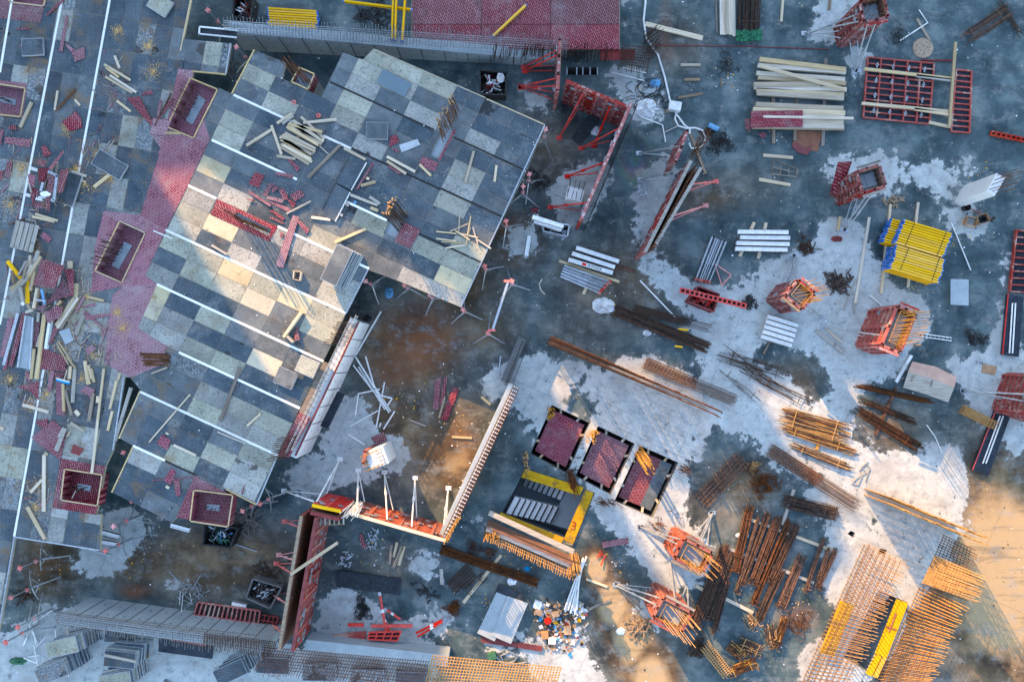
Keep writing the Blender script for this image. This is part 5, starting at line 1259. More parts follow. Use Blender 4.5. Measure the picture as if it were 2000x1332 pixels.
flat_form('narrow red framed beam cut by the right edge below the large red grid',[(1934,258),(2010,274),(2009,280),(1932,265)],1,8,'red'); flat_form('red truss like panel lying across the red crate',[(1329,563),(1456,594),(1454,602),(1327,571)],1,14,'red_bright','dark',.12,z=.9)
flat_form('red framed form lying on the lower left wall',[(389,1174),(510,1191),(506,1216),(381,1199)],1,14,'red','dark',.14,z=.4); flat_form('shorter red framed form beside the one lying on the lower left wall',[(512,1198),(545,1203),(540,1225),(505,1218)],2,4,'red_dark','dark',.14,z=.3)
T('long timber lying over the upper part of the large red grid',(1687,136),(1858,155),5.5,.1,.2); T('short timber beside the long one on the upper part of the large red grid',(1788,149),(1856,158),5,.1,.2,'wood_grey')
T('long timber lying over the lower part of the large red grid',(1682,203),(1853,219),5.5,.1,.2); T('short timber beside the long one on the lower part of the large red grid',(1784,214),(1852,225),5,.1,.2)
T('upright timber between the large red grid and the narrow ladder panel',(1865,84),(1853,248),5,.1,.3); T('timber stub below the large red grid',(1813,240),(1855,249),5,.1,.1)
for i, (lab, c4, e) in enumerate((('black form board with two white pipes right of the yellow packs',[(1968,574),(1999,580),(1990,697),(1957,692)],((1980,592),(1974,690))),('black form board with two white pipes below the column form at the right edge',[(1945,798),(1976,806),(1930,930),(1898,918)],((1956,812),(1922,905))))):
    t = thing('form_board', lab, 'board', P(*c4[0])); MB().slab([P(x,y,.2) for x,y in c4],.14).build('board_face', MAT['black'], t)
    MB().bar(P(*c4[0],.16),P(*c4[3],.16),.04,.12).build('red_edge', MAT['red_bright'], t)
    for dx in (-2.5,3.5):
        m = MB(); m.tube(P(e[0][0]+dx,e[0][1],.25),P(e[1][0]+dx,e[1][1],.25),.035,6); m.build('pipe', MAT['white'], t)
# ---------------------------------------------------------------- rebar on the ground
cage('long bar cage running out into loose bars below the long dark bundle',P(1257,708),P(1434,782),.5,.35,16,.015,'rust',.42,6)
cage('dark toothed bar cage above the long dark bar bundle',P(1236,602),P(1388,643),.34,.25,44,.012,'rust_dark',.3,4)
bundle('long dark bar bundle right of the white plastic heap',P(1197,605),P(1386,682),.55,44,.017,'rust_dark',.1,.2,mats=['rust_dark','rust_dark','rust'])
cage('flat ladder like bar mat left of the large wire pile',P(1366,980),P(1450,893),.75,.12,22,.016,'rust',0,5)
cage('long bar cage running toward the net shadow wall',P(1500,877),P(1668,986),.55,.4,22,.016,'rust',.42,7)
bundle('dark bar bundle lying across a grey timber above the rusty bundles',P(1524,975),P(1634,1003),.6,60,.013,'rust_dark',.14,.3,hook=True)
bundle('upper dark bar bundle right of the sunlit fans',P(1664,750),P(1826,786),.25,22,.015,'rust_dark',.3,.12,mats=['rust_dark','rust']); bundle('middle dark bar bundle over the brown timber',P(1674,778),P(1798,828),.26,22,.015,'rust_dark',.3,.12)
bundle('lower rusty bar bundle over the brown timber',P(1668,797),P(1802,878),.45,36,.015,'rust',.25,.15,mats=['rust','rust_dark'])
T('brown timber under the three bar bundles',(1749,758),(1709,850),5.5,.1,0,'rust'); T('brown timber under the sunlit rusty fans',(1606,838),(1594,878),5.5,.1,0,'rust_orange')
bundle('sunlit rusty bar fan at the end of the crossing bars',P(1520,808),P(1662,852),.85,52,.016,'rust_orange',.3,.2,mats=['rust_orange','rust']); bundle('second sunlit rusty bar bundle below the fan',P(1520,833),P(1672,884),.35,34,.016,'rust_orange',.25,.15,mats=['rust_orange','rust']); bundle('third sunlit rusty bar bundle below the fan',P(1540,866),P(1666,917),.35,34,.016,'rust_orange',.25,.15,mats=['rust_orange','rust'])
for a, b, w, n in (((1396,690),(1556,735),.7,16),((1405,676),(1530,770),.5,9),((1432,715),(1602,800),.4,9),((1405,715),(1490,790),.3,5)): bundle('loose crossing dark bars left of the sunlit fan',P(*a),P(*b),w,n,.013,'rust_dark',.6,.1,group='crossing bars left of the sunlit fan')
cage('short orange bar cage beside the column form at the right edge',P(1873,798),P(1936,830),.35,.3,12,.018,'rust_orange',0,5)
bundle('rusty bar bundle in the top right corner of the yard',P(1878,82),P(1975,16),.65,30,.015,'rust',.2,.1,mats=['rust','rust_dark']); bundle('two dark bars slanting across the top right corner',P(1944,-4),P(2002,86),.25,5,.02,'rust_dark',.3,.06)
YD = [((1464,985),(1434,1118),.5,'leftmost'),((1481,1004),(1436,1160),.2,'thin light'),((1500,996),(1446,1142),.35,'long'),((1520,1005),(1466,1142),.55,'thick'),((1541,1012),(1468,1182),.42,'longest'),((1556,1020),(1500,1140),.42,'sixth'),((1566,1080),(1522,1187),.5,'dark hooked'),((1607,1048),(1570,1156),.2,'narrow'),((1617,1066),(1595,1132),.18,'short narrow'),((1631,1068),(1592,1152),.25,'outermost loose'),((1418,1058),(1352,1226),.6,'wide left'),((1432,1074),(1380,1212),.6,'second wide'),((1421,1130),(1391,1238),.28,'slim separate'),((1526,1108),(1478,1212),.5,'stirrup filled lower')]
for a, b, w, n in YD: bundle(f'{n} rusty bar bundle of the row beside the wire piles', P(*a), P(*b), w*.78, int(16+w*52), .017, 'rust', .14, .2, hook=True, mats=['rust','rust','rust_dark'], group='bar bundles of the rusty row')
for lab, a, b, w in (('sunken bundle of hooked orange bars below the rusty row',(1500,1212),(1507,1264),.55),('small leaning bar bundle below the rusty row',(1533,1200),(1509,1268),.35),('bar bundle lying crosswise below the rusty row',(1438,1250),(1487,1272),.6),('dark bundle left of the crosswise one below the rusty row',(1420,1254),(1453,1282),.5),('hooked bars at the bottom beside the small cage',(1418,1312),(1476,1288),.45),('coil ended bars among the bundles below the row',(1452,1196),(1474,1230),.5)): bundle(lab,P(*a),P(*b),w,40,.016,'rust',.2,.3,hook=True,mats=['rust','rust_dark','rust_orange'])
cage('small orange bar cage lying at the bottom below the rusty row',P(1374,1256),P(1420,1314),.5,.3,16,.015,'rust_orange',0,5)
for lab, a, b, mt in (('upper bearer timber under the rusty bundles',(1453,1009),(1628,1075),'wood'),('middle bearer timber under the rusty bundles',(1422,1070),(1588,1137),'wood_grey'),('lower bearer timber under the rusty bundles',(1406,1163),(1470,1195),'wood'),('grey timber under the dark crossing bundle',(1550,955),(1527,1024),'wood_grey'),('short timber stub left of the rusty bundles',(1358,1143),(1375,1152),'wood')): T(lab,a,b,6,.1,0,mt)
bundle('long dark bar bundle below the stairwell',P(860,1070),P(1053,1137),.42,50,.018,'rust_dark',.08,.2,mats=['rust_dark','rust_dark','rust'])
cage('crushed bar cage left of the long dark bundle',P(880,1148),P(922,1108),.6,.3,12,.014,'rust_dark',0,5); bundle('loose stirrup bars beside the crushed cage',P(905,1165),P(948,1118),.5,18,.013,'rust_dark',.5,.1)
pile('large round pile of rusty wire beside the rusty bundles',P(1489,943),.62,170,.22,'rust'); pile('small orange wire pile above the large one',P(1471,909),.3,60,.15,'rust_orange')
pile('dark wire ball by the lying black mat',P(708,1189),.42,130,.2,'dark'); pile('rusty wire ball left of the long dark bundle',P(884,1187),.36,110,.18,'rust'); pile('rusty wire tangle at the stairwell bundle',P(926,1070),.3,70,.15,'rust'); pile('second wire tangle at the stairwell bundle',P(957,1078),.26,60,.14,'rust')
pile('rust red spring coils at the bottom edge',P(1362,1262),.5,150,.16,'rust_dark'); pile('tangle of thin bars right of the stirrup bundle',P(1560,1215),.45,50,.4,'rust'); pile('dark offcut pile beside the column with orange bars',P(1636,551),.55,110,.4,'rust_dark','clamp_pile','clamp pile',.02,.35,False)
pile('dark rubble pile at the end of the red truss',P(1462,592),.35,70,.25,'dark','clamp_pile','clamp pile',.02,.25,False); pile('pile of wooden wedges and clamps left of the lower sunlit column form',P(1247,1226),.5,110,.3,'wood_old','clamp_pile','clamp pile',.025,.3,False)
pile('dark rod pile right of the four white beams',P(1573,485),.42,46,.45,'rust_dark','rod_pile','rod pile',.016,.15,False); pile('pale dusty clamp pile below the upper yard litter',P(1745,395),.35,30,.3,'wood_old','clamp_pile','clamp pile',.025,.15,False)
pile('bent bar scraps right of the short pipe rack',P(1905,660),.55,70,.28,'dark','bar_scrap','scrap'); pile('dark wire scraps by the slanting double wall',P(1405,280),.5,90,.35,'dark'); pile('rusty wire tangle at the head of the slanting double wall',P(1380,260),.25,60,.15,'rust')
pile('small litter of twigs and wire in the upper yard',P(1416,130),.42,40,.35,'dark','wire_scrap','scrap',.01,.08); pile('wire scraps by the round lid in the top right',P(1752,72),.5,30,.4,'dark','wire_scrap','scrap',.01,.08)
# crates
def crate(label, q4, h, mat, fill, nfill=60, z=0.0):
    q = [P(x,y,h+z) for x,y in q4]; t = thing('crate', label, 'crate', Vector((q[0].x,q[0].y,z))); c = sum(q, Vector())/4
    for i in range(4):
        a, b = q[i], q[(i+1) % 4]; MB().bar(Vector((a.x,a.y,z+h/2)), Vector((b.x,b.y,z+h/2)), .04, h).build('side', MAT[mat], t); MB().bar(a, b, .07, .06).build('rim', MAT[mat], t)
    MB().prism([xy(v) for v in q], z+.03, z+.08).build('crate_floor', MAT['dark'], t)
    m = MB(); m.mi = 0
    for i in range(nfill):
        p = c + (R.choice(q)-c)*R.uniform(0,.75)*R.choice((1,.6)) + (R.choice(q)-c)*R.uniform(0,.2); p.z = z+h*R.uniform(.3,.85); d = Vector((R.uniform(-1,1),R.uniform(-1,1),R.uniform(-.3,.3))).normalized()*R.uniform(.08,.3)
        m.mi = R.randrange(len(fill)); m.bar(p-d, p+d, R.uniform(.03,.08), R.uniform(.03,.08))
    tag(m.build('contents', [MAT[f] for f in fill], t), kind='stuff')
    return t
crate('black open crate of metal fittings below the long concrete wall',[(937,137),(990,142),(987,186),(938,184)],.8,'dark',['dark','galv','rust_dark','white','red_dark'],80)
crate('grey mesh crate of bars left of the long double wall form',[(481,1167),(494,1130),(550,1147),(527,1188)],.8,'conc_dark',['dark','rust_dark','galv'],90)
crate('open frame crate of tubes below the square head box',[(400,1025),(465,1031),(449,1069),(396,1063)],.9,'dark',['navy','green','dark','galv'],40)
crate('dark crate of red fittings at the top edge',[(457,-12),(494,-6),(490,38),(455,33)],.8,'dark',['red_dark','dark','rust_dark','galv'],60)
crate('red crate of red clamps under the red truss',[(1343,588),(1364,560),(1405,575),(1394,609)],.7,'red_dark',['red_bright','red','red_dark'],70)
crate('grey crate of props beside the white beam at the deck edge',[(1058,430),(1112,440),(1108,462),(1062,452)],.8,'galv',['galv','dark','galv'],40)
# ---------------------------------------------------------------- loose pieces; their labels are worked out from what lies next to them
LOOSE = []
DECKZ = ZD+.03
def tt(ox, oy, sc, pts): return [(ox+x/sc, oy+y/sc) for x, y in pts]
def note(o, what, pts):
    LOOSE.append((o, what, sum(p[0] for p in pts)/len(pts), sum(p[1] for p in pts)/len(pts))); return o
def tim(tile, rows, z=0.0, w=5.0, mat='wood', th=.07, zj=.0, what=None):
    ox, oy, sc = tile
    for r in rows:
        (a, b) = tt(ox, oy, sc, [(r[0],r[1]),(r[2],r[3])]); mt = r[5] if len(r) > 5 else mat; ww = r[4] if len(r) > 4 and r[4] else w
        L = math.hypot(b[0]-a[0], b[1]-a[1]); zz = z + (R.uniform(0, zj) if zj else 0)
        o = plank('x', a, b, ww, th, zz, mt)
        dx, dy = b[0]-a[0], b[1]-a[1]
        if dx < 0: dx, dy = -dx, -dy
        sl = 'lying level' if abs(dy) < .3*abs(dx) else 'lying upright' if abs(dx) < .3*abs(dy) else 'slanting up right' if dy < 0 else 'slanting down right'
        nm = {'wood':'pale timber','wood_grey':'grey timber','wood_old':'brown timber','yellow':'yellow timber','rust':'brown timber'}.get(mt, 'timber')
        note(o, what or (('short ' if L < 22 else 'long ' if L > 60 else '') + (nm if ww > 3.2 else nm.replace('timber','lath')) + ' ' + sl), [a, b])
SHT = ['ply_red','ply_red2','ply_red3']
def red(tile, polys, z=DECKZ, th=.02, mat=None, zj=.05, what=None, tilt=0.0):
    ox, oy, sc = tile
    for pl in polys:
        pts = tt(ox, oy, sc, pl); ar = area(pts); zz = z + R.uniform(0, zj)
        n = len(pts); m = MB(); m.slab([P(x, y, zz+th+R.uniform(0,.012)+(tilt*(i/(n-1)))) for i, (x, y) in enumerate(pts)], th)
        o = tag(m.build('ply_offcut', MAT[mat or R.choice(SHT)], rot=R.uniform(0,3.1)), None, 'ply offcut')
        ln = max(math.hypot(p[0]-q[0],p[1]-q[1]) for p in pts for q in pts)
        note(o, what or (('small ' if ar < 90 else 'large ' if ar > 500 else '') + ('three cornered ' if n == 3 else 'narrow ' if ar < .14*ln*ln else '') + 'red ply offcut'), pts)
t1 = (360,80,5.123); t4 = (560,260,5.123); t3 = (820,160,5.55); t5 = (740,360,5.123); t6 = (300,320,5.123); t7 = (500,480,5.123)
c1 = (420,640,4.757); b2 = (210,740,4.297); a1 = (0,0,5.33); a4 = (180,0,4.44); a5 = (0,240,5.12); a6 = (0,490,5.33); a7 = (0,720,4.757); px = (0,0,1)
# timber heap on the tilted deck
for z, rows in ((.02, [(1005,960,1300,1120),(960,965,1265,1150),(970,990,1260,1165),(970,1040,1280,1215),(965,1062,1250,1238),(1000,1000,1290,1130),(1040,880,1330,1040)]), (.1, [(1010,925,1312,1085),(1030,860,1340,1045),(985,945,1310,1110),(990,1045,1270,1190),(1040,840,1395,1008),(1070,830,1375,1035)]), (.18, [(1050,835,1380,915),(1090,800,1360,990)])):
    tim(t1, rows, DECKZ+z-.02, 5.6, 'wood', .08, what='pale timber in the heap on the tilted deck')
tim(t1, [(1120,990,1165,935,6,'wood_old'),(1260,1060,1290,1020,6,'wood_old')], DECKZ, what='dark cross timber under the heap on the tilted deck')
tim(t1, [(930,830,1080,735),(985,835,1095,755,0,'wood_grey'),(1170,765,1405,985),(1195,825,1525,790),(625,1050,880,890),(875,850,975,1140),(930,1155,1115,1185),(1345,1045,1445,1140,2.5)], DECKZ, 5, 'wood', .07, .03)
tim(t4, [(215,450,540,120,0,'wood_old'),(575,155,790,270),(745,530,890,490),(640,620,910,725),(830,640,935,710,6,'wood_grey'),(840,750,915,780,6),(250,845,440,870),(485,1095,795,960),(1005,240,1285,390),(1005,285,1195,410),(800,455,828,462,5),(580,700,625,725,7,'wood_grey'),(535,815,560,830,5),(0,810,245,685,3,'wood_grey')], DECKZ, 5.2, 'wood', .08, .02)
tim(t3, [(585,755,495,1095),(830,910,810,1085),(0,900,120,1020)], DECKZ, 4.6)
tim(t5, [(810,310,800,475),(920,320,885,520),(710,475,895,395),(575,475,775,495),(790,490,990,535),(940,430,990,600),(765,465,910,560),(575,545,775,570),(630,575,830,590),(670,640,860,610),(985,555,1120,645),(915,430,870,620)], DECKZ, 2.4, 'wood', .05, .06)
tim(t7, [(292,915,465,668,5),(325,905,385,965,5)], DECKZ, 5, 'wood', .3); tim(t6, [(590,820,740,910,4)], DECKZ, 4, 'wood_grey', .12, what='white stained timber block')
tim(c1, [(425,800,300,910)], DECKZ, 4); tim(px, [(470,717,431,822,6,'wood_old'),(372,770,292,863,1.8),(340,869,383,889,4.5),(325,949,331,953,5),(425,843,480,866,3,'wood_grey'),(325,845,330,848,3)], DECKZ, 4)
tim(px, [(257,757,226,861,6,'wood_grey')], ZD-.1, 6, 'wood_grey', .1, what='grey pole bridging the dark gap between the decks')
tim((300,320,5.123), [(0,672,190,750,2.4,'white')], DECKZ, 2.4, 'white', .03, what='white lath lying across the red strip')
tim((250,540,5.123), [(240,970,395,910,2.5)], DECKZ)
red(t6, [[(1020,85),(1105,115),(1050,245),(950,195)]], mat='ply_red3', what='brownish red ply offcut beside a dark stain')
red(t6, [[(1155,195),(1205,200),(1130,330),(1095,305)],[(1205,215),(1255,240),(1195,290),(1180,270)],[(1250,265),(1295,240),(1345,320),(1340,360),(1300,360)],[(1140,320),(1300,360),(1290,395),(1125,350)],[(945,290),(960,270),(1175,410),(1160,430)],[(935,350),(1010,360),(1000,372),(935,362)],[(1140,370),(1360,440),(1380,500),(1180,400)],[(1160,470),(1200,465),(1315,545),(1290,570)],[(1150,540),(1180,530),(1305,590),(1290,605)],[(1225,80),(1400,110),(1390,150),(1220,110)],[(1270,680),(1300,700),(1295,740),(1265,735)]])
red(px, [[(572,420),(584,424),(553,524),(538,519)]], mat='ply_red2', what='long narrow red ply strip lying near the sunlit slot')
red(t4, [[(30,620),(135,565),(180,625),(80,685)],[(0,660),(30,660),(95,710),(60,750)],[(95,880),(130,870),(230,970),(200,1010)],[(0,260),(40,265),(135,350),(105,390)],[(860,290),(880,300),(710,570),(690,560)],[(1040,30),(1100,20),(1125,90),(1020,140)],[(1030,140),(1130,180),(1100,200)],[(1015,320),(1150,400),(1135,420),(1020,345)]])
red(t7, [[(370,890),(410,810),(437,940),(390,948)]], mat='ply_red3', tilt=.2); red(b2, [[(460,465),(530,515),(500,600),(410,540)],[(535,750),(572,775),(530,890),(470,850)],[(555,845),(600,850),(615,975),(575,985)],[(375,848),(715,822),(715,830),(375,856)],[(1140,895),(1150,900),(1135,970),(1120,965)]])
sheet('crumpled grey sheet beside the square grey panel on the deck', tt(*t4, [(1125,120),(1310,60),(1335,120),(1150,195)]), DECKZ+.02, 'galv')
bx = thing('wooden_frame','small open wooden frame on the sunlit part of the deck','frame',P(580,540,ZD)); q = [P(x,y,ZD+.3) for x,y in ((574,529),(588,531),(585,548),(572,545))]
for i in range(4): MB().bar(q[i]-Vector((0,0,.13)), q[(i+1) % 4]-Vector((0,0,.13)), .04, .26).build('frame_board', MAT['wood'], bx)
for lab, c in (('pink plastic ring upper left of the timber heap',(574,200)),('red plastic ring right of the timber heap',(622,226))):
    m = MB(); m.path([P(*c,DECKZ+.03)+Vector((math.cos(k*.63)*.07,math.sin(k*.63)*.07,0)) for k in range(11)], .035, 5); tag(m.build('ring', MAT['pink']), lab, 'ring')
m = MB(); m.lathe(P(694,396,DECKZ), [(.02,0),(.06,.02),(.07,.06),(.04,.1)], 10); tag(m.build('ball', MAT['navy']), 'tiny blue ball on the deck near the leaning dark boards', 'ball')
# left deck
red(a1, [[(475,158),(650,-10),(672,5),(490,168)],[(690,160),(708,162),(650,540),(610,535)],[(680,450),(780,520),(745,550),(690,480)],[(780,530),(878,490),(885,610),(780,645),(745,550)],[(170,295),(310,290),(305,312),(172,312)],[(255,392),(268,398),(212,496),(203,484)],[(645,1270),(790,1160),(840,1235),(855,1330),(720,1370)],[(95,1310),(170,1305),(172,1360),(95,1350)]])
red(a4, [[(295,850),(410,838),(530,1075),(510,1092)],[(415,825),(510,775),(530,820)],[(585,870),(605,870),(580,1005),(560,1000)],[(530,1025),(680,1050),(640,1175),(500,1160)],[(690,845),(695,900),(570,1045),(550,1035)]])
tim(a4, [(200,490,240,595),(110,565,335,700),(125,590,235,675),(160,660,385,805),(120,670,350,810),(220,880,335,970),(635,1155,770,1160),(690,810,545,1100,1.5,'rust')], DECKZ, 4.6)
tim(a1, [(335,1070,215,1330,5.5),(785,1045,835,1100,4),(605,950,575,1150,3),(790,930,600,1150,3,'rust')], DECKZ)
red(a5, [[(50,140),(310,165),(295,250),(45,205)],[(70,385),(130,390),(95,550),(35,545)],[(-20,480),(35,480),(20,575),(-20,575)],[(0,68),(38,70),(10,225),(-10,220)],[(410,245),(450,225),(515,315),(435,345)],[(400,1130),(440,1090),(520,1155),(480,1205)],[(85,605),(90,620),(15,700),(5,690)]])
HEAP = [[(480,460),(625,275),(636,290),(510,470)],[(385,360),(470,390),(440,440),(380,420)],[(385,455),(490,450),(445,600),(380,590)],[(600,470),(690,465),(620,700),(570,700)],[(275,515),(355,525),(330,640),(290,600)],[(300,640),(365,660),(335,830),(320,800)],[(460,870),(500,760),(490,890)],[(340,790),(420,790),(440,850),(360,860)],[(430,610),(400,650),(375,760),(360,700)],[(490,500),(560,540),(480,840),(440,860)]]
red(a5, HEAP, DECKZ+.1, zj=.5, tilt=.25, what='broken red ply piece in the heap on the left deck', mat=None)
tim(a5, [(560,400,460,650,3,'wood_old'),(585,390,520,700,3,'wood_old'),(500,480,440,830,3,'wood_old'),(540,520,470,860,3,'wood'),(330,530,345,640,3,'wood'),(290,580,320,700,3,'wood')], DECKZ+.4, 3, what='splintered batten in the heap of broken ply')
for i, (p, q_) in enumerate((((490,490),(590,540)),((580,530),(545,780)),((425,740),(550,785)),((440,600),(415,690)))):
    a, b = tt(*a5, [p, q_]); o = plank('x', a, b, 5, .08, DECKZ+.55, 'galv', name='steel_batten', cat='batten'); note(o, 'blue grey steel batten in the heap of broken ply', [a, b])
cl = MB(); ring = [P(88+8*math.cos(k*.524)*(1.3 if k in (0,5,6) else 1), 378+4.5*math.sin(k*.524), DECKZ+.75+.06*math.sin(k*2)) for k in range(12)]; cl.slab(ring, .05); tag(cl.build('plastic_bag', MAT['plastic_white']), 'white plastic bag on top of the broken ply heap', 'bag')
sheet('dirty white scrap board in the broken ply heap', tt(*a5, [(365,740),(420,730),(425,785),(350,770)]), DECKZ+.5, 'white')
for lab, c in (('white bracket above the broken ply heap',(67,330)),('white bracket left of the broken ply heap',(53,380))):
    tag(MB().bar(P(c[0]-6,c[1]-1,DECKZ+.05), P(c[0]+6,c[1]+3,DECKZ+.05), .14, .06).build('bracket', MAT['white']), lab, 'bracket')
tim(a5, [(330,940,545,990),(360,915,580,980),(770,730,650,830,2),(945,645,1178,460,5.5),(725,490,865,535,5),(830,580,860,595,4),(365,1290,395,1340,6,'wood_old'),(85,1020,250,960,2,'rust')], DECKZ, 4.6)
PILE = [(a6,(85,110,225,290,7,'yellow')),(a6,(410,0,365,110,6,'wood_grey')),(a6,(430,60,260,320,6,'wood')),(a6,(120,400,330,225,5.5,'wood')),(a6,(118,452,295,285,5,'wood_grey')),(a6,(290,100,245,300,4,'wood_old')),(a6,(322,48,312,165,5,'wood')),(a6,(292,300,292,548,7,'yellow')),(a6,(395,390,355,600,5,'wood')),(a6,(215,380,240,530,6,'wood_grey')),(a6,(360,210,320,415,5,'wood')),(a6,(250,350,210,530,5,'wood_old')),(a6,(415,420,360,615,5,'wood_old')),(a6,(440,400,470,560,4,'navy')),(a6,(290,560,320,610,4,'wood')),(a6,(275,640,345,620,4,'wood')),(a6,(255,560,235,540,6,'plastic_white')),(a6,(130,210,150,340,5,'wood_old')),(a6,(340,150,250,330,5,'wood')),(a6,(200,260,280,110,4,'wood_grey')),(a6,(230,430,270,330,5,'wood_old')),(a6,(375,510,485,525,3,'galv'))]
for tl, r in PILE: tim(tl, [r], DECKZ+.05, 5, 'wood', .08, .45, what='timber in the tangled pile by the left edge' if r[5] != 'yellow' else 'yellow beam piece in the tangled pile by the left edge')
red(a6, [[(435,80),(665,155),(560,400),(345,355)],[(455,140),(668,165),(560,395),(460,350)]], DECKZ+.55, mat='ply_red3', zj=.08, what='dark red ply sheet topping the tangled pile by the left edge')
red(a6, [[(665,190),(770,195),(765,440),(740,470)],[(660,275),(765,465),(640,490),(480,560)],[(380,595),(480,545),(450,640),(385,610)],[(455,640),(600,570),(655,600),(620,700),(490,750)]], DECKZ+.15, zj=.25)
red(a6, [[(85,692),(145,705),(40,1110),(-10,1100)],[(130,720),(148,700),(70,1230),(25,1250)],[(225,650),(282,655),(130,1205),(85,1200)],[(340,730),(415,735),(385,1020),(310,1010)],[(440,1005),(690,1110),(680,1255),(415,1230)],[(560,1260),(680,1280),(620,1330),(575,1320)],[(855,480),(890,480),(800,650),(775,640)],[(850,585),(985,540),(990,570),(850,600)],[(860,640),(880,620),(1060,780),(1050,790)],[(880,680),(1140,650),(1150,675),(890,720)],[(1060,790),(1108,795),(1075,960)],[(900,1010),(960,975),(1005,1020),(920,1080),(885,1030)],[(560,790),(610,800),(540,960),(500,980)],[(690,600),(720,640),(640,760),(600,780)],[(260,1260),(310,1290),(320,1340),(270,1340)]])
tray = thing('steel_channel','grey concrete stained channel lying between red strips at the left edge','channel',P(52,670,ZD)); m = MB(); q = [P(x,y,DECKZ+.06) for x,y in ((52,616),(66,620),(60,722),(36,718))]; m.slab(q,.05); m.build('channel_floor', MAT['conc'], tray)
for i, j in ((0,3),(1,2)): MB().bar(q[i]+Vector((0,0,.04)), q[j]+Vector((0,0,.04)), .06, .1).build('channel_side', MAT['galv'], tray)
tim(a6, [(195,650,45,1190,6,'galv')], DECKZ, 6, what='grey steel strip between the long red strips')
tim(a6, [(470,660,385,1332,7),(362,1020,330,1332,5),(435,860,395,1000,6),(780,490,590,780,6),(820,490,605,805,5),(850,470,640,810,3,'wood_old'),(875,670,795,870,6,'wood_grey'),(920,480,1085,520,4.5),(735,110,735,185,9),(800,340,795,490,7),(890,1145,915,1332,6),(925,1190,965,1332,5),(740,1200,730,1332,5),(700,1100,790,1220,2.5),(610,940,750,1150,2.5),(600,960,720,1180,2),(410,640,400,740,5,'wood_grey'),(465,700,450,870,5,'wood_old'),(535,720,560,740,4),(520,750,480,1020,4.5,'white'),(640,520,600,570,5)], DECKZ, 5, 'wood', .08, .05)
sheet('grey square board among the sawdust on the left deck', tt(*a6, [(610,840),(720,800),(765,930),(680,975)]), DECKZ+.03, 'conc')
red(a7, [[(155,170),(360,115),(352,290),(280,210)],[(240,30),(270,25),(285,130),(240,130)],[(465,20),(505,20),(475,210),(435,205)],[(520,120),(590,130),(605,430),(525,430)],[(290,640),(490,475),(620,590),(560,850),(350,690)],[(325,490),(445,460),(435,540),(370,545)],[(740,210),(800,160),(880,190),(850,300),(810,240)],[(350,1255),(395,1240),(390,1280),(355,1275)]])
red(a7, [[(680,705),(778,745),(735,808),(655,780)]], mat='red_dark', what='small dark brown red board above the square head box')
sheet('pale torn board lying on a large red offcut of the left deck', tt(*a7, [(580,540),(618,560),(540,770),(500,750),(545,650),(530,630)]), DECKZ+.12, 'wood_grey')
tim(a7, [(220,335,455,400,6),(608,195,672,430,5,'wood_old'),(590,140,600,395,5),(700,0,680,315,6,'wood_grey'),(640,0,645,120,6,'wood_old'),(805,0,830,145,7),(850,0,880,125,5),(872,228,830,485,6,'wood_old'),(918,255,912,315,6),(970,0,912,480,4),(912,480,858,970,4),(1088,110,1025,372,4),(1115,38,1098,105,4),(1048,392,1005,572,4),(660,505,785,580,6),(705,390,740,430,7),(-5,535,35,560,6),(415,800,410,1325,6),(395,1030,290,1145,5),(420,780,445,800,6),(660,575,630,630,1.5)], DECKZ, 5, 'wood', .08, .03)
tim((0,850,2.764), [(150,385,245,560,6.5)], DECKZ); broom = thing('broom','blue and white broom head with a thin stick lying on the left deck','broom',P(123,743,ZD))
MB().bar(P(111,741,DECKZ+.1), P(136,748,DECKZ+.1), .13, .08).build('brush_head', MAT['navy'], broom); MB().bar(P(111,739,DECKZ+.12), P(136,746,DECKZ+.12), .05, .09).build('white_bristle', MAT['white'], broom); MB().bar(P(125,742,DECKZ+.1), P(131,722,DECKZ+.1), .03, .03).build('stick', MAT['wood'], broom)
# ---------------------------------------------------------------- loose pieces on the ground
tim(px, [(869,775,858,816,4,'wood_old'),(940,775,958,790,5),(883,853,922,855,4),(978,695,973,735,2.5,'galv'),(1593,645,1648,690,8,'wood_grey'),(1610,641,1643,668,5),(1697,425,1670,592,5.5),(1672,545,1647,605,2.5,'wood_grey'),(1666,583,1668,613,2,'wood_grey'),(979,1083,905,1176,6),(1145,1130,1186,1145,4),(1148,1190,1192,1170,5,'wood_old'),(1260,48,1372,76,9),(1329,128,1368,128,5,'wood'),(1336,157,1367,156,5,'wood_old'),(1324,192,1372,184,4.5,'wood_old'),(1529,-6,1525,43,5),(1621,-6,1619,20,5,'wood_old'),(1490,304,1548,309,6),(1482,351,1543,362,6),(1345,254,1378,340,5,'wood_old'),(765,1063,761,1100,5,'wood_old'),(776,1058,769,1087,5),(786,1066,768,1108,6,'wood_old'),(790,1066,779,1103,6),(1790,38,1815,80,5,'wood_old'),(1408,155,1409,170,2,'wood_old'),(800,820,832,832,3,'wood_old'),(467,1076,480,1082,6,'wood_old'),(862,1110,863,1140,7,'wood_grey'),(1150,1215,1140,1225,3),(1640,424,1636,450,5)], 0, 5)
red(px, [[(850,740),(862,737),(856,800),(845,797)],[(868,735),(874,737),(866,792),(858,790)],[(885,756),(897,760),(873,822),(861,818)],[(1175,1058),(1227,1050),(1228,1062),(1178,1070)],[(1038,407),(1052,405),(1050,416),(1036,414)],[(700,1045),(708,1042),(716,1070),(708,1072)]], 0.02)
plank('long timber laid across the top of the long red wall form', (568,1121), (660,1059), 6, .06, 2.97)
lad = thing('ladder','short dark timber ladder fixed to the inner side of the short red form','ladder',P(640,1015,1.0))
for a, b in (((614,1012),(672,1006)),((614,1026),(673,1023))): MB().bar(P(*a,2.2), P(*b,2.2), .06, .06).build('rail', MAT['wood_old'], lad)
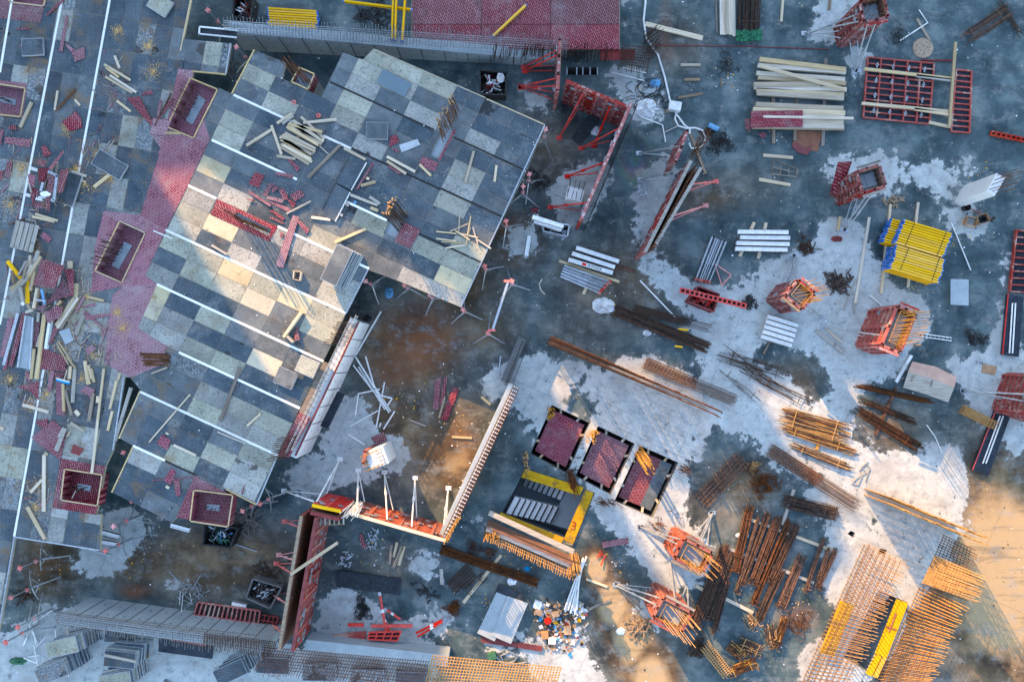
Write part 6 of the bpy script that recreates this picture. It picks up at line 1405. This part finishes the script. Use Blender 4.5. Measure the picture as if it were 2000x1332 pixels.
for i in range(7): x = 617+i*9; MB().bar(P(x,1011-i*.9,2.26), P(x,1026-i*.5,2.26), .06, .04).build('rung', MAT['wood'], lad)
def pipe(label, pts, r=.03, mat='white', z=.06, name='pipe', cat='pipe'):
    m = MB(); m.path([P(*p, z) if len(p) == 2 else P(*p) for p in pts], r, 6); return tag(m.build(name, MAT[mat]), label, cat)
for i, (a, b) in enumerate([((692,693),(763,803)),((690,713),(754,796)),((714,696),(733,762)),((751,746),(735,834)),((700,769),(742,760)),((700,769),(694,810)),((683,833),(738,802)),((771,803),(749,838)),((742,772),(766,778)),((766,778),(756,793)),((680,848),(713,869)),((696,700),(760,806)),((700,716),(752,800)),((744,826),(741,834))]):
    o = pipe('x', [a, b], .035, 'white', .08+.04*(i % 3)); note(o, 'pale grey tube in the loose tube tangle by the light wall', [a, b])
pipe('long white pole leaning along the outer face of the light wall', [(744,608,.1),(695,693,.1)], .045)
pipe('single white pipe lying above the dark toothed cage', [(1250,548),(1319,620)], .035, 'white'); pipe('white pipe right of the yellow packs', [(1858,435),(1896,528)], .03); pipe('short white pipe above the wide sunlit column form', [(1699,577),(1722,597)], .03); pipe('white rod curving toward the net shadow wall', [(1810,830),(1826,852),(1840,884)], .02); pipe('white bent rod by the round lid',[(1795,20),(1812,45),(1758,80)],.03)
pipe('reddish rod below the round lid',[(1800,118),(1862,119)],.04,'red_dark'); pipe('grey rod by the crate of tubes',[(458,1062),(503,1077)],.03,'galv'); pipe('blue edged pipe under the lower edge of the left deck',[(173,1072),(216,1085)],.04,'galv'); pipe('white pipes lying below the drain with cross bars',[(1196,142),(1258,158)],.03,'white'); pipe('second white pipe below the drain with cross bars',[(1215,132),(1262,143)],.025,'white')
pipe('bent white pipe upper right of the oily puddle',[(1252,229),(1282,240),(1294,245),(1300,278)],.03); pipe('grey wooden rod near the oily puddle',[(1296,260),(1323,247)],.03,'wood_grey')
for i in range(7): o = pipe('x', [(1143-i*1.5+R.uniform(-3,3),1086+i*3),(1102+i*4+R.uniform(-5,5),1192+R.uniform(-6,8))], .04, 'white', .1+.05*(i % 3)); note(o, 'white plastic tube in the tube bunch above the rubbish heap', [(1120+i,1140)])
pipe('pale hose winding down the upper middle of the site', [(1262,-8),(1257,40),(1262,75),(1285,108),(1298,150),(1308,195),(1320,222),(1337,245),(1347,252),(1347,262)], .045, 'white', .08, 'hose', 'hose')
pipe('hose loop below the white box at the head of the slanting double wall', [(1322,216),(1318,232),(1324,246),(1340,251),(1358,250),(1372,255),(1378,268),(1375,282),(1364,290),(1350,290),(1346,280)], .04, 'white', .12, 'hose', 'hose')
ob = thing('white_box','white dusty box beside the hose','box',P(1316,207)); MB().bar(P(1306,207,.2), P(1329,211,.2), .4, .4).build('box_body', MAT['white'], ob); MB().bar(P(1304,214,.1), P(1302,222,.1), .1, .15).build('box_foot', MAT['wood_old'], ob)
pipe('flat pale sling rope lying in a figure of eight near the long bar cage', [(1696,900),(1682,912),(1692,922),(1672,934),(1663,944),(1676,946),(1684,930),(1678,918),(1690,906),(1699,912),(1690,940)], .022, 'wood_grey', .05, 'rope', 'rope')
pipe('thin red line lying across the yard below the hose', [(1280,89),(1450,91),(1620,97)], .02, 'red_dark', .03, 'cord', 'cord')
pipe('curved yellow strip on the wet ground', [(1059,545),(1053,555),(1056,566),(1064,575)], .03, 'wood', .03, 'strip', 'strip')
for lab, c4, mt, z in (('black rubber mat lying below the bright red panel',[(1152,222),(1172,235),(1133,283),(1115,270)],'rubber',.12),('large black patterned mat lying in the lower middle yard',[(659,1114),(783,1129),(780,1162),(656,1145)],'rubber',.15),('upper pale board of the two by the rubbish heap',[(970,1156),(1000,1168),(966,1252),(932,1236)],'conc',.3),('lower pale board of the two by the rubbish heap',[(992,1164),(1031,1178),(998,1257),(960,1241)],'conc',.34),('dark blue board under the two pale boards',[(975,1139),(1021,1160),(1021,1176),(966,1158)],'black',.28),('dark board edge below the two pale boards',[(940,1243),(1060,1262),(1058,1272),(940,1254)],'red_dark',.12),('square stained concrete slab below the yellow packs',[(1857,545),(1892,546),(1892,597),(1857,595)],'conc',.3),('flat cardboard piece near the right edge',[(1920,710),(1948,716),(1943,733),(1917,727)],'card',.03),('dark board scrap at the stairwell bundle',[(860,1130),(868,1131),(867,1142),(859,1141)],'galv',.03)):
    sheet(lab, c4, z, mt, R.uniform(0,1) if mt == 'rubber' else 0, min(.06, z*.7), 'board', 'board')
tp = thing('ply_tent','pale curved plywood sheet with a pink edge near the right side','sheet',P(1815,745)); m = MB(); top = [(1782,706),(1828,716),(1869,737)]; bot = [(1764,757),(1808,770),(1852,786)]; mid = [(1774,726),(1818,738),(1864,756)]
for i in range(2):
    m.slab([P(*mid[i],.62),P(*mid[i+1],.62),P(*bot[i+1],.2),P(*bot[i],.2)],.03)
m.build('pale_sheet', MAT['wood_grey'], tp); m = MB()
for i in range(2): m.slab([P(*top[i],.25),P(*top[i+1],.25),P(*mid[i+1],.625),P(*mid[i],.625)],.03)
m.build('pink_sheet', simple('pinkish_ply',(.42,.27,.22),(.55,.38,.32),None,scale=2), tp)
for p in ((1785,738),(1822,748)): MB().bar(P(p[0],p[1]-7,.58), P(p[0]-5,p[1]+7,.5), .05, .03).build('dark_slit', MAT['wood_old'], tp)
la = thing('ladder','short white ladder right of the wide sunlit column form','ladder',P(1827,657))
for dy in (0,5.5): MB().bar(P(1795,651+dy,.1), P(1858,660+dy,.1), .05, .07).build('rail', MAT['white'], la)
for i in range(8): MB().bar(P(1798+i*8,652+i*1.1,.12), P(1798+i*8,657+i*1.1,.12), .04, .04).build('rung', MAT['dark'], la)
wl = MB(); wl.bar(P(1780,694,.1), P(1750,746,.1), .14, .1); tag(wl.build('post', MAT['white']), 'white post leaning beside the curved plywood sheet', 'post')
li = MB(); li.lathe(P(1802,95), [(.0,0),(.46,0),(.48,.03),(.44,.06),(.02,.07)], 28); tag(li.build('lid', conc('rusty_lid',(.30,.22,.16),(.42,.33,.25),(.16,.06,.03),.5,2)), 'round stained lid lying in the top right yard', 'lid')
def bucket(label, c, r, mat):
    m = MB(); o = P(*c); m.lathe(o, [(r*.8,0),(r,.3),(r*.93,.3),(r*.75,.05),(.01,.05)], 16); return tag(m.build('bucket', MAT[mat]), label, 'bucket')
bucket('black bucket beside the red broom', (1883,407), .17, 'cable'); bucket('black bucket in the right one of two boxes', (1915,430), .14, 'cable')
for lab, c, a_ in (('torn cardboard box with a bucket near the right edge',(1915,429),.3),('torn cardboard box left of the one with the bucket',(1893,434),-.2)):
    t = thing('cardboard_box', lab, 'box', P(*c)); u = Vector((math.cos(a_),math.sin(a_),0)); v = Vector((-u.y,u.x,0)); o = P(*c)
    for s in (-1,1):
        MB().bar(o+u*.24*s-v*.2+Vector((0,0,.13)), o+u*.24*s+v*.2+Vector((0,0,.13)), .02, .26).build('box_side', MAT['card'], t); MB().bar(o-u*.24+v*.2*s+Vector((0,0,.13)), o+u*.24+v*.2*s+Vector((0,0,.13)), .02, .26).build('box_side', MAT['card'], t)
rb = thing('broom','red handled broom by the black bucket','broom',P(1912,415)); m = MB(); m.tube(P(1890,405,.1), P(1938,428,.1), .025, 6); m.build('handle', MAT['red'], rb); MB().bar(P(1936,431,.08), P(1942,425,.08), .12, .1).build('brush_head', MAT['dark'], rb)
bl = MB(); bl.tube(P(1384,244,.13), P(1403,253,.13), .12, 12); tag(bl.build('gas_bottle', MAT['navy']), 'blue bottle lying by the head of the slanting double wall', 'bottle')
rk = thing('wire_rack','thin wire rack lying below the torn red sheet','rack',P(1533,330))
for a, b in (((1511,312),(1557,330)),((1508,340),(1556,346)),((1511,312),(1508,340)),((1557,330),(1556,346)),((1526,326),(1523,342)),((1541,328),(1540,344)),((1510,327),(1556,338))): m = MB(); m.tube(P(*a,.1), P(*b,.1), .02, 5); m.build('wire', MAT['wood_old'], rk)
# plastic, cloth
def crumple(label, c, rx, ry, mat, n=46, h=.25, name='plastic_film', cat='plastic'):
    m = MB(); o = P(*c)
    g = 9; vs = []; k2 = rx/F*H; k3 = ry/F*H
    for i in range(g):
        for j in range(g):
            u, v = i/(g-1)*2-1, j/(g-1)*2-1; rr = math.hypot(u, v); f = 1/max(1, rr*1.05) * (1+R.uniform(-.12,.12))
            vs.append(o+Vector((u*f*k2, v*f*k3, max(.01, (1-min(1,rr))*h*R.uniform(.2,1)+.02))))
    m.add(vs, [(i*g+j,(i+1)*g+j,(i+1)*g+j+1,i*g+j+1) for i in range(g-1) for j in range(g-1)])
    return tag(m.build(name, MAT[mat]), label, cat)
crumple('crumpled white plastic film heap above the long dark bar bundle',(1180,597),24,16,'foil',h=.6); crumple('pale tarpaulin heap beside the tangle of black cables',(1262,212),24,20,'foil',h=.5); crumple('blue cloth in the tangle of black cables',(1280,163),12,9,'navy',h=.3)
crumple('white cloth in the black crate below the long concrete wall',(978,163),8,10,'plastic_white',h=.5,name='cloth',cat='cloth').location.z += .75
crumple('white plastic scrap under the leaning red wall form',(1163,256),11,10,'plastic_white',h=.2); crumple('small white film by the lower sunlit column form',(1212,1232),9,7,'plastic_white',h=.2); crumple('white cloth scrap under the rusty bundles',(1450,1045),14,6,'plastic_white',h=.1); crumple('white plastic scrap on the long dark bundle',(1264,650),9,7,'foil',h=.3); crumple('blue plastic scrap below the stairwell bundle',(1030,1110),6,5,'navy',h=.2); crumple('white film scrap by the pale boards',(1000,1135),10,8,'plastic_white',h=.15); crumple('teal soaked rag under the deck edge',(760,572),9,12,'navy',h=.3,name='rag',cat='rag'); crumple('black bag under the deck corner',(718,622),9,7,'cable',h=.3,name='bag',cat='bag'); crumple('green tarp in the lower left corner',(35,1290),18,8,'green',h=.3,name='tarp',cat='tarp'); crumple('reddish rag on the ground left of the yellow packs',(1634,467),12,6,'red_dark',h=.2,name='rag',cat='rag')
cb = MB()
for i in range(22):
    c = P(R.uniform(1228,1295), R.uniform(165,208), .04); r0 = R.uniform(.12,.4); a0 = R.uniform(0,6.3)
    cb.path([c+Vector((math.cos(a0+k2*.5)*r0*(1+.1*k2), math.sin(a0+k2*.5)*r0, .02*(k2 % 3))) for k2 in range(R.randint(5,12))], .014, 4)
tag(cb.build('cable_tangle', MAT['cable']), 'tangle of black cables right of the bright red wall form', 'cable')
# red shoring gear lying in the lower middle
for lab, a, b, r in (('upright red brace leg pointing up from the red frame on the bottom wall',(742,1160),(754,1233),.06),('short dark red strut beside the upright red brace leg',(754,1190),(782,1209),.05),('upper red tube of the slanting pair at the bottom',(868,1208),(812,1236),.05),('lower red tube of the slanting pair at the bottom',(866,1212),(815,1243),.05),('second red brace leg beside the upright one',(745,1195),(760,1232),.05)):
    t = thing('push_prop', lab, 'prop', P(*a)); m = MB(); m.tube(P(*a,.12), P(*b,.3), r, 7); m.build('tube', MAT['red_bright'], t); m = MB(); c = lerp(P(*a,.12),P(*b,.3),.45); d = (P(*b,.3)-P(*a,.12)).normalized(); m.tube(c-d*.08, c+d*.08, r*1.3, 7); m.build('white_band', MAT['white'], t); m = MB(); m.bar(P(*a,.12)-d*.1, P(*a,.12)+d*.05, .14, .12); m.build('foot_plate', MAT['galv'], t)
flat_form('red steel frame on the bottom wall below the upright brace leg',[(722,1233),(784,1231),(777,1249),(720,1246)],2,4,'red_bright','dark',.14,z=.5); flat_form('longer dark red frame lying below the red steel frame',[(720,1250),(822,1262),(820,1268),(718,1257)],1,10,'red','dark',.14,z=.3)
for lab, a, b, w in (('flat red bar piece left of the red steel frame',(680,1219),(711,1219),6),('long flat red bar above the red steel frame',(726,1221),(806,1221),6),('worn red board left of the red steel frame',(650,1245),(715,1238),14)): plank(lab, a, b, w, .1, .2, 'red_bright' if w < 10 else 'red', name='red_bar', cat='bar')
# ---------------------------------------------------------------- shoring props with tripods
def mk_tri(h):
    def f():
        t = thing('shoring_prop', 'prop', 'prop', (0,0,0))
        m = MB(); m.tube(Vector((0,0,0)), Vector((0,0,h*.55)), .04, 7); m.tube(Vector((0,0,h*.55)), Vector((0,0,h-.12)), .03, 7); m.build('pole', MAT['galv'], t)
        m = MB(); m.box(-.11,-.035,h-.14,.11,.035,h-.02); m.box(-.035,-.1,h-.14,.035,.1,h-.03); m.build('drop_head', MAT['pink'], t)
        m = MB(); m.lathe(Vector((0,0,h*.5)), [(.04,0),(.09,.02),(.09,.07),(.04,.09)], 10); m.build('screw_collar', MAT['pink'], t)
        for k2 in range(3):
            a = k2*2.094; d = Vector((math.cos(a), math.sin(a), 0)); m = MB(); m.path([Vector((0,0,.95))+d*.05, d*.45+Vector((0,0,.55)), d*.85+Vector((0,0,.03))], .032, 5); m.tube(d*.05+Vector((0,0,.4)), d*.45+Vector((0,0,.55)), .015, 4); m.build('tripod_leg', MAT['galv'], t)
        return t
    return f
TRI = Proto(mk_tri(ZD-.18))
EDGE = [((1066,250),'at the upper right corner of the tilted deck'),((1034,338),'beside the twig heap at the right deck edge'),((1022,362),'second along the right deck edge, below the twig heap'),((988,430),'at the right deck edge near the grey crate'),((946,518),'at the right deck edge above the free standing props'),((903,604),'at the lowest corner of the right deck part'),((838,576),'at the lower edge of the right deck part'),((788,556),'at the lower deck edge beside the teal rag'),((504,986),'at the lower right corner of the tilted deck'),((712,548),'in the dark inner corner of the deck'),((200,1078),'at the lower corner of the left deck'),((32,1112),'in the dark niche under the left deck edge'),((14,1170),'near the bent bars under the left deck edge'),((4,1258),'with a bright red collar in the lower left corner'),((402,16),'in the dark opening right of the left deck at the top'),((458,88),'at the corner of the two mottled panels'),((462,158),'left of the tilted deck top corner'),((236,885),'in the gap between the decks near the square head box'),((252,980),'under the lower tip of the tilted deck'),((216,1030),'below the square head box of the left deck'),((470,1000),'beside the square head box of the tilted deck'),((1000,548),'upper one of the two free standing props under the long white beam'),((952,650),'lower one of the two free standing props under the long white beam'),((28,1228),'beside the panel stacks in the lower left corner')]
for i, (c, lab) in enumerate(EDGE): 
    w = P(*c, ZD if i not in (21,22) else ZD); TRI.put(Vector((w.x,w.y,0)), R.uniform(0,2.1), 'steel prop on a tripod '+lab, 'shoring props on tripods')
bmr = thing('deck_beam','long white beam carried by two free standing tripod props','beam',P(976,598,ZD)); MB().bar(P(993,549,ZD-.1), P(962,645,ZD-.1), .1, .12).build('beam_body', MAT['galv'], bmr)
for t in (0,1): c = lerp(P(993,549,ZD-.05), P(962,645,ZD-.05), t); MB().bar(c-Vector((.2,0,0)), c+Vector((.12,0,0)), .1, .05).build('red_claw', MAT['pink'], bmr)
wk = thing('gangway','narrow dark gangway with a pale frame between the left deck and the long wall','gangway',P(440,65,2.6)); MB().slab([P(392,56,2.6),P(462,62,2.6),P(462,72,2.6),P(391,66,2.6)],.05).build('walk_board', MAT['black'], wk)
for a, b in (((390,53),(464,60)),((389,67),(462,74)),((390,53),(389,67))): MB().bar(P(*a,2.68), P(*b,2.68), .06, .06).build('pale_rail', MAT['white'], wk)
pile('heap of twigs and broken bits below the right deck edge',P(1052,356),.55,90,.3,'dark','debris_heap','debris',.012,.2,False); pile('bundle of branches and grey bars by the square head box',P(478,1016),.6,60,.9,'wood_old','debris_heap','debris',.012,.15,False); pile('broken timber bits in the niche of the deck gap',P(440,128),.4,20,.5,'wood_old','debris_heap','debris',.02,.1,False); pile('thin reinforcing rods behind the grey mesh crate',P(520,1117),.5,40,.6,'rust_dark','rod_pile','rod pile',.01,.1,False)
pile('grey steel clamps scattered in the lower middle yard',P(730,1055),.7,40,.22,'galv','clamp_pile','clamp pile',.02,.1,False); pile('grey clamps below the first clamp scatter',P(680,1090),.4,22,.2,'galv','clamp_pile','clamp pile',.02,.1,False); pile('white laths leaning in the lower left corner',P(72,1262),.8,10,1.5,'white','lath_pile','laths',.02,.2,False); pile('dark tools and rods by the yellow beams at the top edge',P(735,30),.8,60,.6,'dark','tool_pile','tools',.02,.2,False); pile('grey hooked bars right of the lower left niche',P(375,1155),.6,24,.9,'galv','rod_pile','rod pile',.012,.08,False)
pile('rusty bent bars under the left deck edge', P(45,1160), .5, 20, .6, 'rust_dark','rod_pile','rod pile',.016,.15,False); pile('grey tubes lying by the oily puddle',P(1255,375),.4,10,.3,'galv','clamp_pile','clamp pile',.02,.06,False); pile('brick and tool scraps left of the crushed cage',P(832,1155),.5,50,.2,'dark','tool_pile','tools',.02,.08,False); pile('small red handled bolt cutters near the ply scrap',P(1180,1085),.3,6,.6,'red','tool_pile','tools',.02,.04,False)
# ---------------------------------------------------------------- stuff nobody could count
DK = [DECK_A, DECK_A2, DECK_BC]
def bits(name, label, n, fn, mats, smin, smax, thin=True, cat=None):
    m = MB()
    for i in range(n):
        p = fn()
        if p is None: continue
        m.mi = R.randrange(len(mats)); s = R.uniform(smin, smax); a = R.uniform(0,6.3); d = Vector((math.cos(a)*s, math.sin(a)*s, R.uniform(-.3,.3)*s)); e3 = Vector((-d.y,d.x,R.uniform(-.2,.2)*s))*R.uniform(.3,1)
        p = p + Vector((0,0,s*.35+.012)); m.add([p-d,p+e3,p+d,p-e3],[(0,1,2,3)])
    o = m.build(name, [MAT[k2] for k2 in mats]); tag(o, label, cat or 'litter', kind='stuff'); return o
def ground_pt():
    x, y = R.uniform(0,2000), R.uniform(0,1332)
    if any(inside((x,y), d) for d in DK) or any(inside((x,y), q) for q in PITS.values()) or (800 < x < 1212 and y < 100): return None
    return P(x, y, 0)
bits('ground_litter','tiny pale and dark scraps strewn over the whole yard floor',2600,ground_pt,['plastic_white','wood','dark','dark','dark','wood_old'],.015,.05)
def clus(lst, z):
    def f():
        x, y, r = R.choice(lst); a = R.uniform(0,6.3); q = abs(R.gauss(0,.55))*r; return P(x+math.cos(a)*q, y+math.sin(a)*q, z)
    return f
bits('yard_litter','yellow and white scraps gathered in drifts between the stacks',900,clus([(1880,430,50),(1780,560,60),(1830,480,60),(1920,350,60),(1190,600,30),(1010,1120,60),(1200,1100,60),(1420,150,50),(1500,230,40),(720,1060,60),(100,1110,50),(280,1080,60),(960,1180,60),(1240,1200,40),(1560,1180,60),(780,780,80),(880,820,70),(1040,420,30),(1250,180,40)],0),['wood','plastic_white','card','dark','yellow'],.015,.05)
bits('sawdust','ochre sawdust and chips spread over the left deck',7500,clus([(165,360,30),(150,330,16),(215,345,18),(190,300,26),(230,60,16),(290,90,18),(300,140,22),(60,540,40),(110,610,36),(140,650,40),(120,680,30),(150,600,30),(90,770,24),(60,790,18),(170,580,24),(240,640,20),(230,610,14),(160,740,30),(75,950,26),(70,990,24),(130,250,20),(40,330,24),(20,400,24),(180,690,22),(100,720,30),(20,740,22)],DECKZ-.018),['sawdust','sawdust','sawdust','card'],.008,.03)
m = MB(); fs = clus([(60,560,50),(95,600,50),(130,620,50),(150,660,45),(100,700,50),(90,360,40),(60,780,50),(160,560,40),(120,760,50),(190,690,40),(80,960,40),(180,290,50),(30,300,50),(60,420,50),(220,160,60)], DECKZ)
for i in range(420):
    p = fs(); a = R.uniform(0,6.3) if R.random() < .5 else R.gauss(1.4,.35); l = R.uniform(.06,.32); d = Vector((math.cos(a)*l, math.sin(a)*l, R.uniform(-.01,.03))); m.mi = R.randrange(4); m.bar(p-d, p+d, R.uniform(.012,.05), .02)
tag(m.build('splinters', [MAT['wood'], MAT['wood_old'], MAT['ply_red2'], MAT['wood_grey']]), 'splinters and thin broken laths strewn over the left deck', 'splinters', kind='stuff')
bits('deck_crumbs','dark crumbs and pale scraps on the tilted deck',700,lambda: (lambda s, t: P(*G(s,t), DECKZ-.015) if inside(G(s,t), DECK_BC) else None)(R.uniform(0,583), R.uniform(-400,605)),['dark','dark','wood','plastic_white'],.012,.035)
bits('rubbish_heap','heap of mixed household and packing rubbish by the two pale boards',900,clus([(1075,1205,26),(1095,1225,34),(1110,1245,26),(1060,1190,18),(1080,1255,18),(1130,1190,20)],.02),['plastic_white','card','foil','red_dirty','yellow_ply','dark','dark','navy','wood','wood_old','card','foil','conc','wood_grey','rust_dark'],.02,.15,cat='rubbish')
for i, (c, mt) in enumerate((((1052,1192),'card'),((1064,1240),'card'),((1078,1250),'plastic_white'),((1050,1178),'white'),((1085,1200),'card'),((1108,1230),'card'))):
    o = tag(MB().bar(P(c[0]-7,c[1],.12), P(c[0]+7,c[1]+R.uniform(-5,5),.12), R.uniform(.2,.4), .2).build('carton', MAT[mt]), None, 'carton'); note(o, {'card':'brown carton','white':'white carton','plastic_white':'glossy white carton'}[mt]+' in the rubbish heap', [c])
m = MB(); m.lathe(P(1070,1211,.1), [(.02,0),(.13,.02),(.17,.1),(.13,.19),(.03,.22)], 14); tag(m.build('red_bowl', MAT['red_bright']), 'round red plastic bowl in the rubbish heap', 'bowl')
pipe('coiled grey hose with a green can at the bottom edge',[(970,1282),(985,1298),(1005,1290),(1012,1280),(995,1272),(978,1280),(985,1296),(1008,1296),(1030,1292)],.03,'galv',.06,'hose','hose'); cn = MB(); cn.bar(P(953,1282,.15), P(969,1278,.15), .3, .25); tag(cn.build('jerry_can', MAT['green']),'green plastic can beside the coiled grey hose','can')
# ---------------------------------------------------------------- labels for the loose pieces
LM = [('the slatted pallet',51,463),('the broken ply heap',92,350),('the tangled timber pile',60,545),('the square box of the left deck',160,950),('the square box of the tilted deck',412,990),('the grey channel',50,668),('the blue broom',123,745),('the top left head box',60,0),('the head box at the left edge',20,195),('the small chipped panel',66,94),('the loose panel by sawdust',216,323),('the head box with black bars',375,212),('the lower head box',235,492),('the tilted pale panel',314,11),('the mottled panels',415,108),('the timber heap',585,275),('the sunlit red slot',480,430),('the leaning dark boards',670,365),('the leaning panel stack',657,518),('the wooden frame',580,540),('the sunlit square panels',580,725),('the small red square',805,455),('the blue board',770,163),('the square grey panel',737,257),('the bar rows',880,250),('the deck corner',1040,270),('the rusty leaning bars',300,695),('the dark deck gap',240,800),('the stick cluster',920,470),('the pale deck end',910,540),('the light wall',640,770),('the sunlit wall form',770,1020),('the lying black mat',720,1138),('the stairwell',1070,990),('the lift shafts',1180,900),('the two pale boards',985,1200),('the rubbish heap',1090,1222),('the double wall',1310,400),('the white box',1316,207),('the open timber stack',1560,155),('the torn red sheet',1565,292),('the red grid',1750,180),('the round lid',1802,95),('the yellow packs',1795,490),('the wide sunlit form',1720,640),('the dark rods',1462,30),('the long bar wall',1230,740),('the tripod beam',976,598),('the curved ply sheet',1815,745),('the grey mesh crate',518,1158),('the crate of tubes',430,1047),('the bare column',1880,384),('the sunlit column forms',1320,1130),('the long dark bundle',950,1105),('the ground shoring props',760,1200),('the raised red deck',1010,40),('the lower left stacks',160,1280),('the oily puddle',1240,315)]
keys = {}
for o, what, x, y in LOOSE:
    nm, lx, ly = min(LM, key=lambda l: math.hypot(l[1]-x, l[2]-y)); d = math.hypot(lx-x, ly-y); an = math.degrees(math.atan2(ly-y, x-lx)) % 360
    side = ['right of','upper right of','above','upper left of','left of','lower left of','below','lower right of'][int(((an+22.5) % 360)//45)] if d > 14 else 'on or touching'
    if ' in the ' in what or ' topping ' in what: keys.setdefault((what, None, None), []).append((o, x, y))
    else: keys.setdefault((what, side, nm), []).append((o, d, 0))
ORD = ['nearest','second nearest','third nearest','fourth nearest','fifth nearest','sixth nearest','seventh nearest','eighth nearest']
for (what, side, nm), lst in keys.items():
    if side is None:
        if len(lst) == 1: lst[0][0]['label'] = what
        elif len(lst) <= 12:
            lst.sort(key=lambda a: (a[2], a[1])); W_ = ['topmost','second from top','third from top','fourth from top','fifth from top','sixth from top','seventh from top','eighth from top','ninth from top','tenth from top','eleventh from top','twelfth from top']
            for i, (o, x, y) in enumerate(lst): o['label'] = (what + ', ' + (W_[i] if i < len(lst)-1 else 'lowest') + ' in the photo'); o['group'] = what.replace(' in the ',' pieces of the ')[:60]
        else:
            for o, x, y in lst: o['label'] = what; o['group'] = what.replace(' in the ',' pieces of the ')[:60]
    else:
        if len((what+side+nm).split()) > 11: what = what.replace('lying ','').replace(' slanting','')
        lst.sort(key=lambda a: a[1])
        for i, (o, d, _) in enumerate(lst):
            o['label'] = f'{what} {side} {nm}' if len(lst) == 1 else f'{what} {side} {nm}, {ORD[min(i,7)]}'

for o in bpy.data.objects:
    if o.get('label'):
        w = o['label'].split()
        for cut in (' lying',' small',' slanting',' red',' the',' of'):
            if len(o['label'].split()) <= 16: break
            o['label'] = o['label'].replace(cut+' ', ' ', 1)
        if len(o['label'].split()) > 16: print('LONG', o.name, o['label'])
